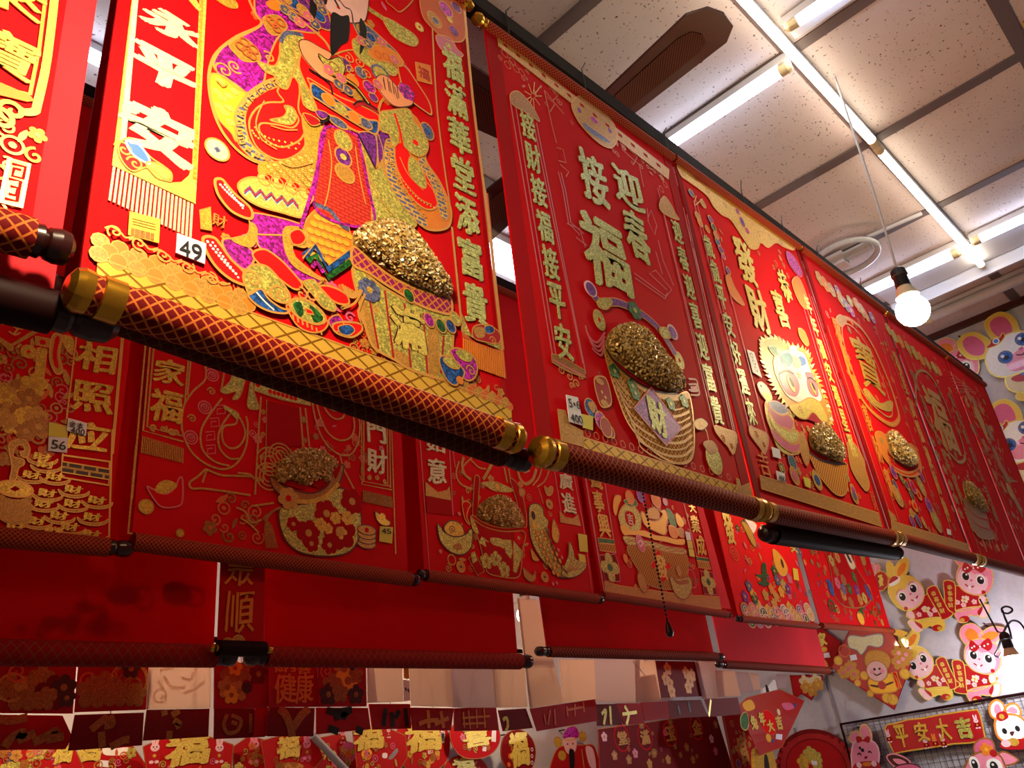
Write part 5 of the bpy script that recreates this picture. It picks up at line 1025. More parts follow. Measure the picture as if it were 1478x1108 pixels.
for x, y, r_ in ((1010, 860, .03), (1080, 820, .026), (1000, 960, .028)):
    for k in range(3): a.ring([(x, y)], r_ * (1 - .3*k), LN, .003)
a.cut('wave_lines', R)
fr(*I2)
for t in ('505,160 520,270 560,400 620,490 700,540 770,530 815,440 822,330 800,255', '530,165 560,290 610,390 680,440 750,430 785,370 780,270', '565,180 610,260 660,300 710,290 725,240', '590,190 630,235 670,245 690,215', '690,540 720,640 780,760 830,880', '250,860 100,880', '10,660 90,670 120,700', '0,890 60,920 100,990 170,970', '30,960 90,1000 150,1060'): a.line(t, LN, .0038); a.cut('robe_line', R)
a.fill('300,890 420,870 560,840 680,760 760,800 815,880 832,990 810,1110 740,1190 600,1215 430,1190 330,1110 285,980', 'olive', 'brown', .003); a.lv = 1
for x, y, r_, m_ in ((690, 1050, .040, 'red_dark'), (600, 930, .03, 'red_dark'), (770, 850, .03, 'red_dark'), (480, 1060, .028, 'red_dark'), (660, 960, .014, 'gold'), (560, 1000, .014, 'gold'), (740, 960, .016, 'gold'), (610, 1030, .012, 'gold'), (700, 1060, .014, 'gold'), (500, 1130, .018, 'red_dark'), (380, 1000, .016, 'red_dark'), (620, 1140, .02, 'red_dark')): a.flower([(x, y)], r_, m_, 'ochre', 6)
a.cut('sack', R); a.lv = 2
a.fill('222,690 260,700 320,750 440,790 530,790 610,740 650,640 700,605 715,625 690,720 640,790 560,840 430,868 320,830 245,760', 'bronze', 'brown', .003); a.fill('300,720 420,720 450,770 330,740', 'red_dark', lv=3); a.fill('520,700 580,700 560,760 500,740', 'red_dark', lv=3); a.fill('640,620 695,612 660,700', 'red_dark', lv=3)
a.line('400,850 500,850 600,810 680,730', 'gold', .009, lv=4); a.flower('345,830', .024, 'ochre', 'red', 6, lv=4)
for k in range(6): a.line([(300 - 4*k, 890), (230 - 10*k, 930 + 6*k), (190 + 8*k, 1010), (200 + 14*k, 1160)], 'bronze', .003, lv=3)
a.build('sack_collar', R)
sequins(S, R, '258,690 280,610 340,545 420,500 500,498 580,520 650,570 672,610 640,640 610,720 555,700 490,740 420,735 360,705 300,725', 900, ('seq_a', 'seq_b', 'seq_d', 'seq_d'), .015, .0042)
a = Art(S)
for k in range(4): a.disc([(868, 1130 - 30*k)], .024, 'ochre', .011, 'brown', .002, lv=k)
a.disc('868,1040', .005, 'red', lv=5); a.cut('coin_stack', R); a.fill('925,915 950,930 990,960 1025,985 1015,1010 970,1005 935,970', 'gold', 'brown', .002); a.disc('975,950', .008, 'gold', lv=1); a.cut('ingot', R)
couplet(('835,270 838,735 1038,772', '850,275 850,715 1030,750', '1005,330 1010,750', '1022,330 1028,760', '1035,350 1062,1200'), LN, .003)
for x, y in ((885, 690), (935, 690), (990, 715)): a.spiral([(x, y)], .006, 1.4, 'ochre', .004, x)
a.cut('cloud_ornament', R); fringe(a, '845,775', '1042,820', '845,850', '1045,892', 20, 'bronze', .6); a.cut('fringe', R)
for ch, p, q in (('門', (872, 305), (995, 465)), ('財', (872, 495), (1004, 668))): char_at(S, R, ch, p, q, 'cream_glitter', bold=.03)
t = plate(S, R, 'price_tag', '955,1015 1042,1022 1035,1130 950,1115', 'tag_yellow', .004); t['label'] = 'yellow price tag reading 45'; word(S, t, '45', '962,1045', '1030,1052', .012, 'ink', 'handwriting', .01, base=.0045)
fr(*H8); a = Art(S); a.fill('975,385 1020,400 1100,430 1160,390 1190,325 1212,335 1210,480 1170,515 1090,520 1040,490', 'red', 'pink_line', .003); a.fill('1030,410 1050,360 1100,338 1150,350 1178,375 1140,410 1080,430', 'gold', lv=1); a.cut('ingot', R)
a.disc('970,515', .013, 'gold', out='ochre'); a.cut('coin', R); a.disc('1195,690', .007, 'gold', out='ochre'); a.cut('pearl', R)
# --- fish and basket
S = R2; R = q2; fr(*I3)
couplet(('210,-20 275,885 1360,1010 1300,560', '425,30 445,160', '1105,180 1150,460', '1235,215 1300,560', '405,30 430,480'), 'pink_line', .003)
fr(*I2); char_at(S, R, '如', (1262, 420), (1390, 530), 'cream_glitter', bold=.03); fr(*I3)
for ch, p, q in (('意', (256, 95), (388, 272)), ('廣', (1130, 195), (1230, 312)), ('進', (1148, 328), (1250, 468))): char_at(S, R, ch, p, q, 'cream_glitter', bold=.03)
a = Art(S); a.fill('245,255 285,290 330,325 390,310 405,285 418,380 248,348', 'ochre', smooth=False); a.cut('couplet_base', R); a.fill('1138,448 1180,490 1230,500 1262,470 1282,552 1145,525', 'ochre', smooth=False); a.cut('couplet_base', R); a.fill('250,350 418,382 428,480 255,462', 'red_dark', smooth=False); a.cut('couplet_base', R)
for t, w_ in (('470,120 450,200 480,270 560,305', .005), ('500,90 490,150 510,210 550,240', .008), ('540,100 600,160 650,170', .004), ('690,130 660,190 630,240', .009), ('570,80 500,150 490,200', .004), ('770,160 790,260', .006), ('800,170 815,270', .005), ('860,150 870,220 910,270 960,240 985,170', .009), ('880,130 900,190 940,180', .005), ('1070,180 1040,250 990,290', .004), ('1020,170 1000,230 960,280', .004), ('1000,300 1030,400', .003)): a.line(t, 'ochre', w_); a.cut('robe_line', R)
a.fill('575,220 605,230 600,330 590,470 560,480 565,330', 'red_dark', 'ochre', .0025); a.fill('620,262 700,255 740,265 830,310 790,325 700,315 650,285', 'olive', 'ochre', .002); a.disc('725,290', .011, 'gold', out='bronze', lv=1); a.fill('810,240 850,260 890,340 920,500 910,560 880,520 850,380', 'red_dark', 'ochre', .0025); a.fill('870,300 905,310 905,345 875,350', 'ochre', 'bronze', .0015, lv=1); a.cut('basket_handle', R)
a.fill('555,480 570,560 600,650 640,800 665,865 760,890 850,895 880,850 890,720 905,590 760,585 640,550', 'red_dark', 'ochre', .003); a.lv = 1
a.fill('680,630 755,640 765,700 745,690 690,670', 'olive'); a.fill('760,640 815,645 825,720 815,770 780,730', 'olive', smooth=False); a.fill('830,645 890,720 880,770 850,865 830,850', 'olive', smooth=False); a.fill('600,660 650,690 640,650 670,660 620,620', 'olive', smooth=False)
for x, y in ((650, 785), (715, 770), (770, 840)): a.flower([(x, y)], .02, 'olive', 'bronze', 5)
a.flower('865,630', .018, 'red', 'ochre', 6, lv=2); a.line('560,490 640,545 760,575 890,570', 'ochre', .012, lv=2); a.line('560,490 640,545 760,575 890,570', 'red_dark', .006, lv=3); a.cut('basket', R); a.lv = 0
a.fill('325,545 345,555 370,590 440,620 520,600 535,575 558,580 550,690 490,742 410,722 345,650', 'olive', 'brown', .003); a.fill('368,560 400,520 450,520 490,555 500,610 440,622 385,600', 'gold', 'brown', .003, lv=1); a.spiral('425,575', .011, 1.7, 'brown', .002, lv=2); a.fill('430,680 470,665 490,700 450,710', 'bronze', lv=1); a.cut('ingot', R)
for x, y in ((480, 822), (1040, 890), (1070, 405)): a.coin([(x, y)], .013, 'ochre', 'brown'); a.cut('coin', R)
a.ring('420,775', .012, 'ochre', .003); a.cut('coin', R); a.fill('1035,285 1060,300 1080,285 1095,300 1085,340 1055,345', 'ochre', 'gold_line', .002); a.cut('ingot', R); a.fill('530,770 570,720 600,780 640,850 590,880', 'red_dark', 'ochre', .002, False); a.fill('545,735 570,722 590,780 560,800', 'olive', lv=1, smooth=False); a.cut('gem', R)
a.fill('490,400 520,385 545,410 530,440 520,490 540,540 510,510 495,450', 'red', 'gold_line', .003); a.fill('545,480 580,540 600,600 570,590 550,540', 'olive', 'bronze', .0015); a.cut('leaf_spray', R)
a.fill('935,430 955,405 990,402 1025,430 1035,480 1065,520 1060,570 1085,690 1130,790 1195,870 1190,895 1140,888 1060,820 990,730 950,640 935,540', 'olive', 'brown', .003); a.disc('962,480', .009, 'black', .013, 'gold_line', lv=1); a.disc('970,545', .01, 'gold', lv=1)
for k in range(26): a.disc([(965 + (k % 4)*28 + (k // 4)*22, 590 + (k // 4)*45 + (k % 2)*14)], .0065, 'gold', out='bronze', ow=.002, lv=1 + .1*k)
a.line('1040,560 1075,650 1130,790 1190,870', 'brown', .004, lv=4); a.fill('1095,505 1120,550 1135,600 1125,660 1100,650 1085,600', 'gold', 'bronze', .002, lv=1)
a.fill('1200,655 1225,700 1245,770 1310,795 1305,840 1250,885 1190,895 1150,870 1175,800 1195,740', 'olive', 'brown', .002, lv=2)
for k in range(5): a.line([(1170 + 8*k, 870 - 6*k), (1210 + 14*k, 800 + 10*k), (1220 + 20*k, 740 + 18*k)], 'bronze', .002, lv=3)
a.fill('945,700 975,740 1000,780 960,775', 'gold', 'bronze', .0015, lv=1); a.cut('fish', R)
a.fill('895,830 920,850 960,880 975,850 975,905 945,920 905,890', 'ochre', 'bronze', .002); a.cut('ingot', R)
for x, y in ((1120, 930), (1095, 935), (345, 720), (470, 470), (1130, 710), (1155, 760)): a.disc([(x, y)], .005, 'pink_line'); a.cut('pearl', R)
plate(S, R, 'barcode_tag', '1258,600 1318,612 1325,725 1270,720', 'tag_yellow', .004); plate(S, R, 'barcode_tag', '1262,735 1305,745 1312,795 1268,785', 'tag_yellow', .004)
sequins(S, R, '588,440 620,395 670,360 730,345 800,368 855,430 888,500 890,560 830,562 740,550 650,520 600,490', 700, ('seq_b', 'seq_d', 'seq_d', 'seq_a'), .015, .0045)
# --- treasure basket
S = R3; R = q3; fr(*I4)
couplet(('135,50 298,1040', '295,90 385,665', '940,250 1075,790', '238,545 255,650 388,670', '140,50 300,1030'), 'pink_line', .004)
for ch, p, q in (('萬', (172, 65), (282, 152)), ('事', (188, 160), (298, 336)), ('興', (228, 350), (348, 540)), ('大', (978, 262), (1048, 342)), ('業', (988, 364), (1084, 506)), ('成', (1028, 530), (1134, 692))): char_at(S, R, ch, p, q, 'gold', bold=.03)
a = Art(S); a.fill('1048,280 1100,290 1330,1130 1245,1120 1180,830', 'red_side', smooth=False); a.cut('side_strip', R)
for t in ('240,545 372,562 376,600 246,588', '1042,700 1148,715 1152,745 1050,730'): a.fill(t, 'green', 'gold_line', .002, False); a.cut('couplet_base', R)
for t in ('246,590 376,602 388,665 256,650', '1050,732 1152,748 1170,805 1062,790'): a.fill(t, 'weave', 'gold_line', .002, False); a.cut('couplet_base', R)
for t, c_ in (('252,690 380,680 415,790 420,905 300,900', '338,790'), ('1082,820 1180,830 1215,1015 1110,1005', '1145,910')):
    a.fill(t, 'red_deep', 'pink_line', .003, False); a.flower(c_, .042, 'olive', 'green', 4, lv=1, a0=0.); a.flower(c_, .026, 'olive', 'green', 4, lv=1, a0=.78); a.cut('corner_motif', R)
a.fill('478,620 560,800 640,925 850,970 965,870 962,680 820,660 650,620', 'weave', 'ochre', .003); a.cut('basket', R)
a.fill('450,535 520,540 600,565 720,590 820,620 950,640 955,680 850,675 720,645 600,610 490,605 455,570', 'olive', 'bronze', .003); a.line('470,560 540,580 600,575 660,615 720,605 780,640 840,630 900,660 950,650', 'bronze', .003, lv=1); a.line('470,590 540,560 600,600 660,590 720,635 780,620 840,660 900,640 950,670', 'bronze', .003, lv=1); a.cut('basket_rim', R)
a.fill('422,452 470,455 520,490 620,490 700,525 800,540 880,560 945,560 942,600 880,600 800,580 700,560 600,530 500,520 450,520', 'yellow', 'gold_line', .002, lv=1); a.cut('basket_trim', R)
a.fill('408,360 440,290 490,265 545,300 580,350 592,420 575,490 500,485 435,455 415,410', 'olive', 'ochre', .003); a.fill('470,330 530,350 545,430 500,450 465,400', 'red', lv=1); p_ = a.cut('pouch', R); char_at(S, p_, '吉', (472, 345), (536, 445), 'cream', 'mark', .03, .0, 3)
a.fill('365,285 372,220 400,198 428,215 405,290 388,360 372,340', 'yellow', 'gold_line', .002); a.cut('horn', R); a.fill('450,240 540,230 560,285 500,290', 'green', 'olive', .002); a.cut('leaf', R)
a.disc('500,215', .022, 'orange', out='ochre'); a.cut('fruit', R); a.disc('590,205', .022, 'purple', out='magenta'); a.cut('fruit', R); a.disc('715,235', .026, 'orange', out='pink'); a.cut('fruit', R); a.disc('790,250', .014, 'pink_deep', out='purple'); a.cut('fruit', R)
a.fill('590,345 615,340 640,390 690,410 745,395 770,350 745,330 790,325 810,380 800,440 790,520 700,490 620,440', 'yellow', 'bronze', .004, lv=1); a.fill('635,370 650,315 700,300 735,330 740,385 690,392', 'ochre', 'bronze', .003, lv=2); a.cut('ingot', R)
a.fill('800,310 840,330 870,400 880,470 850,470 820,400', 'green', 'teal', .003); a.fill('880,345 920,380 945,430 920,460 885,420', 'yellow', 'ochre', .002); a.fill('820,450 870,460 900,500 880,545 835,530', 'orange', 'gold_line', .003, lv=1); a.fill('895,470 940,480 945,540 905,530', 'bronze', 'gold_line', .002); a.cut('treasure', R)
a.disc('585,592', .019, 'pink_deep', .026, 'pink', .003, lv=2, rot=.3); a.fill('585,560 612,595 585,625 560,590', 'pink_pale', lv=3, smooth=False); a.fill('585,575 600,595 585,610 570,592', 'pink_deep', lv=4, smooth=False); a.cut('coin', R)
for x, y in ((730, 680), (695, 770), (810, 780), (775, 880)): a.fill([(x, y-40), (x+28, y+5), (x, y+35), (x-25, y)], 'red_hot', 'orange', .002, False, lv=1)
a.cut('diamond_motif', R); char_at(S, R, '發', (705, 690), (820, 880), 'gold_bright', 'mark', .03, .0)
a.fill('828,865 870,880 930,880 985,868 1010,950 975,1035 930,1050 880,1020 845,950', 'olive', 'bronze', .004, lv=2); a.fill('850,880 900,900 970,890 980,920 900,930', 'bronze', lv=3); a.disc('900,820', .014, 'ochre', .018, 'bronze', lv=3); a.cut('ingot', R)
a.disc('600,915', .020, 'ochre', .030, 'bronze', .003, lv=2, rot=.2); a.cut('coin', R); a.disc('466,718', .011, 'orange', .014); a.cut('pearl', R); a.ring('1010,880', .02, 'pink_line', .003, ry=.03); a.cut('coin', R)
a.fill('292,905 420,940 1000,1020 1100,1020 1232,1030 1250,1130 300,1045', 'ochre', 'gold_line', .003, False); a.build('hem_border', R)
plate(S, R, 'price_tag', '948,495 990,505 1000,570 962,565', 'tag_white', .005); plate(S, R, 'barcode_tag', '962,565 1005,575 1015,640 975,632', 'tag_yellow', .005); plate(S, R, 'barcode_tag', '975,636 1018,645 1028,705 985,698', 'tag_yellow', .005)
# --- fruit and waves
S = R4; R = q4; fr(*I5)
char_at(S, R, '發', (182, 88), (290, 300), 'gold_bright', bold=.04)
for ch, p, q in (('平', (598, 190), (655, 250)), ('安', (628, 268), (698, 358))): char_at(S, R, ch, p, q, 'gold_bright', bold=.03)
a = Art(S); a.fill('320,150 360,170 400,240 420,320 390,300 350,220', 'gold', 'green', .004); a.fill('340,120 420,170 400,230 370,180', 'white', 'orange', .003); a.cut('ribbon', R); a.spiral('275,370', .03, 2.5, 'orange_line', .004); a.cut('knot', R)
a.fill('528,345 545,340 580,375 610,420 628,470 610,510 575,500 545,440', 'yellow', 'gold_bright', .003); a.disc('592,430', .010, 'brown', .018, lv=1); a.cut('fruit', R)
a.fill('460,430 485,440 490,560 470,580 455,500', 'green'); a.fill('415,500 455,505 500,500 480,520 440,525', 'green', lv=1); a.fill('430,560 470,545 510,560 480,580', 'green', lv=1); a.cut('shrub', R)
for i in range(26):
    x = 345 + (i % 9)*52 + (i // 9)*20; y = 740 + (i // 9)*32 + random.uniform(-10, 10); m_ = ('steel', 'orange', 'pink_deep', 'gold', 'green', 'grey', 'red_toy')[i % 7]
    a.disc([(x, y)], .026, m_, .022, ('gold', 'pink', 'cream')[i % 3], .006, lv=.3*(i // 9)); a.ring([(x, y)], .012, 'cream', .004, lv=1 + .3*(i // 9)); a.cut('wave', R)
for x, y, m_ in ((370, 580, 'steel'), (400, 640, 'yellow'), (410, 665, 'green'), (480, 640, 'gold'), (540, 480, 'green'), (560, 540, 'steel'), (600, 570, 'olive'), (585, 620, 'yellow'), (630, 600, 'purple'), (640, 530, 'pink_deep'), (520, 600, 'orange'), (550, 650, 'gold'), (345, 650, 'purple'), (430, 700, 'yellow'), (640, 720, 'yellow'), (540, 700, 'gold'), (500, 740, 'yellow')): a.flower([(x, y)], .022, m_, 'gold', 5); a.cut('flower', R)
for x, y in ((470, 245), (345, 310), (360, 410), (690, 430), (585, 285)): a.disc([(x, y)], .008, 'pink_line', .014, rot=.5); a.cut('blossom', R)
plate(S, R, 'barcode_tag', '660,460 692,468 702,545 668,538', 'tag_yellow', .004)
# --- tall figure
S = R5; R = q5; fr(*I5); char_at(S, R, '庭', (752, 252), (822, 368), 'bronze', bold=.02)
a = Art(S); a.fill('830,250 920,255 980,290 1060,300 1080,440 1150,560 1190,640 1160,700 1100,725 1010,715 945,650 925,540 900,420 860,320', 'red_dark', 'bronze', .006); a.lv = 1
for i, (x, y, m_) in enumerate(((870, 275, 'ochre'), (905, 320, 'bronze'), (960, 390, 'ochre'), (920, 410, 'olive'), (950, 480, 'bronze'), (1000, 540, 'bronze'), (960, 560, 'pink_deep'), (1040, 600, 'green'), (1000, 640, 'ochre'), (1070, 520, 'green'), (1090, 610, 'purple'), (1110, 670, 'ochre'), (1050, 690, 'bronze'), (1000, 600, 'steel'), (1140, 660, 'olive'))): a.flower([(x, y)], .025, m_, 'bronze', 6, lv=1 + .1*i)
a.fill('970,270 1000,275 1050,380 1080,450 1055,470 1025,420', 'cream', 'bronze', .004, lv=2); a.fill('985,285 1040,390 1055,430 1030,400', 'ink', lv=3); a.line('930,330 950,480 1000,700', 'bronze', .005, lv=2); a.line('1060,480 1100,600 1110,720', 'bronze', .005, lv=2); a.cut('robed_figure', R); a.lv = 0
a.disc('915,590', .022, 'blue', .035); a.cut('sash', R); a.disc('1165,620', .018, 'blue', .035, rot=.4); a.cut('sash', R)
a.spiral('930,720', .035, 1.6, 'green', .009); a.spiral('960,740', .02, 1.4, 'olive', .006); a.cut('scroll', R); a.disc('1115,795', .032, 'yellow', .026, 'ochre', .004); a.fill('1090,760 1120,720 1140,765', 'green', smooth=False); a.cut('pineapple', R); a.spiral('1220,760', .035, 1.6, 'bronze', .007); a.cut('scroll', R); a.fill('1110,330 1130,350 1150,430 1130,440 1110,380', 'ochre', 'bronze', .003); a.cut('tassel', R)
for x, y in ((830, 440), (875, 490), (790, 420)): a.flower([(x, y)], .014, 'bronze', 'ochre', 5); a.cut('blossom', R)
# ================================================================ pull chain of the fan
b = MB(); SF = Surf('y', .975); u0 = SF.P(940, 775)[0]; z1 = SF.P(962, 895)[1]; z0 = FZ - .08; nb = int((z0 - z1) / .0085)
for k in range(nb):
    p = Vector((u0, .975, z1 + .0085*k)); b.lathe(p, p + Vector((0, 0, 1)), [(0, .0003), (.0022, .0026), (.0045, .0026), (.0068, .0003)], 'black_plastic', 6)
b.build('pull_chain', fan)
b = MB(); b.lathe((u0, .975, z1 - .034), (u0, .975, 9), [(0, .001), (.002, .0065), (.010, .0085), (.022, .0065), (.032, .003), (.036, .001)], 'finial_wood', 12); b.build('pull_handle', fan)
# ================================================================ narrow couplet and shadows of print on the plain backs
I6 = (0, 800, 3.5975); I7 = (360, 840, 3.519); I8 = (740, 840, 3.359); J4 = (0, 980, 3.695); J5 = (400, 980, 3.695); J6 = (780, 960, 3.695)
S = N1; R = n1; fr(*I6)
for ch, p, q in (('眾', (1172, 20), (1312, 165)), ('順', (1170, 198), (1310, 398))): char_at(S, R, ch, p, q, 'orange', bold=.01)
a = Art(S)
for x, y in ((1180, 470), (1210, 480), (1235, 455)): a.disc([(x, y)], .012, 'ochre', out='gold_line')
a.build('coin_cluster', R)
# print on the far side of the sheer cloth
for S, R, lst in ((T0, s0, ((650, 210, .055, .03), (530, 365, .03, .035), (120, 385, .016, .014), (920, 200, .05, .04), (270, 350, .03, .022), (380, 350, .022, .026), (440, 270, .026, .022))), (T1, s1, ((1400, 500, .04, .02),))):
    fr(*I6)
    for x, y, rx, ry in lst:
        a = Art(S, -.0062); a.disc([(x, y)], rx*.55, 'ochre', ry*.55, thick=.001); a.spiral([(x + 90, y + 30)], rx*.5, 1.5, 'ochre', .006); a.build('reverse_print', R)
# ================================================================ paper envelopes hung in two lines
def sheet(frame, pts, mat, label, group, y, name='red_envelope', cat='envelope', th=.0015, flap=None):
    S = Surf('y', y); fr(*frame); q = Art(S, 0.); uv = [q.M(p) for p in pts_of(pts)]
    root = empty(name, S.W((sum(p[0] for p in uv) / len(uv), min(p[1] for p in uv)))); tag(root, label, cat, group)
    up = [p for p in uv]; q.flat(uv, mat, 0, th); q.flat(uv, mat, -4, th); q.build('sheet', root)
    top = sorted(uv, key=lambda p: -p[1])[:2]
    b = MB(); c_ = ((top[0][0] + top[1][0]) / 2, (top[0][1] + top[1][1]) / 2); b.tube([S.W(c_), Vector((c_[0], Y4 + .02, max(ZC + .345, c_[1])))], .0012, 'wire', 5); b.build('hanging_thread', root)
    return S, root
line_rail = MB(); line_rail.cyl((-.6, Y4 + .02, ZC + .345), (3.58, Y4 + .02, ZC + .345), .006, 'black_rod', 8); o = line_rail.build('envelope_line'); tag(o, 'thin dark rail behind the banners carrying the paper envelopes', 'rail')
def orn(S, root, items, name='gold_print'):
    a = Art(S, .001)
    for k, it in enumerate(items):
        kind, x, y, r_, m_ = it[:5]
        if kind == 'f': a.flower([(x, y)], r_, m_, 'bronze', 5, lv=.1*k)
        elif kind == 'r': a.ring([(x, y)], r_, m_, r_*.2)
        elif kind == 's': a.spiral([(x, y)], r_, 1.6, m_, r_*.22, x)
        else: a.disc([(x, y)], r_, m_, lv=.1*k)
    a.build(name, root)
GE = 'paper envelopes of the upper line'; GF = 'paper envelopes of the lower line'
S, R = sheet(I6, '-60,560 398,572 378,825 -60,822', 'foil_red', 'red envelope with gold and dark blossoms at the left photo edge', GE, Y4)
orn(S, R, (('f', 50, 690, .022, 'bronze'), ('f', 125, 725, .03, 'bronze'), ('d', 105, 680, .010, 'ochre'), ('f', 215, 640, .022, 'bronze'), ('f', 270, 720, .03, 'foil_dark'), ('f', 330, 690, .022, 'brown'), ('f', 230, 750, .02, 'bronze'), ('f', 345, 745, .016, 'brown'), ('r', 60, 690, .022, 'ochre'), ('s', 90, 610, .018, 'orange_line')))
S, R = sheet(I6, '408,574 772,574 758,805 388,818', 'foil_red', 'red envelope with an oval of fine golden outlines', GE, Y4 + .012)
orn(S, R, (('r', 670, 660, .034, 'ochre'), ('f', 680, 595, .018, 'brown'), ('s', 640, 640, .02, 'bronze'), ('s', 690, 690, .02, 'bronze'), ('f', 480, 715, .03, 'bronze'), ('f', 540, 680, .026, 'bronze'), ('f', 600, 720, .026, 'bronze'), ('s', 460, 650, .018, 'orange_line'), ('f', 700, 730, .022, 'bronze'), ('s', 550, 640, .02, 'orange_line')))
S, R = sheet(I6, '776,568 1097,578 1094,795 762,803', 'paper_back', 'cream paper sheet with blind embossing among red envelopes', GE, Y4 - .012, 'paper_sheet', 'paper')
a = Art(S, .0008)
for t in ('830,600 900,590', '850,630 890,690 960,690', '820,660 850,700', '940,640 990,650 1000,610', '950,720 1010,700 1060,660', '830,750 860,730', '1010,600 1020,590'): a.line(t, 'paper_back', .006)
a.ring('830,735', .012, 'paper_back', .004); a.build('embossing', R)
S, R = sheet(I6, '1114,560 1392,562 1388,796 1112,800', 'foil_red', 'red envelope below the narrow couplet with a golden flower', GE, Y4)
orn(S, R, (('f', 1210, 640, .03, 'bronze'), ('f', 1180, 690, .022, 'ochre'), ('f', 1240, 710, .02, 'ochre'), ('f', 1280, 600, .024, 'bronze'), ('f', 1200, 730, .018, 'yellow'), ('d', 1280, 690, .012, 'brown'), ('f', 1340, 620, .022, 'foil_dark'), ('f', 1220, 590, .016, 'yellow')))
S, R = sheet(I7, '-30,420 92,415 94,632 -26,634', 'foil_red', 'red envelope with dark flower left of the two character one', GE, Y4 + .01); orn(S, R, (('f', 20, 470, .025, 'bronze'), ('f', 60, 520, .022, 'foil_dark')))
S, R = sheet(I7, '96,412 345,415 346,632 97,634', 'foil_red', 'red envelope with large golden characters', GE, Y4 - .004)
for ch, p, q in (('納', (130, 400), (230, 455)), ('喜', (240, 400), (310, 462)), ('健', (128, 472), (235, 602)), ('康', (236, 468), (322, 605))): char_at(S, R, ch, p, q, 'orange', bold=.02, base=.0006)
S, R = sheet(I7, '350,415 592,418 596,630 350,632', 'foil_red', 'red envelope with a golden lion and dark blossoms', GE, Y4 - .008)
orn(S, R, (('f', 480, 440, .03, 'ochre'), ('f', 500, 500, .034, 'yellow'), ('f', 420, 520, .026, 'bronze'), ('f', 400, 570, .024, 'brown'), ('f', 460, 560, .022, 'bronze'), ('f', 540, 570, .022, 'brown'), ('f', 540, 470, .02, 'bronze'), ('d', 520, 430, .008, 'black'), ('s', 390, 450, .016, 'orange_line')))
for pts, mt, lb, dy in (('598,418 776,420 781,606 602,612', 'paper_back', 'cream paper sheet with folded pale left edge, first of the pale run', -.006), ('812,424 1022,428 1036,632 824,628', 'paper_back', 'cream paper sheet right of the narrow gap in the pale run', -.014), ('1018,428 1242,430 1256,636 1036,636', 'paper_cool', 'greyer cream paper sheet, third of the pale run', .006), ('1238,430 1396,434 1412,634 1256,636', 'paper_back', 'cream paper sheet just left of the tall white strip', .0)):
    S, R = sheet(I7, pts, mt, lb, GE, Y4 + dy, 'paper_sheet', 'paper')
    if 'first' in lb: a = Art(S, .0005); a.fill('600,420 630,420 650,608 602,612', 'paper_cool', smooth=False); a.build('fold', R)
S, R = sheet(I7, '784,420 812,422 815,490 786,488', 'ochre', 'small woven golden strip in the gap of the pale run', None, Y4 + .06, 'woven_strip', 'strip')
S, R = sheet(I7, '780,495 816,500 818,600 784,605', 'tag_white', 'small white notice in the gap of the pale run', None, Y4 + .07, 'notice', 'notice')
a = Art(S, .001)
for x, y in ((790, 535), (803, 540)): a.line([(x, y), (x + 6, y + 18)], 'ink', .004)
a.build('writing', R)
tall_y = Y4 - .07
S, R = sheet(I8, '22,78 120,85 250,585 85,610', 'paper_back', 'tall white paper strip hanging between two plain banner backs', None, Y4 - .07, 'paper_strip', 'paper'); fr(*I8)
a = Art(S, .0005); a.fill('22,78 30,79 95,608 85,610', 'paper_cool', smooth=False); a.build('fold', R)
a = Art(S, .0008)
for x, y in ((180, 430), (190, 470), (150, 480)): a.spiral([(x, y)], .012, 1.3, 'paper_back', .004)
a.build('embossing', R)
for pts, mt, lb, dy in (('226,374 394,374 404,566 246,584', 'paper_back', 'cream paper sheet just right of the tall white strip', -.01), ('392,374 602,374 602,584 404,580', 'paper_cool', 'broad cream paper sheet in the middle of the right pale run', .004), ('596,376 690,378 720,572 600,582', 'paper_back', 'cream paper sheet at the end of the right pale run', -.006), ('884,376 985,378 1002,562 924,566', 'paper_cool', 'cool white paper sheet right of the two dragon envelopes', .002), ('984,428 1076,430 1106,550 1000,556', 'paper_back', 'short white paper sheet below the bright red back', -.01), ('1082,434 1142,438 1168,532 1106,536', 'paper_cool', 'narrow white paper sheet below the bright red back', .0), ('1150,440 1190,442 1204,520 1172,524', 'paper_back', 'narrowest white paper sheet left of the white pendant', .004), ('1276,446 1330,448 1326,512 1288,512', 'paper_cool', 'small white paper sheet right of the white pendant', .004)):
    S, R = sheet(I8, pts, mt, lb, GE, Y4 + dy, 'paper_sheet', 'paper')
fr(*I8); S, R = sheet(I8, '596,462 690,445 718,572 602,582', 'paper_back', 'small folded cream slip on the end of the right pale run', None, Y4 - .035, 'paper_slip', 'paper')
for pts, xs_, lb in (('690,380 790,382 830,555 722,560', ((750, 420), (760, 490), (740, 470), (770, 530)), 'dark red envelope with a golden dragon beside the pale run'), ('790,382 884,384 922,552 830,556', ((840, 440), (860, 480), (850, 510), (870, 450)), 'dark red envelope with a golden horse beside the cool white sheet')):
    S, R = sheet(I8, pts, 'foil_dark', lb, GE, Y4 + .01); orn(S, R, [('f', x, y, .022, 'ochre') for x, y in xs_])
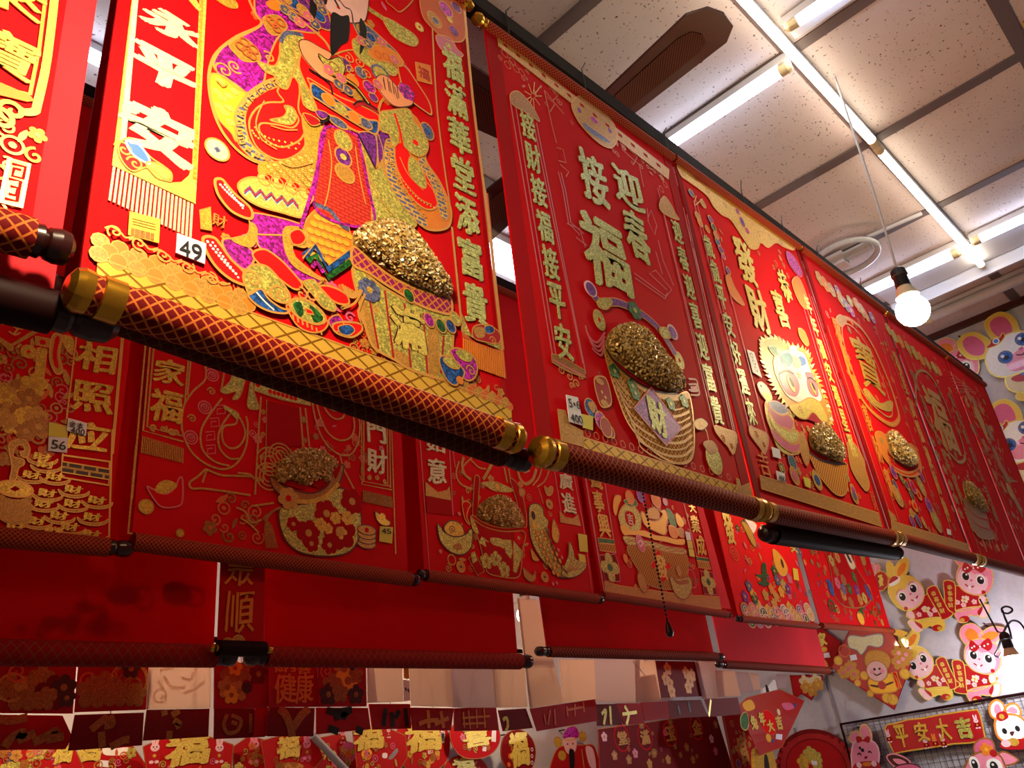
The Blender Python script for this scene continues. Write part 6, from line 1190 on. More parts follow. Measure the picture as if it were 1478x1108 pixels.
# lower line
def strokes(S, root, lines, mat, w):
    a = Art(S, .0014)
    for t in lines: a.line(t, mat, w); a.cut('brush_stroke', root)
YL = Y4 + .05
S, R = sheet(I6, '-60,830 325,836 376,948 340,1010 -60,1015', 'foil_red', 'bright red envelope with broad golden brush strokes at the left edge', GF, YL); strokes(S, R, ('-10,855 60,862 140,845', '20,1000 60,950 120,925 100,960 180,925', '170,975 230,950 290,915 270,960', '240,960 330,945'), 'bronze', .014)
S, R = sheet(I6, '390,832 748,820 738,990 356,1018', 'foil_dark', 'dark red envelope with faint golden strokes, second of the lower line', GF, YL - .012); strokes(S, R, ('560,840 520,870 470,910', '570,835 580,880 540,890', '525,920 530,1000', '570,1000 640,965 670,960'), 'bronze', .013)
S, R = sheet(I6, '764,806 1088,800 1082,945 744,966', 'foil_dark', 'dark red envelope below the embossed cream sheet', GF, YL); strokes(S, R, ('850,810 855,835', '930,810 890,835', '900,860 930,880 910,895', '880,915 875,960'), 'bronze', .012)
S, R = sheet(I6, '1114,800 1392,798 1376,946 1112,958', 'foil_dark', 'dark red envelope below the narrow couplet with carved strokes', GF, YL + .01); strokes(S, R, ('1180,830 1160,880 1180,925 1230,915 1250,860 1200,835', '1200,870 1230,880', '1300,825 1300,925', '1340,880 1320,910 1360,880'), 'bronze', .008)
S, R = sheet(I7, '30,634 98,636 88,780 20,782', 'foil_red', 'narrow red envelope left of the Y shaped stroke', GF, YL + .004)
S, R = sheet(I7, '102,634 332,638 326,782 92,782', 'foil_dark', 'dark envelope with a broad olive Y shaped stroke', GF, YL - .006); strokes(S, R, ('150,640 180,670 205,730 215,785', '300,640 260,680 220,740'), 'bronze', .018)
S, R = sheet(I7, '340,636 602,638 616,746 340,772', 'foil_red', 'red envelope with bold black strokes', GF, YL); strokes(S, R, ('390,650 440,660 520,648', '430,690 490,660 470,690', '400,740 450,760', '540,745 575,760'), 'black', .016)
S, R = sheet(I7, '608,618 816,618 822,742 626,748', 'foil_red', 'red envelope with blurred dark columns', GF, YL + .006); strokes(S, R, ('690,640 680,730', '720,660 730,735', '790,640 800,735', '760,650 740,690'), 'black', .012)
S, R = sheet(I7, '820,636 1038,640 1024,752 830,752', 'foil_red', 'red envelope with orange brush strokes', GF, YL - .004); strokes(S, R, ('905,650 910,740', '860,720 900,705 960,700', '970,655 985,740', '940,720 1010,690'), 'orange', .010)
S, R = sheet(I7, '1040,640 1252,630 1268,752 1040,756', 'foil_red', 'red envelope with dense orange lettering', GF, YL); strokes(S, R, ('1085,660 1090,740', '1110,650 1120,745', '1150,645 1155,740', '1190,640 1195,740', '1080,690 1220,680', '1080,720 1200,715'), 'orange', .005)
S, R = sheet(I7, '1264,650 1404,640 1440,740 1290,756', 'foil_dark', 'dark envelope with one small golden hook', GF, YL); strokes(S, R, ('1285,700 1305,690 1310,730 1300,755',), 'gold_bright', .009)
S, R = sheet(I8, '84,612 402,566 412,672 120,722', 'foil_red', 'red envelope with thin orange letters below the right pale run', GF, YL - .006); strokes(S, R, ('150,640 160,690', '180,620 170,690', '200,615 205,690', '260,600 265,650', '300,590 300,650', '340,580 345,630', '260,620 340,605'), 'orange_line', .006)
for pts, lb, ls in (('404,592 520,590 532,690 412,696', 'dark envelope with a bright golden flash', ('430,640 450,620 440,690', '470,600 475,690')), ('500,588 620,586 640,684 540,690', 'red envelope with a golden carved stroke beside the dark ones', ('540,600 560,640 550,690', '530,640 600,630')), ('622,582 750,576 760,660 640,672', 'plain red envelope between two dark ones in the lower line', ()), ('752,574 912,570 946,650 764,660', 'darkest envelope with black blots', ('800,600 810,640', '850,580 860,630')), ('930,566 1090,558 1110,640 960,652', 'dark envelope below the cool white sheets', ('960,570 950,650',))):
    S, R = sheet(I8, pts, 'foil_dark' if 'dark' in lb.split()[0] else 'foil_red', lb, GF, YL)
    if ls: strokes(S, R, ls, 'black' if 'blots' in lb else 'gold_bright', .010)
# ================================================================ decorations on the back wall
YD = YB - .06
def plaque(frame, y, name, label, cat, group=None, axis='y'):
    fr(*frame); S = Surf(axis, y); return S, Art(S, .004), (name, label, cat, group)
def finish(S, a, info, part='board', at=None):
    xs_ = [v[0] for v in a.v]; ys_ = [v[1] for v in a.v]; zs_ = [v[2] for v in a.v]
    root = empty(info[0], ((min(xs_) + max(xs_)) / 2, (min(ys_) + max(ys_)) / 2, min(zs_))); tag(root, info[1], info[2], info[3])
    a.build(part, root)
    b = MB(); c_ = Vector(((min(xs_) + max(xs_)) / 2, (min(ys_) + max(ys_)) / 2, max(zs_) - .012))
    if S.ax == 'y' and c_.y > 2.3: b.cyl(c_, (c_.x, YB, c_.z), .003, 'black_plastic', 5)
    elif S.ax == 'y': b.cyl(c_, (c_.x, c_.y, ZCE + .01), .0009, 'wire', 5)
    else: b.cyl(c_, (XW, c_.y, c_.z), .003, 'black_plastic', 5)
    b.build('hook', root); return root
def zodiac(a, x, y, s, fur='pink_pale', coat='red_toy'):
    """little standing rabbit motif"""
    s *= .26; k0 = a.k; a.k = 1.
    a.local((x, y), s)
    a.fill([(-.16, .45), (-.2, .75), (-.12, .98), (-.03, .75), (-.02, .45)], fur, lv=2); a.fill([(.02, .45), (.05, .8), (.18, .95), (.2, .7), (.14, .45)], fur, lv=2)
    a.disc([(0, .32)], s*.24, fur, s*.2, lv=3); a.disc([(-.09, .34)], s*.04, 'black', lv=4, n=8); a.disc([(.09, .34)], s*.04, 'black', lv=4, n=8); a.disc([(0, .25)], s*.05, 'pink_deep', s*.03, lv=4, n=8)
    a.fill([(-.22, .12), (.22, .12), (.28, -.3), (-.28, -.3)], coat, lv=2); a.disc([(-.14, -.38)], s*.12, fur, s*.08, lv=3); a.disc([(.14, -.38)], s*.12, fur, s*.08, lv=3); a.disc([(0, -.08)], s*.09, 'gold', lv=3)
    a.loc = None; a.k = k0
GW = 'new year plaques along the back wall'
FUN = [0]
def fu_plaque(frame, outline, chars, label, extra=None, mat='foil_red', smooth=False, name='fortune_plaque', cm='gold_bright', y=None):
    FUN[0] += 1; S, a, info = plaque(frame, y or YD - .03 * (FUN[0] % 2), name, label, 'plaque', GW); a.fill(outline, mat, 'bronze', .003, smooth, thick=.004); a.lv = 1; a.k = .36
    if extra: extra(a)
    R = finish(S, a, info); fr(*frame); pp = pts_of(outline); xa, xb = min(p[0] for p in pp), max(p[0] for p in pp); ya, yb = min(p[1] for p in pp), max(p[1] for p in pp); dx_, dy_ = (xb-xa)*.2, (yb-ya)*.22
    filigree(S, R, [(xa+dx_, ya+dy_), (xb-dx_, ya+dy_), (xb-dx_, yb-dy_), (xa+dx_, yb-dy_)], 16, ('bronze', 'ochre', 'orange_line', 'pink_deep', 'olive'), .013, .0058, seed=int(xa))
    for ch, p, q in chars: char_at(S, R, ch, p, q, cm, bold=.05, base=.006, lv=3)
    return S, R
fu_plaque(J4, '-120,380 60,300 380,330 440,470 300,600 -60,600', (('福', (285, 320), (372, 440)),), 'red plaque with a golden fortune character at the left edge', lambda a: (a.fill('30,440 70,360 100,430 60,450', 'steel'), a.fill('0,460 60,440 160,450 150,500 0,500', 'olive'), [a.flower([(x, y)], .04, 'olive', 'gold', 5) for x, y in ((175, 385), (225, 375), (170, 410), (210, 400))], [a.disc([(x, y)], .016, 'pink_deep') for x, y in ((265, 380), (275, 420), (290, 450), (310, 470))]))
fu_plaque(J4, '440,370 560,310 700,350 790,480 640,640 420,560', (('福', (385, 340), (525, 432)),), 'red plaque with a cropped golden fortune character and a small price sticker', lambda a: (a.fill('545,365 600,370 685,365 680,400 560,405', 'white'), a.fill('530,432 576,435 574,470 528,466', 'tag_white', smooth=False), a.fill('620,440 720,435 760,480 640,500', 'red_deep')))
fu_plaque(J4, '760,360 900,300 1090,300 1240,350 1230,480 1000,640 780,500', (('福', (882, 312), (1102, 445)),), 'red plaque with a large golden fortune character between two rabbits', lambda a: (zodiac(a, 820, 400, .20), zodiac(a, 1165, 400, .20), [a.flower([(x, 470)], .04, 'olive', 'gold', 5) for x in (1200, 1270)]))
fu_plaque(J4, '1240,360 1330,300 1420,330 1440,480 1330,560 1240,470', (), 'red plaque carrying one upright pink rabbit', lambda a: zodiac(a, 1350, 390, .26, 'pink'))
fu_plaque(J5, '-90,330 60,290 200,310 240,420 120,560 -60,520', (('福', (-5, 310), (112, 412)),), 'red plaque with golden fortune character beside a pink rabbit', lambda a: (zodiac(a, 155, 380, .22, 'pink'), a.fill('0,450 100,445 110,473 0,473', 'bronze')))
fu_plaque(J5, '190,320 330,290 430,400 400,560 210,560', (), 'red plaque with a tiny yellow rabbit in an arch', lambda a: (zodiac(a, 238, 400, .14, 'yellow'), a.ring('250,470', .12, 'ochre', .012), zodiac(a, 345, 310, .16, 'pink'), a.disc('375,390', .09, 'pink_deep'), [a.flower([(x, 385)], .03, 'olive', 'gold', 5) for x in (355, 395)]))
fu_plaque(J5, '400,280 560,250 680,300 690,420 600,560 430,540', (('福', (400, 258), (558, 365)),), 'red plaque with golden fortune character above a yellow rabbit head', lambda a: (zodiac(a, 475, 450, .34, 'yellow'), a.fill('560,395 582,396 580,420 558,418', 'tag_white'), a.fill('590,420 630,370 640,385 610,425', 'grey'), zodiac(a, 590, 290, .12, 'pink_pale')))
S_, R_ = fu_plaque(J5, '640,260 780,230 900,270 915,380 880,460 760,520 660,440', (('福', (672, 252), (868, 372)),), 'round red plaque with golden fortune character and gold sprigs', lambda a: ([a.flower([(x, y)], .035, 'gold', 'olive', 6) for x, y in ((705, 400), (820, 430), (850, 395), (800, 455))], a.fill('868,275 890,278 888,340 864,336', 'tag_white', smooth=False), a.fill('802,375 826,378 824,402 800,398', 'tag_white', smooth=False)), smooth=True)
char_at(S_, R_, '财', (868, 285), (888, 330), 'ink', 'price_mark', 0., .0, 5, .006)
S_, R_ = fu_plaque(J5, '930,250 1060,220 1170,260 1180,340 1120,410 1000,420 930,350', (('喜', (982, 262), (1135, 350)),), 'round red plaque with a cropped golden double joy character', lambda a: (a.fill('1142,260 1165,262 1162,335 1138,332', 'tag_white', smooth=False), a.fill('1092,358 1112,360 1110,385 1090,383', 'tag_white', smooth=False)), smooth=True)
fu_plaque(J5, '900,440 1000,400 1090,430 1120,520 1000,600 890,540', (('福', (925, 425), (1052, 520)),), 'red scalloped plaque at the lower edge with golden character top', None, smooth=True)
S_, R_ = fu_plaque(J5, '1210,300 1285,268 1350,310 1375,390 1350,480 1280,510 1215,470 1190,390', (('福', (1225, 290), (1342, 452)),), 'oval dark red hanging with golden fortune character and seal print', lambda a: [a.ring([(1355, y)], .016, 'tag_white', .007) for y in (375, 410, 445)], 'foil_dark', True)
# grey stick
b = MB(); S = Surf('y', YD - .05); fr(*I7); q = Art(S); b.cyl(S.W(q.M((322, 778))), S.W(q.M((500, 965))), .012, 'grey', 8); o = b.build('grey_stick'); tag(o, 'slanting grey stick in front of the rabbit plaques', 'stick')
# bearded figure hanging
S, a, info = plaque(I8, YD, 'figure_hanging', 'hanging of a bearded figure in red robe and winged hat', 'hanging', None)
a.fill('200,830 250,790 330,790 395,800 410,960 190,960', 'red_toy', 'gold_line', .003, thick=.004); a.lv = 1; a.k = .4
a.fill('240,740 262,705 300,700 320,740 300,760 250,765', 'magenta', 'gold', .003); a.disc('215,775', .06, 'gold', .05, 'ochre', .008); a.disc('335,748', .06, 'gold', .05, 'ochre', .008); a.fill('245,760 300,755 305,800 290,830 262,830 245,795', 'face'); a.lv = 2; a.disc('262,785', .01, 'black', n=8); a.disc('288,783', .01, 'black', n=8); a.disc('276,808', .015, 'red_toy', .006, n=8)
a.fill('270,815 292,815 296,870 288,960 276,960 272,870', 'black'); a.disc('235,840', .06, 'gold', .045, 'ochre', .008); a.fill('350,800 385,810 400,900 370,890', 'pink_pale'); a.line('330,810 350,960', 'gold_line', .005); finish(S, a, info, 'figure')
# red panel with ringed characters
S, R = fu_plaque(I8, '410,712 980,636 1062,900 1062,960 420,960', (('堂', (500, 728), (552, 785)), ('滿', (610, 722), (662, 782)), ('玉', (732, 706), (786, 766)), ('金', (860, 674), (914, 735))), 'wide dark red panel with four ringed golden characters', lambda a: ([a.ring([(x, y)], .13, 'red_hot', .012) for x, y in ((525, 755), (637, 750), (758, 735), (886, 706))], [a.flower([(x, y)], .05, m_, 'ochre', 5) for x, y, m_ in ((440, 750, 'pink_pale'), (490, 840, 'bronze'), (560, 860, 'bronze'), (590, 830, 'pink'), (680, 830, 'bronze'), (750, 860, 'ochre'), (840, 800, 'bronze'), (960, 760, 'pink_pale'), (980, 820, 'pink_deep'), (870, 860, 'bronze'), (660, 880, 'ochre'), (620, 690, 'bronze'), (760, 680, 'bronze'), (980, 690, 'bronze'))]), 'foil_dark', name='panel_hanging', cm='ochre', y=2.12)
S, R = fu_plaque(I8, '1012,650 1150,630 1190,960 1075,960', (('官', (1078, 748), (1146, 868)),), 'narrow red couplet panel with golden characters beside the diamond plaque', lambda a: (a.disc('1090,880', .05, 'purple', out='ochre', ow=.01), a.line('1018,655 1080,960', 'bronze', .01, smooth=False), [a.spiral([(x, y)], .05, 1.5, 'ochre', .012) for x, y in ((1060, 690), (1120, 880))]), 'foil_red', name='panel_hanging', cm='ochre', y=2.05)
S, a, info = plaque(I8, 1.83, 'rabbit_year_plaque', 'red diamond plaque with yellow four character greeting and green collar', 'plaque', None)
a.fill('1090,600 1130,560 1290,520 1410,575 1360,680 1300,800 1195,840 1150,740', 'red_toy', 'bronze', .003, False, thick=.004); a.lv = 1; a.k = .27
a.fill('1100,655 1125,630 1140,670 1130,715 1105,705', 'green', 'olive', .004); a.disc('1235,680', .25, 'red_hot', .18, 'orange_line', .008); a.fill('1110,590 1150,570 1170,610 1130,625', 'yellow'); a.disc('1235,755', .08, 'yellow', .06, 'ochre', .008, lv=2); a.disc('1258,770', .03, 'blue', lv=3); a.fill('1272,735 1302,738 1300,765 1270,760', 'tag_white', lv=3, smooth=False); a.fill('1300,590 1340,585 1360,610 1320,620', 'pink_deep'); a.disc('1365,597', .035, 'blue', lv=2); a.disc('1285,630', .05, 'cream', lv=2)
R = finish(S, a, info); fr(*I8)
for ch, p, q in (('兔', (1140, 650), (1185, 710)), ('年', (1180, 632), (1222, 692)), ('大', (1222, 672), (1264, 722)), ('吉', (1262, 650), (1306, 712))): char_at(S, R, ch, p, q, 'gold_bright', bold=.06, base=.006, lv=4)
S, a, info = plaque(I8, 1.93, 'golden_charm', 'golden rounded charm with a dark slot below the diamond plaque', 'charm', None)
a.fill('1172,830 1190,800 1240,805 1265,850 1275,960 1190,960', 'gold', 'ochre', .004, thick=.02); a.fill('1215,845 1232,850 1245,960 1222,960', 'black', lv=2); finish(S, a, info, 'body')
S, a, info = plaque(I8, Y4 + .3, 'white_pendant', 'white rabbit ear pendant with pink base below the bright red back', 'pendant', None)
a.fill('1205,520 1235,500 1265,470 1280,520 1295,580 1260,620 1220,600', 'white', 'grey', .003, thick=.006); a.fill('1195,610 1240,590 1285,600 1250,625', 'pink', lv=1); a.disc('1232,530', .014, 'black', .03, lv=1); finish(S, a, info, 'body')
# ================================================================ plaques on the end wall
H5 = (1240, 740, 6.21); H6 = (1160, 880, 4.648)
GR = 'rabbit plaques on the end wall'
def rabbit_a(px, scale, fur, label, mirror=1, rot=0., x=XW - .025, bow=False):
    """rabbit in a red tunic holding a scroll; local coordinates from the traced plaque"""
    fr(0, 0, 1); S = Surf('x', x); C = lambda t: [((p[0] - 540) / 720, (780 - p[1]) / 720) for p in pts_of(t)]
    a = Art(S, .006); c0 = S.P(*px); root = empty('rabbit_plaque', S.W(c0)); tag(root, label, 'plaque', GR); a.local(px, scale, rot, mirror)
    sk = .010; o = 'gold_bright'; ow = scale * .012; dk = {'yellow_toy': 'ochre', 'pink': 'pink_deep'}[fur]
    if bow:
        a.fill(C('330,600 200,520 180,470 300,440 420,500 440,560'), fur, o, ow, thick=sk); a.fill(C('320,560 240,510 320,480 400,520'), 'orange', lv=1); a.cut('ear', root)
        a.fill(C('400,560 380,460 440,380 540,390 590,470 560,570 500,600'), fur, o, ow, thick=sk); a.fill(C('440,540 430,460 490,420 540,470 510,550'), 'orange', lv=1); a.cut('ear', root)
    else:
        a.fill(C('300,600 240,520 250,440 320,470 345,390 380,365 408,410 400,480 360,560'), fur, o, ow, thick=sk); a.fill(C('300,560 275,500 290,470 330,500 340,560'), 'orange', lv=1); a.cut('ear', root)
        a.fill(C('390,560 400,460 450,405 520,368 562,385 550,450 500,520 450,570'), fur, o, ow, thick=sk); a.fill(C('420,520 440,455 500,415 530,430 480,500'), 'orange', lv=1); a.cut('ear', root)
    a.fill(C('440,860 640,740 700,860 700,960 600,985 450,950 380,900'), 'red_toy', o, ow, thick=sk)
    for x_, y_ in ((500, 910), (560, 870), (650, 900), (600, 930)): a.flower(C('%d,%d' % (x_, y_)), scale*.035, 'pink_pale', 'gold', 5, lv=1)
    a.flower(C('580,880'), scale*.05, 'cream', 'gold', 4, lv=2); a.cut('tunic', root)
    a.fill(C('460,960 680,975 690,1060 660,1090 600,1085 570,1030 500,1040'), fur, o, ow, thick=sk); a.disc(C('620,1060'), scale*.065, 'red_toy', scale*.04, lv=1); a.disc(C('640,1068'), scale*.03, 'gold', scale*.025, lv=2); a.cut('leg', root)
    a.fill(C('375,960 420,945 480,1010 490,1050 440,1065 400,1030'), 'pink_pale', o, ow, thick=sk); a.fill(C('440,960 490,1000 485,1040 450,1000'), 'red_toy', lv=1); a.cut('foot', root)
    a.fill(C('640,710 730,690 750,800 770,920 800,960 770,985 690,1000 680,950 650,820'), 'red_toy', o, ow, lv=2, thick=sk)
    sc = a.cut('scroll', root)
    for k, ch in enumerate('恭喜發財'):
        q = Art(S, .0085); q.local(px, scale, rot, mirror); cc = q.M(C('%d,%d' % (690 + 8*k, 755 + 55*k))[0]); h = scale*.032; q.char(ch, (cc[0]-h, cc[1]-h, cc[0]+h, cc[1]+h), 'gold_bright', .02, 1, 0., .001, 0.); q.build('character', sc)
    a.fill(C('285,680 300,600 380,540 480,530 560,570 605,650 610,720 570,800 480,850 390,850 320,790'), fur, o, ow, lv=4, thick=sk)
    a.fill(C('345,690 400,640 440,660 480,620 540,590 590,640 605,720 560,800 480,840 400,830 350,770'), 'pink_pale', lv=5)
    a.disc(C('400,715'), scale*.055, 'white', scale*.065, lv=6); a.disc(C('525,660'), scale*.055, 'white', scale*.065, lv=6); a.disc(C('402,720'), scale*.042, 'black', scale*.052, lv=7); a.disc(C('524,668'), scale*.042, 'black', scale*.052, lv=7); a.disc(C('392,705'), scale*.014, 'white', lv=8, n=8); a.disc(C('514,652'), scale*.014, 'white', lv=8, n=8)
    a.line(C('350,690 380,655 420,650'), dk, scale*.012, lv=7); a.line(C('490,630 520,605 550,610'), dk, scale*.012, lv=7); a.fill(C('470,708 495,702 485,722'), 'pink_deep', lv=7); a.line(C('470,765 505,775 545,740'), 'red_toy', scale*.016, lv=7); a.fill(C('495,765 520,760 518,785 505,790'), 'white', lv=8); a.cut('head', root)
    a.fill(C('390,880 430,860 455,890 450,935 410,930'), 'pink_pale', o, ow*.6, lv=6); a.disc(C('400,832'), scale*.025, 'red_toy', lv=7); a.cut('paw', root)
    if bow:
        a.fill(C('330,610 340,540 400,560 450,590 500,530 540,600 500,640 440,610 380,650'), 'red_toy', lv=7)
        for x_, y_ in ((365, 590), (400, 600), (490, 590), (515, 600), (440, 600)): a.disc(C('%d,%d' % (x_, y_)), scale*.012, 'white', lv=8, n=8)
        a.cut('bow', root)
    else:
        a.fill(C('310,590 340,530 400,515 435,545 400,585 340,600'), 'white', lv=6); a.fill(C('318,570 350,525 395,515 420,540 370,560'), 'red_toy', lv=7); a.cut('hat', root)
    b = MB(); p = S.W(S.P(*px)); q_ = S.W(a.M((-.28, .5))); b.cyl(q_, (XW, q_.y, q_.z), .004, 'black_plastic', 6); b.build('hook', root)
    return root
def rabbit_b(px, scale, label, x=XW - .025):
    """white faced rabbit with tall golden ears and blue collar"""
    fr(0, 0, 1); S = Surf('x', x); C = lambda t: [((p[0] - 1370) / 500, (660 - p[1]) / 500) for p in pts_of(t)]
    a = Art(S, .006); root = empty('rabbit_plaque', S.W(S.P(*px))); tag(root, label, 'plaque', GR); a.local(px, scale); sk = .010; o = 'gold_bright'; ow = scale*.02
    a.fill(C('1225,610 1130,580 1085,500 1090,420 1150,378 1220,395 1280,470 1290,540'), 'yellow_toy', o, ow, thick=sk); a.fill(C('1215,580 1150,555 1118,490 1125,425 1175,405 1225,440 1250,520'), 'pink_deep', lv=1); a.cut('ear', root)
    a.fill(C('1330,510 1300,430 1310,350 1370,320 1430,322 1480,370 1500,450 1470,530'), 'yellow_toy', o, ow, thick=sk); a.fill(C('1360,500 1330,430 1340,370 1390,345 1440,370 1460,440 1440,510'), 'pink_deep', lv=1); a.cut('ear', root)
    a.fill(C('1320,790 1470,790 1560,800 1600,870 1560,960 1400,970 1300,920 1280,850'), 'cream', o, ow, thick=sk); a.fill(C('1340,820 1560,830 1570,870 1450,885 1350,865'), 'red_toy', lv=1); a.fill(C('1395,760 1500,760 1540,800 1510,860 1440,860 1390,820'), 'sky', lv=2); a.line(C('1420,770 1425,850'), 'white', scale*.012, lv=3); a.line(C('1460,770 1465,855'), 'white', scale*.012, lv=3); a.cut('body', root)
    a.fill(C('1320,950 1400,960 1420,1000 1370,1020 1310,990'), 'yellow_toy', o, ow*.7, thick=sk); a.cut('foot', root)
    a.fill(C('1210,680 1240,580 1330,520 1450,505 1560,560 1590,680 1540,790 1430,810 1300,805 1230,760'), 'white', o, ow, lv=3, thick=sk); a.fill(C('1330,720 1400,660 1480,640 1560,670 1570,740 1500,790 1400,795 1345,775'), 'pink', lv=4)
    for x_, y_ in ((1345, 662), (1490, 580)): a.disc(C('%d,%d' % (x_, y_)), scale*.10, 'steel', scale*.10, lv=5); a.disc(C('%d,%d' % (x_ + 5, y_ + 5)), scale*.07, 'blue', scale*.075, lv=6); a.disc(C('%d,%d' % (x_ + 6, y_ + 8)), scale*.035, 'black', lv=7); a.disc(C('%d,%d' % (x_ - 15, y_ - 12)), scale*.025, 'white', lv=8)
    a.fill(C('1440,640 1470,632 1462,655'), 'pink_deep', lv=6); a.line(C('1415,675 1450,690 1480,670'), 'brown', scale*.018, lv=6); a.cut('head', root)
    a.fill(C('1250,545 1290,520 1300,500 1335,495 1360,505 1390,480 1395,510 1360,540 1310,555'), 'red_toy', o, ow*.6, lv=7); a.disc(C('1330,522'), scale*.04, 'sky', out='white', ow=scale*.015, lv=8); a.cut('hair_clip', root)
    b = MB(); q_ = S.W(a.M((0, .3))); b.cyl(q_, (XW, q_.y, q_.z), .004, 'black_plastic', 6); b.build('hook', root); return root
def scale_at(x, y, hpx, xw=XW - .025):
    S = Surf('x', xw); return abs(S.P(x, y - hpx/2)[1] - S.P(x, y + hpx/2)[1])
rabbit_b((1457, 513.5), scale_at(1457, 513, 101), 'big white faced rabbit plaque with tall golden ears at the wall top')
rabbit_b((1462, 640), scale_at(1462, 640, 101), 'white faced rabbit plaque with golden ears half hidden by the last banner')
k = scale_at(1320, 860, 116)
rabbit_a((1327, 865.6), k, 'yellow_toy', 'upper yellow rabbit plaque with a red scroll beside its tunic')
rabbit_a((1396, 849), k * .96, 'pink', 'upper pink rabbit plaque just under the front row rods', mirror=-1, rot=-.12, bow=True)
rabbit_a((1341, 966), k * .9, 'yellow_toy', 'lower yellow rabbit plaque overlapping the red diamond hanging')
rabbit_a((1409, 963), k * .93, 'pink', 'lower pink rabbit plaque beside the glaring bulb', mirror=-1, rot=-.02, bow=True)
rabbit_a((1378, 548), k * 1.1, 'pink', 'pink rabbit plaque with bow peeking above the last banner', mirror=-1, rot=.1, bow=True, x=XW - .015)
# --- red diamond hanging with a smiling figure
def wall_plaque(frame, name, label, cat, x=XW - .02): fr(*frame); S = Surf('x', x); a = Art(S, .004); return S, a, (name, label, cat, None)
S, a, info = wall_plaque(H6, 'diamond_hanging', 'red diamond hanging with a smiling figure in yellow robe', 'hanging', XW - .05)
a.fill('185,390 330,100 545,60 720,370 612,668', 'red_toy', 'red_deep', .006, False, thick=.006); a.lv = 1; a.fill('560,120 700,150 640,180', 'gold')
for x, y in ((300, 400), (340, 430), (270, 420), (320, 380)): a.flower([(x, y)], .030, 'ochre', 'pink_deep', 5, lv=2)
for x, y, r_ in ((410, 440, .018), (365, 490, .014), (235, 340, .020), (560, 590, .02), (600, 600, .022), (450, 560, .014), (680, 430, .022), (615, 490, .02)): a.disc([(x, y)], r_, 'gold', out='ochre', ow=.004)
for x, y in ((640, 290), (670, 330), (640, 350), (690, 300)): a.flower([(x, y)], .034, 'ochre', 'pink', 5, lv=2)
a.ring('275,275', .026, 'orange_line', .006); R = finish(S, a, info, 'board'); a = Art(S, .0075); fr(*H6)
a.fill('300,190 330,170 400,180 450,170 530,165 535,230 500,250 440,240 420,270 390,300 360,270 310,250', 'cream_glitter', 'grey', .004); a.cut('silver_character', R)
a.fill('440,470 520,440 600,430 640,500 620,545 520,560 460,545', 'yellow', 'ochre', .005); a.fill('455,500 520,505 600,480 600,492 520,520 460,512', 'brown', lv=1); a.disc('530,505', .018, 'red_toy', lv=2); a.cut('robe', R)
a.fill('415,330 440,280 500,270 560,290 590,340 560,400 480,400 430,380', 'ochre', 'bronze', .005); a.cut('hat', R); a.disc('497,410', .048, 'face', .045, 'bronze', .004, lv=2); a.line('470,420 495,438 530,420', 'brown', .006, lv=3); a.disc('480,398', .006, 'black', lv=3, n=8); a.disc('515,395', .006, 'black', lv=3, n=8); a.disc('465,415', .010, 'pink', lv=3); a.disc('530,410', .010, 'pink', lv=3); a.cut('face', R)
a.fill('595,420 625,415 660,520 630,530', 'red_hot', 'gold', .004, False); a.cut('scroll', R)
plate(S, R, 'price_tag', '312,305 355,298 365,332 322,342', 'tag_white', .008)
S, a, info = wall_plaque(H6, 'diamond_hanging', 'red diamond hanging with golden character beside the bright red back', 'hanging', XW - .03)
a.fill('60,150 120,120 252,218 172,440 120,400', 'foil_red', 'red_deep', .005, False, thick=.005); a.lv = 1; a.disc('138,265', .016, 'gold', .012, 'orange', .004); a.fill('135,290 172,285 182,318 140,322', 'tag_white', smooth=False); a.disc('148,375', .014, 'gold', .03); R = finish(S, a, info, 'board'); fr(*H6); char_at(S, R, '家', (82, 165), (165, 232), 'gold_bright', bold=.05, base=.006, lv=2)
S, a, info = wall_plaque(H6, 'diamond_hanging', 'red diamond hanging with pale blossoms below the bright red back', 'hanging', XW - .04)
a.fill('-90,440 130,440 125,480 55,605 -10,560 -60,600', 'foil_red', 'red_deep', .005, False, thick=.005)
for x, y in ((10, 480), (50, 500), (20, 520), (85, 470), (100, 500), (60, 540)): a.flower([(x, y)], .030, 'cream' if x % 20 else 'ochre', 'gold', 5, lv=1)
finish(S, a, info, 'board')
S, a, info = wall_plaque(H5, 'octagon_hanging', 'small red eight sided hanging with golden letters and ears', 'hanging', XW - .03)
a.fill('140,560 180,520 230,530 265,580 262,650 215,700 165,690 140,630', 'red_toy', 'gold', .004, False, thick=.006); a.fill('145,520 150,470 175,460 195,490 180,530', 'pink', 'gold', .004); a.fill('80,480 120,450 150,480 140,570 110,540', 'pink', 'pink_pale', .004); R = finish(S, a, info, 'board'); fr(*H5)
for ch, p, q in (('富', (172, 560), (225, 605)), ('貴', (172, 605), (228, 650))): char_at(S, R, ch, p, q, 'gold_bright', bold=.04, base=.006, lv=2)
S, a, info = wall_plaque(H6, 'round_hanging', 'round glossy dark red hanging with scalloped rim at the lower edge', 'hanging', XW - .03)
a.disc('85,1060', .19, 'red_toy', .16, 'foil_dark', .02, n=40, thick=.008); a.disc('85,1060', .15, 'foil_red', .125, 'foil_dark', .006, n=36, lv=1)
for k_ in range(30): a.disc([(85 + 265*math.cos(k_*.2094), 1060 - 215*math.sin(k_*.2094))], .012, 'red_toy', n=8, lv=1)
for x, y, m_ in ((20, 990, 'ochre'), (45, 960, 'olive'), (80, 985, 'olive'), (90, 1020, 'olive'), (0, 1020, 'gold')): a.flower([(x, y)], .032, m_, 'gold', 5, lv=3)
a.fill('55,1010 92,1012 95,1040 58,1038', 'tag_white', lv=4, smooth=False); finish(S, a, info, 'disc')
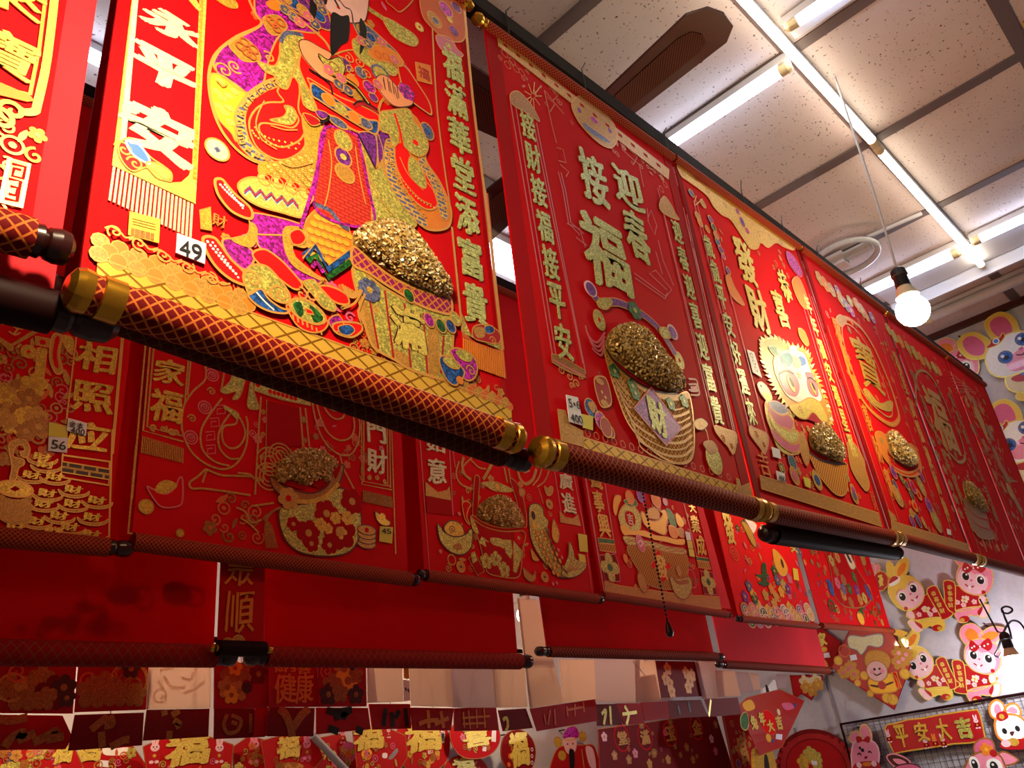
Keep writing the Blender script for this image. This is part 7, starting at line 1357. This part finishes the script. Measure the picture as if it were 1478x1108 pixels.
# --- wire grid with plaques
fr(*H6); S = Surf('x', XW - .035); q = Art(S); gr = empty('wire_grid', S.W(q.M((250, 760)))); tag(gr, 'square wire display grid on the lower part of the end wall', 'grid')
p00 = q.M((248, 766)); p10 = q.M((1500, 556)); x0, z0 = p00; x1 = p10[0]; slope = (p10[1] - p00[1]) / (x1 - x0); zb = z0 - .75
b = MB(); b.tube([S.W((x0, zb)), S.W((x0, z0)), S.W((x1, z0 + slope*(x1-x0)))], .006, 'black_rod', 6); b.build('frame', gr)
b = MB(); n_ = int((x1 - x0) / .026)
for i in range(1, n_): u = x0 + .026*i; b.cyl(S.W((u, zb)), S.W((u, z0 + slope*(u-x0))), .0017, 'mesh_wire', 4, False)
for j in range(1, 28): b.cyl(S.W((x0, z0 - .026*j)), S.W((x1, z0 - .026*j + slope*(x1-x0))), .0017, 'mesh_wire', 4, False)
o = b.build('wire_mesh', gr); o['kind'] = 'stuff'
S, a, info = wall_plaque(H6, 'greeting_plaque', 'wide red plaque with a golden four character greeting on the wire grid', 'plaque', XW - .055)
a.fill('545,800 560,770 620,760 700,735 800,725 900,705 1000,690 1100,675 1165,668 1185,700 1200,760 1218,850 1200,880 1100,892 1000,898 900,915 800,930 700,945 610,962 580,900', 'red_toy', 'gold', .006, False, thick=.008); a.lv = 1
for x, y, f_ in ((575, 860, 'pink_pale'), (825, 900, 'pink_pale'), (885, 890, 'orange'), (940, 890, 'pink_pale'), (1165, 765, 'pink_pale')): zodiac(a, x, y, .15, f_, 'red_deep')
R = finish(S, a, info, 'board'); fr(*H6)
for ch, p, q in (('平', (605, 785), (720, 905)), ('安', (738, 765), (855, 868)), ('大', (880, 740), (1000, 862)), ('吉', (1008, 730), (1152, 850))): char_at(S, R, ch, p, q, 'gold' if ch != '吉' else 'olive', bold=.03 if ch != '吉' else .06, base=.0085, lv=2, slant=0.)
S, a, info = wall_plaque(H6, 'rabbit_head_plaque', 'pink smiling rabbit plaque with bow on the wire grid', 'plaque', XW - .055)
a.fill('330,890 305,860 330,820 370,815 395,850 390,890', 'pink', 'gold_bright', .005, thick=.008); a.fill('385,880 380,800 405,765 440,790 460,850 440,890', 'pink', 'gold_bright', .005, thick=.008); a.fill('325,940 350,880 420,870 480,890 508,950 505,1020 480,1120 350,1120 325,1020', 'pink', 'pink_pale', .006, lv=1, thick=.008); a.lv = 3
a.fill('355,850 385,850 400,870 430,845 448,860 440,890 400,880 365,890', 'red_toy'); a.line('365,970 378,960 390,972', 'brown', .006); a.line('435,955 448,948 458,960', 'brown', .006); a.fill('410,985 432,980 420,1000', 'red_deep'); a.disc('380,925', .006, 'black', n=8); a.disc('398,940', .008, 'black', n=8); a.fill('350,1030 500,1020 510,1120 345,1120', 'red_toy'); a.fill('400,1025 450,1020 450,1045 405,1045', 'orange', lv=4); a.disc('375,1040', .012, 'pink_pale', lv=4); a.disc('475,1030', .012, 'pink_pale', lv=4); finish(S, a, info, 'board')
S, a, info = wall_plaque(H6, 'rabbit_head_plaque', 'white rabbit plaque with red outlined ears on the wire grid', 'plaque', XW - .055)
a.fill('1255,700 1252,640 1290,605 1335,625 1360,690 1340,720 1290,730', 'white', 'orange', .008, thick=.008); a.fill('1285,690 1282,645 1305,630 1325,660 1325,700', 'pink', lv=1); a.fill('1345,690 1370,640 1420,630 1455,670 1450,710 1400,700', 'white', 'orange', .008, thick=.008); a.fill('1365,680 1395,650 1430,665 1430,695', 'pink', lv=1)
a.fill('1285,760 1310,720 1380,700 1450,715 1500,770 1500,840 1440,880 1350,880 1300,840', 'white', 'orange', .008, lv=2, thick=.008); a.lv = 4; a.disc('1350,812', .009, 'black', .011); a.disc('1437,795', .009, 'black', .011); a.fill('1385,820 1415,815 1402,845', 'brown'); a.fill('1295,700 1330,680 1360,685 1375,720 1330,745 1300,730', 'red_toy'); a.disc('1332,715', .010, 'gold', lv=5); a.fill('1330,880 1440,865 1500,870 1500,930 1340,930', 'red_toy'); a.disc('1412,885', .02, 'gold', .015, lv=5); a.disc('1360,895', .018, 'pink_pale', .014, lv=5); finish(S, a, info, 'board')
S, a, info = wall_plaque(H6, 'rabbit_head_plaque', 'large pink rabbit head plaque with flower at the lower right corner', 'plaque', XW - .085)
a.fill('1160,960 1145,910 1180,870 1240,862 1278,900 1270,970', 'pink_deep', 'bronze', .006, thick=.008); a.fill('1290,990 1340,950 1420,985 1440,1010 1400,1035 1320,1040', 'pink', 'bronze', .006, thick=.008); a.fill('1085,1120 1090,1040 1130,980 1200,950 1290,960 1340,1010 1345,1120', 'pink', 'bronze', .007, lv=2, thick=.008); a.lv = 4
a.flower('1228,935', .026, 'orange', 'yellow', 5); a.disc('1275,960', .014, 'red_toy'); a.disc('1148,1030', .020, 'white', .028); a.disc('1150,1036', .012, 'black', .02, lv=5); a.disc('1282,1045', .03, 'white', .028); a.disc('1280,1050', .015, 'black', .02, lv=5); a.disc('1142,1020', .005, 'white', lv=6); a.disc('1272,1036', .005, 'white', lv=6); finish(S, a, info, 'board')
S, a, info = wall_plaque(H6, 'rabbit_head_plaque', 'dark tilted rabbit ear plaque below the wide greeting plaque', 'plaque', XW - .07)
a.fill('560,985 600,965 660,980 710,1010 720,1050 660,1060 600,1040', 'brown', 'pink', .006, thick=.008); a.fill('600,1000 650,1000 690,1025 640,1035', 'pink', lv=1); a.fill('620,1050 720,1030 790,1060 800,1120 600,1120', 'pink_deep', 'brown', .005, lv=1); finish(S, a, info, 'board')
# red corner seen at the upper right
fr(0, 0, 1)
S = Surf('x', 2.30); a = Art(S, .0); a.fill('1462,-20 1500,-20 1500,50 1478,40', 'red_toy', 'gold', .004, False, thick=.006); o = empty('corner_hanging', S.W(S.P(1478, 20))); tag(o, 'red ornament cut by the upper right photo corner', 'hanging'); a.build('board', o)
q_ = S.W(S.P(1480, 8)); b = MB(); b.cyl(q_, (q_.x, q_.y, ZCE), .002, 'wire', 5); b.build('hanging_thread', o)
# ================================================================ fine scrollwork between the larger prints
for S, R, quad, n, ms, r in (
    (B4, r4, '1172,395 1280,470 1396,790 1300,765', 120, ('orange', 'orange_line', 'bronze'), .012),
    (B5, r5, '1290,470 1360,525 1458,800 1412,795', 150, ('bronze', 'orange_line', 'ochre'), .013),
    (B6, r6, '1376,540 1415,562 1500,800 1470,790', 150, ('bronze', 'orange_line', 'ochre'), .014),
    (B3, r3, '1010,270 1145,380 1160,420 1040,360', 22, ('ochre', 'orange_line'), .010),
    (B3, r3, '1110,590 1150,600 1250,720 1130,690', 40, ('orange', 'ochre', 'orange_line'), .010),
    (B2, r2, '718,72 960,255 965,275 725,110', 30, ('orange_line',), .009),
    (B1, r1, '330,0 560,0 660,330 440,150', 60, ('orange_line', 'ochre', 'pink_deep'), .009),
    (B1, r1, '520,480 720,560 730,585 500,500', 46, ('orange_line', 'ochre'), .007),
    (B1, r1, '320,330 500,400 520,490 340,420', 40, ('orange_line', 'pink_deep', 'ochre'), .009),
    (B0, r0, '0,180 55,190 40,310 -20,300', 10, ('gold_line', 'orange'), .012),
    (R0, q0, '-20,480 105,500 100,640 -20,690', 60, ('bronze', 'ochre', 'orange_line'), .014),
    (R1, q1, '385,580 560,640 520,700 350,640', 50, ('orange_line', 'pink_line', 'bronze'), .010),
    (R1, q1, '300,710 380,730 370,790 300,780', 14, ('orange_line', 'bronze'), .015),
    (R2, q2, '650,670 790,700 830,840 640,820', 60, ('orange_line', 'bronze', 'ochre'), .011),
    (R3, q3, '880,710 1000,740 1020,870 910,850', 46, ('bronze', 'orange', 'orange_line'), .012),
    (R4, q4, '1060,740 1160,780 1175,890 1075,885', 60, ('orange', 'pink_deep', 'steel', 'green', 'gold'), .016),
    (R5, q5, '1165,775 1255,800 1275,900 1190,895', 70, ('bronze', 'ochre', 'steel', 'orange_line', 'green'), .016)):
    fr(0, 0, 1); filigree(S, R, quad, n, ms, r, seed=int(quad[:3].replace(',', '').replace('-', '')))
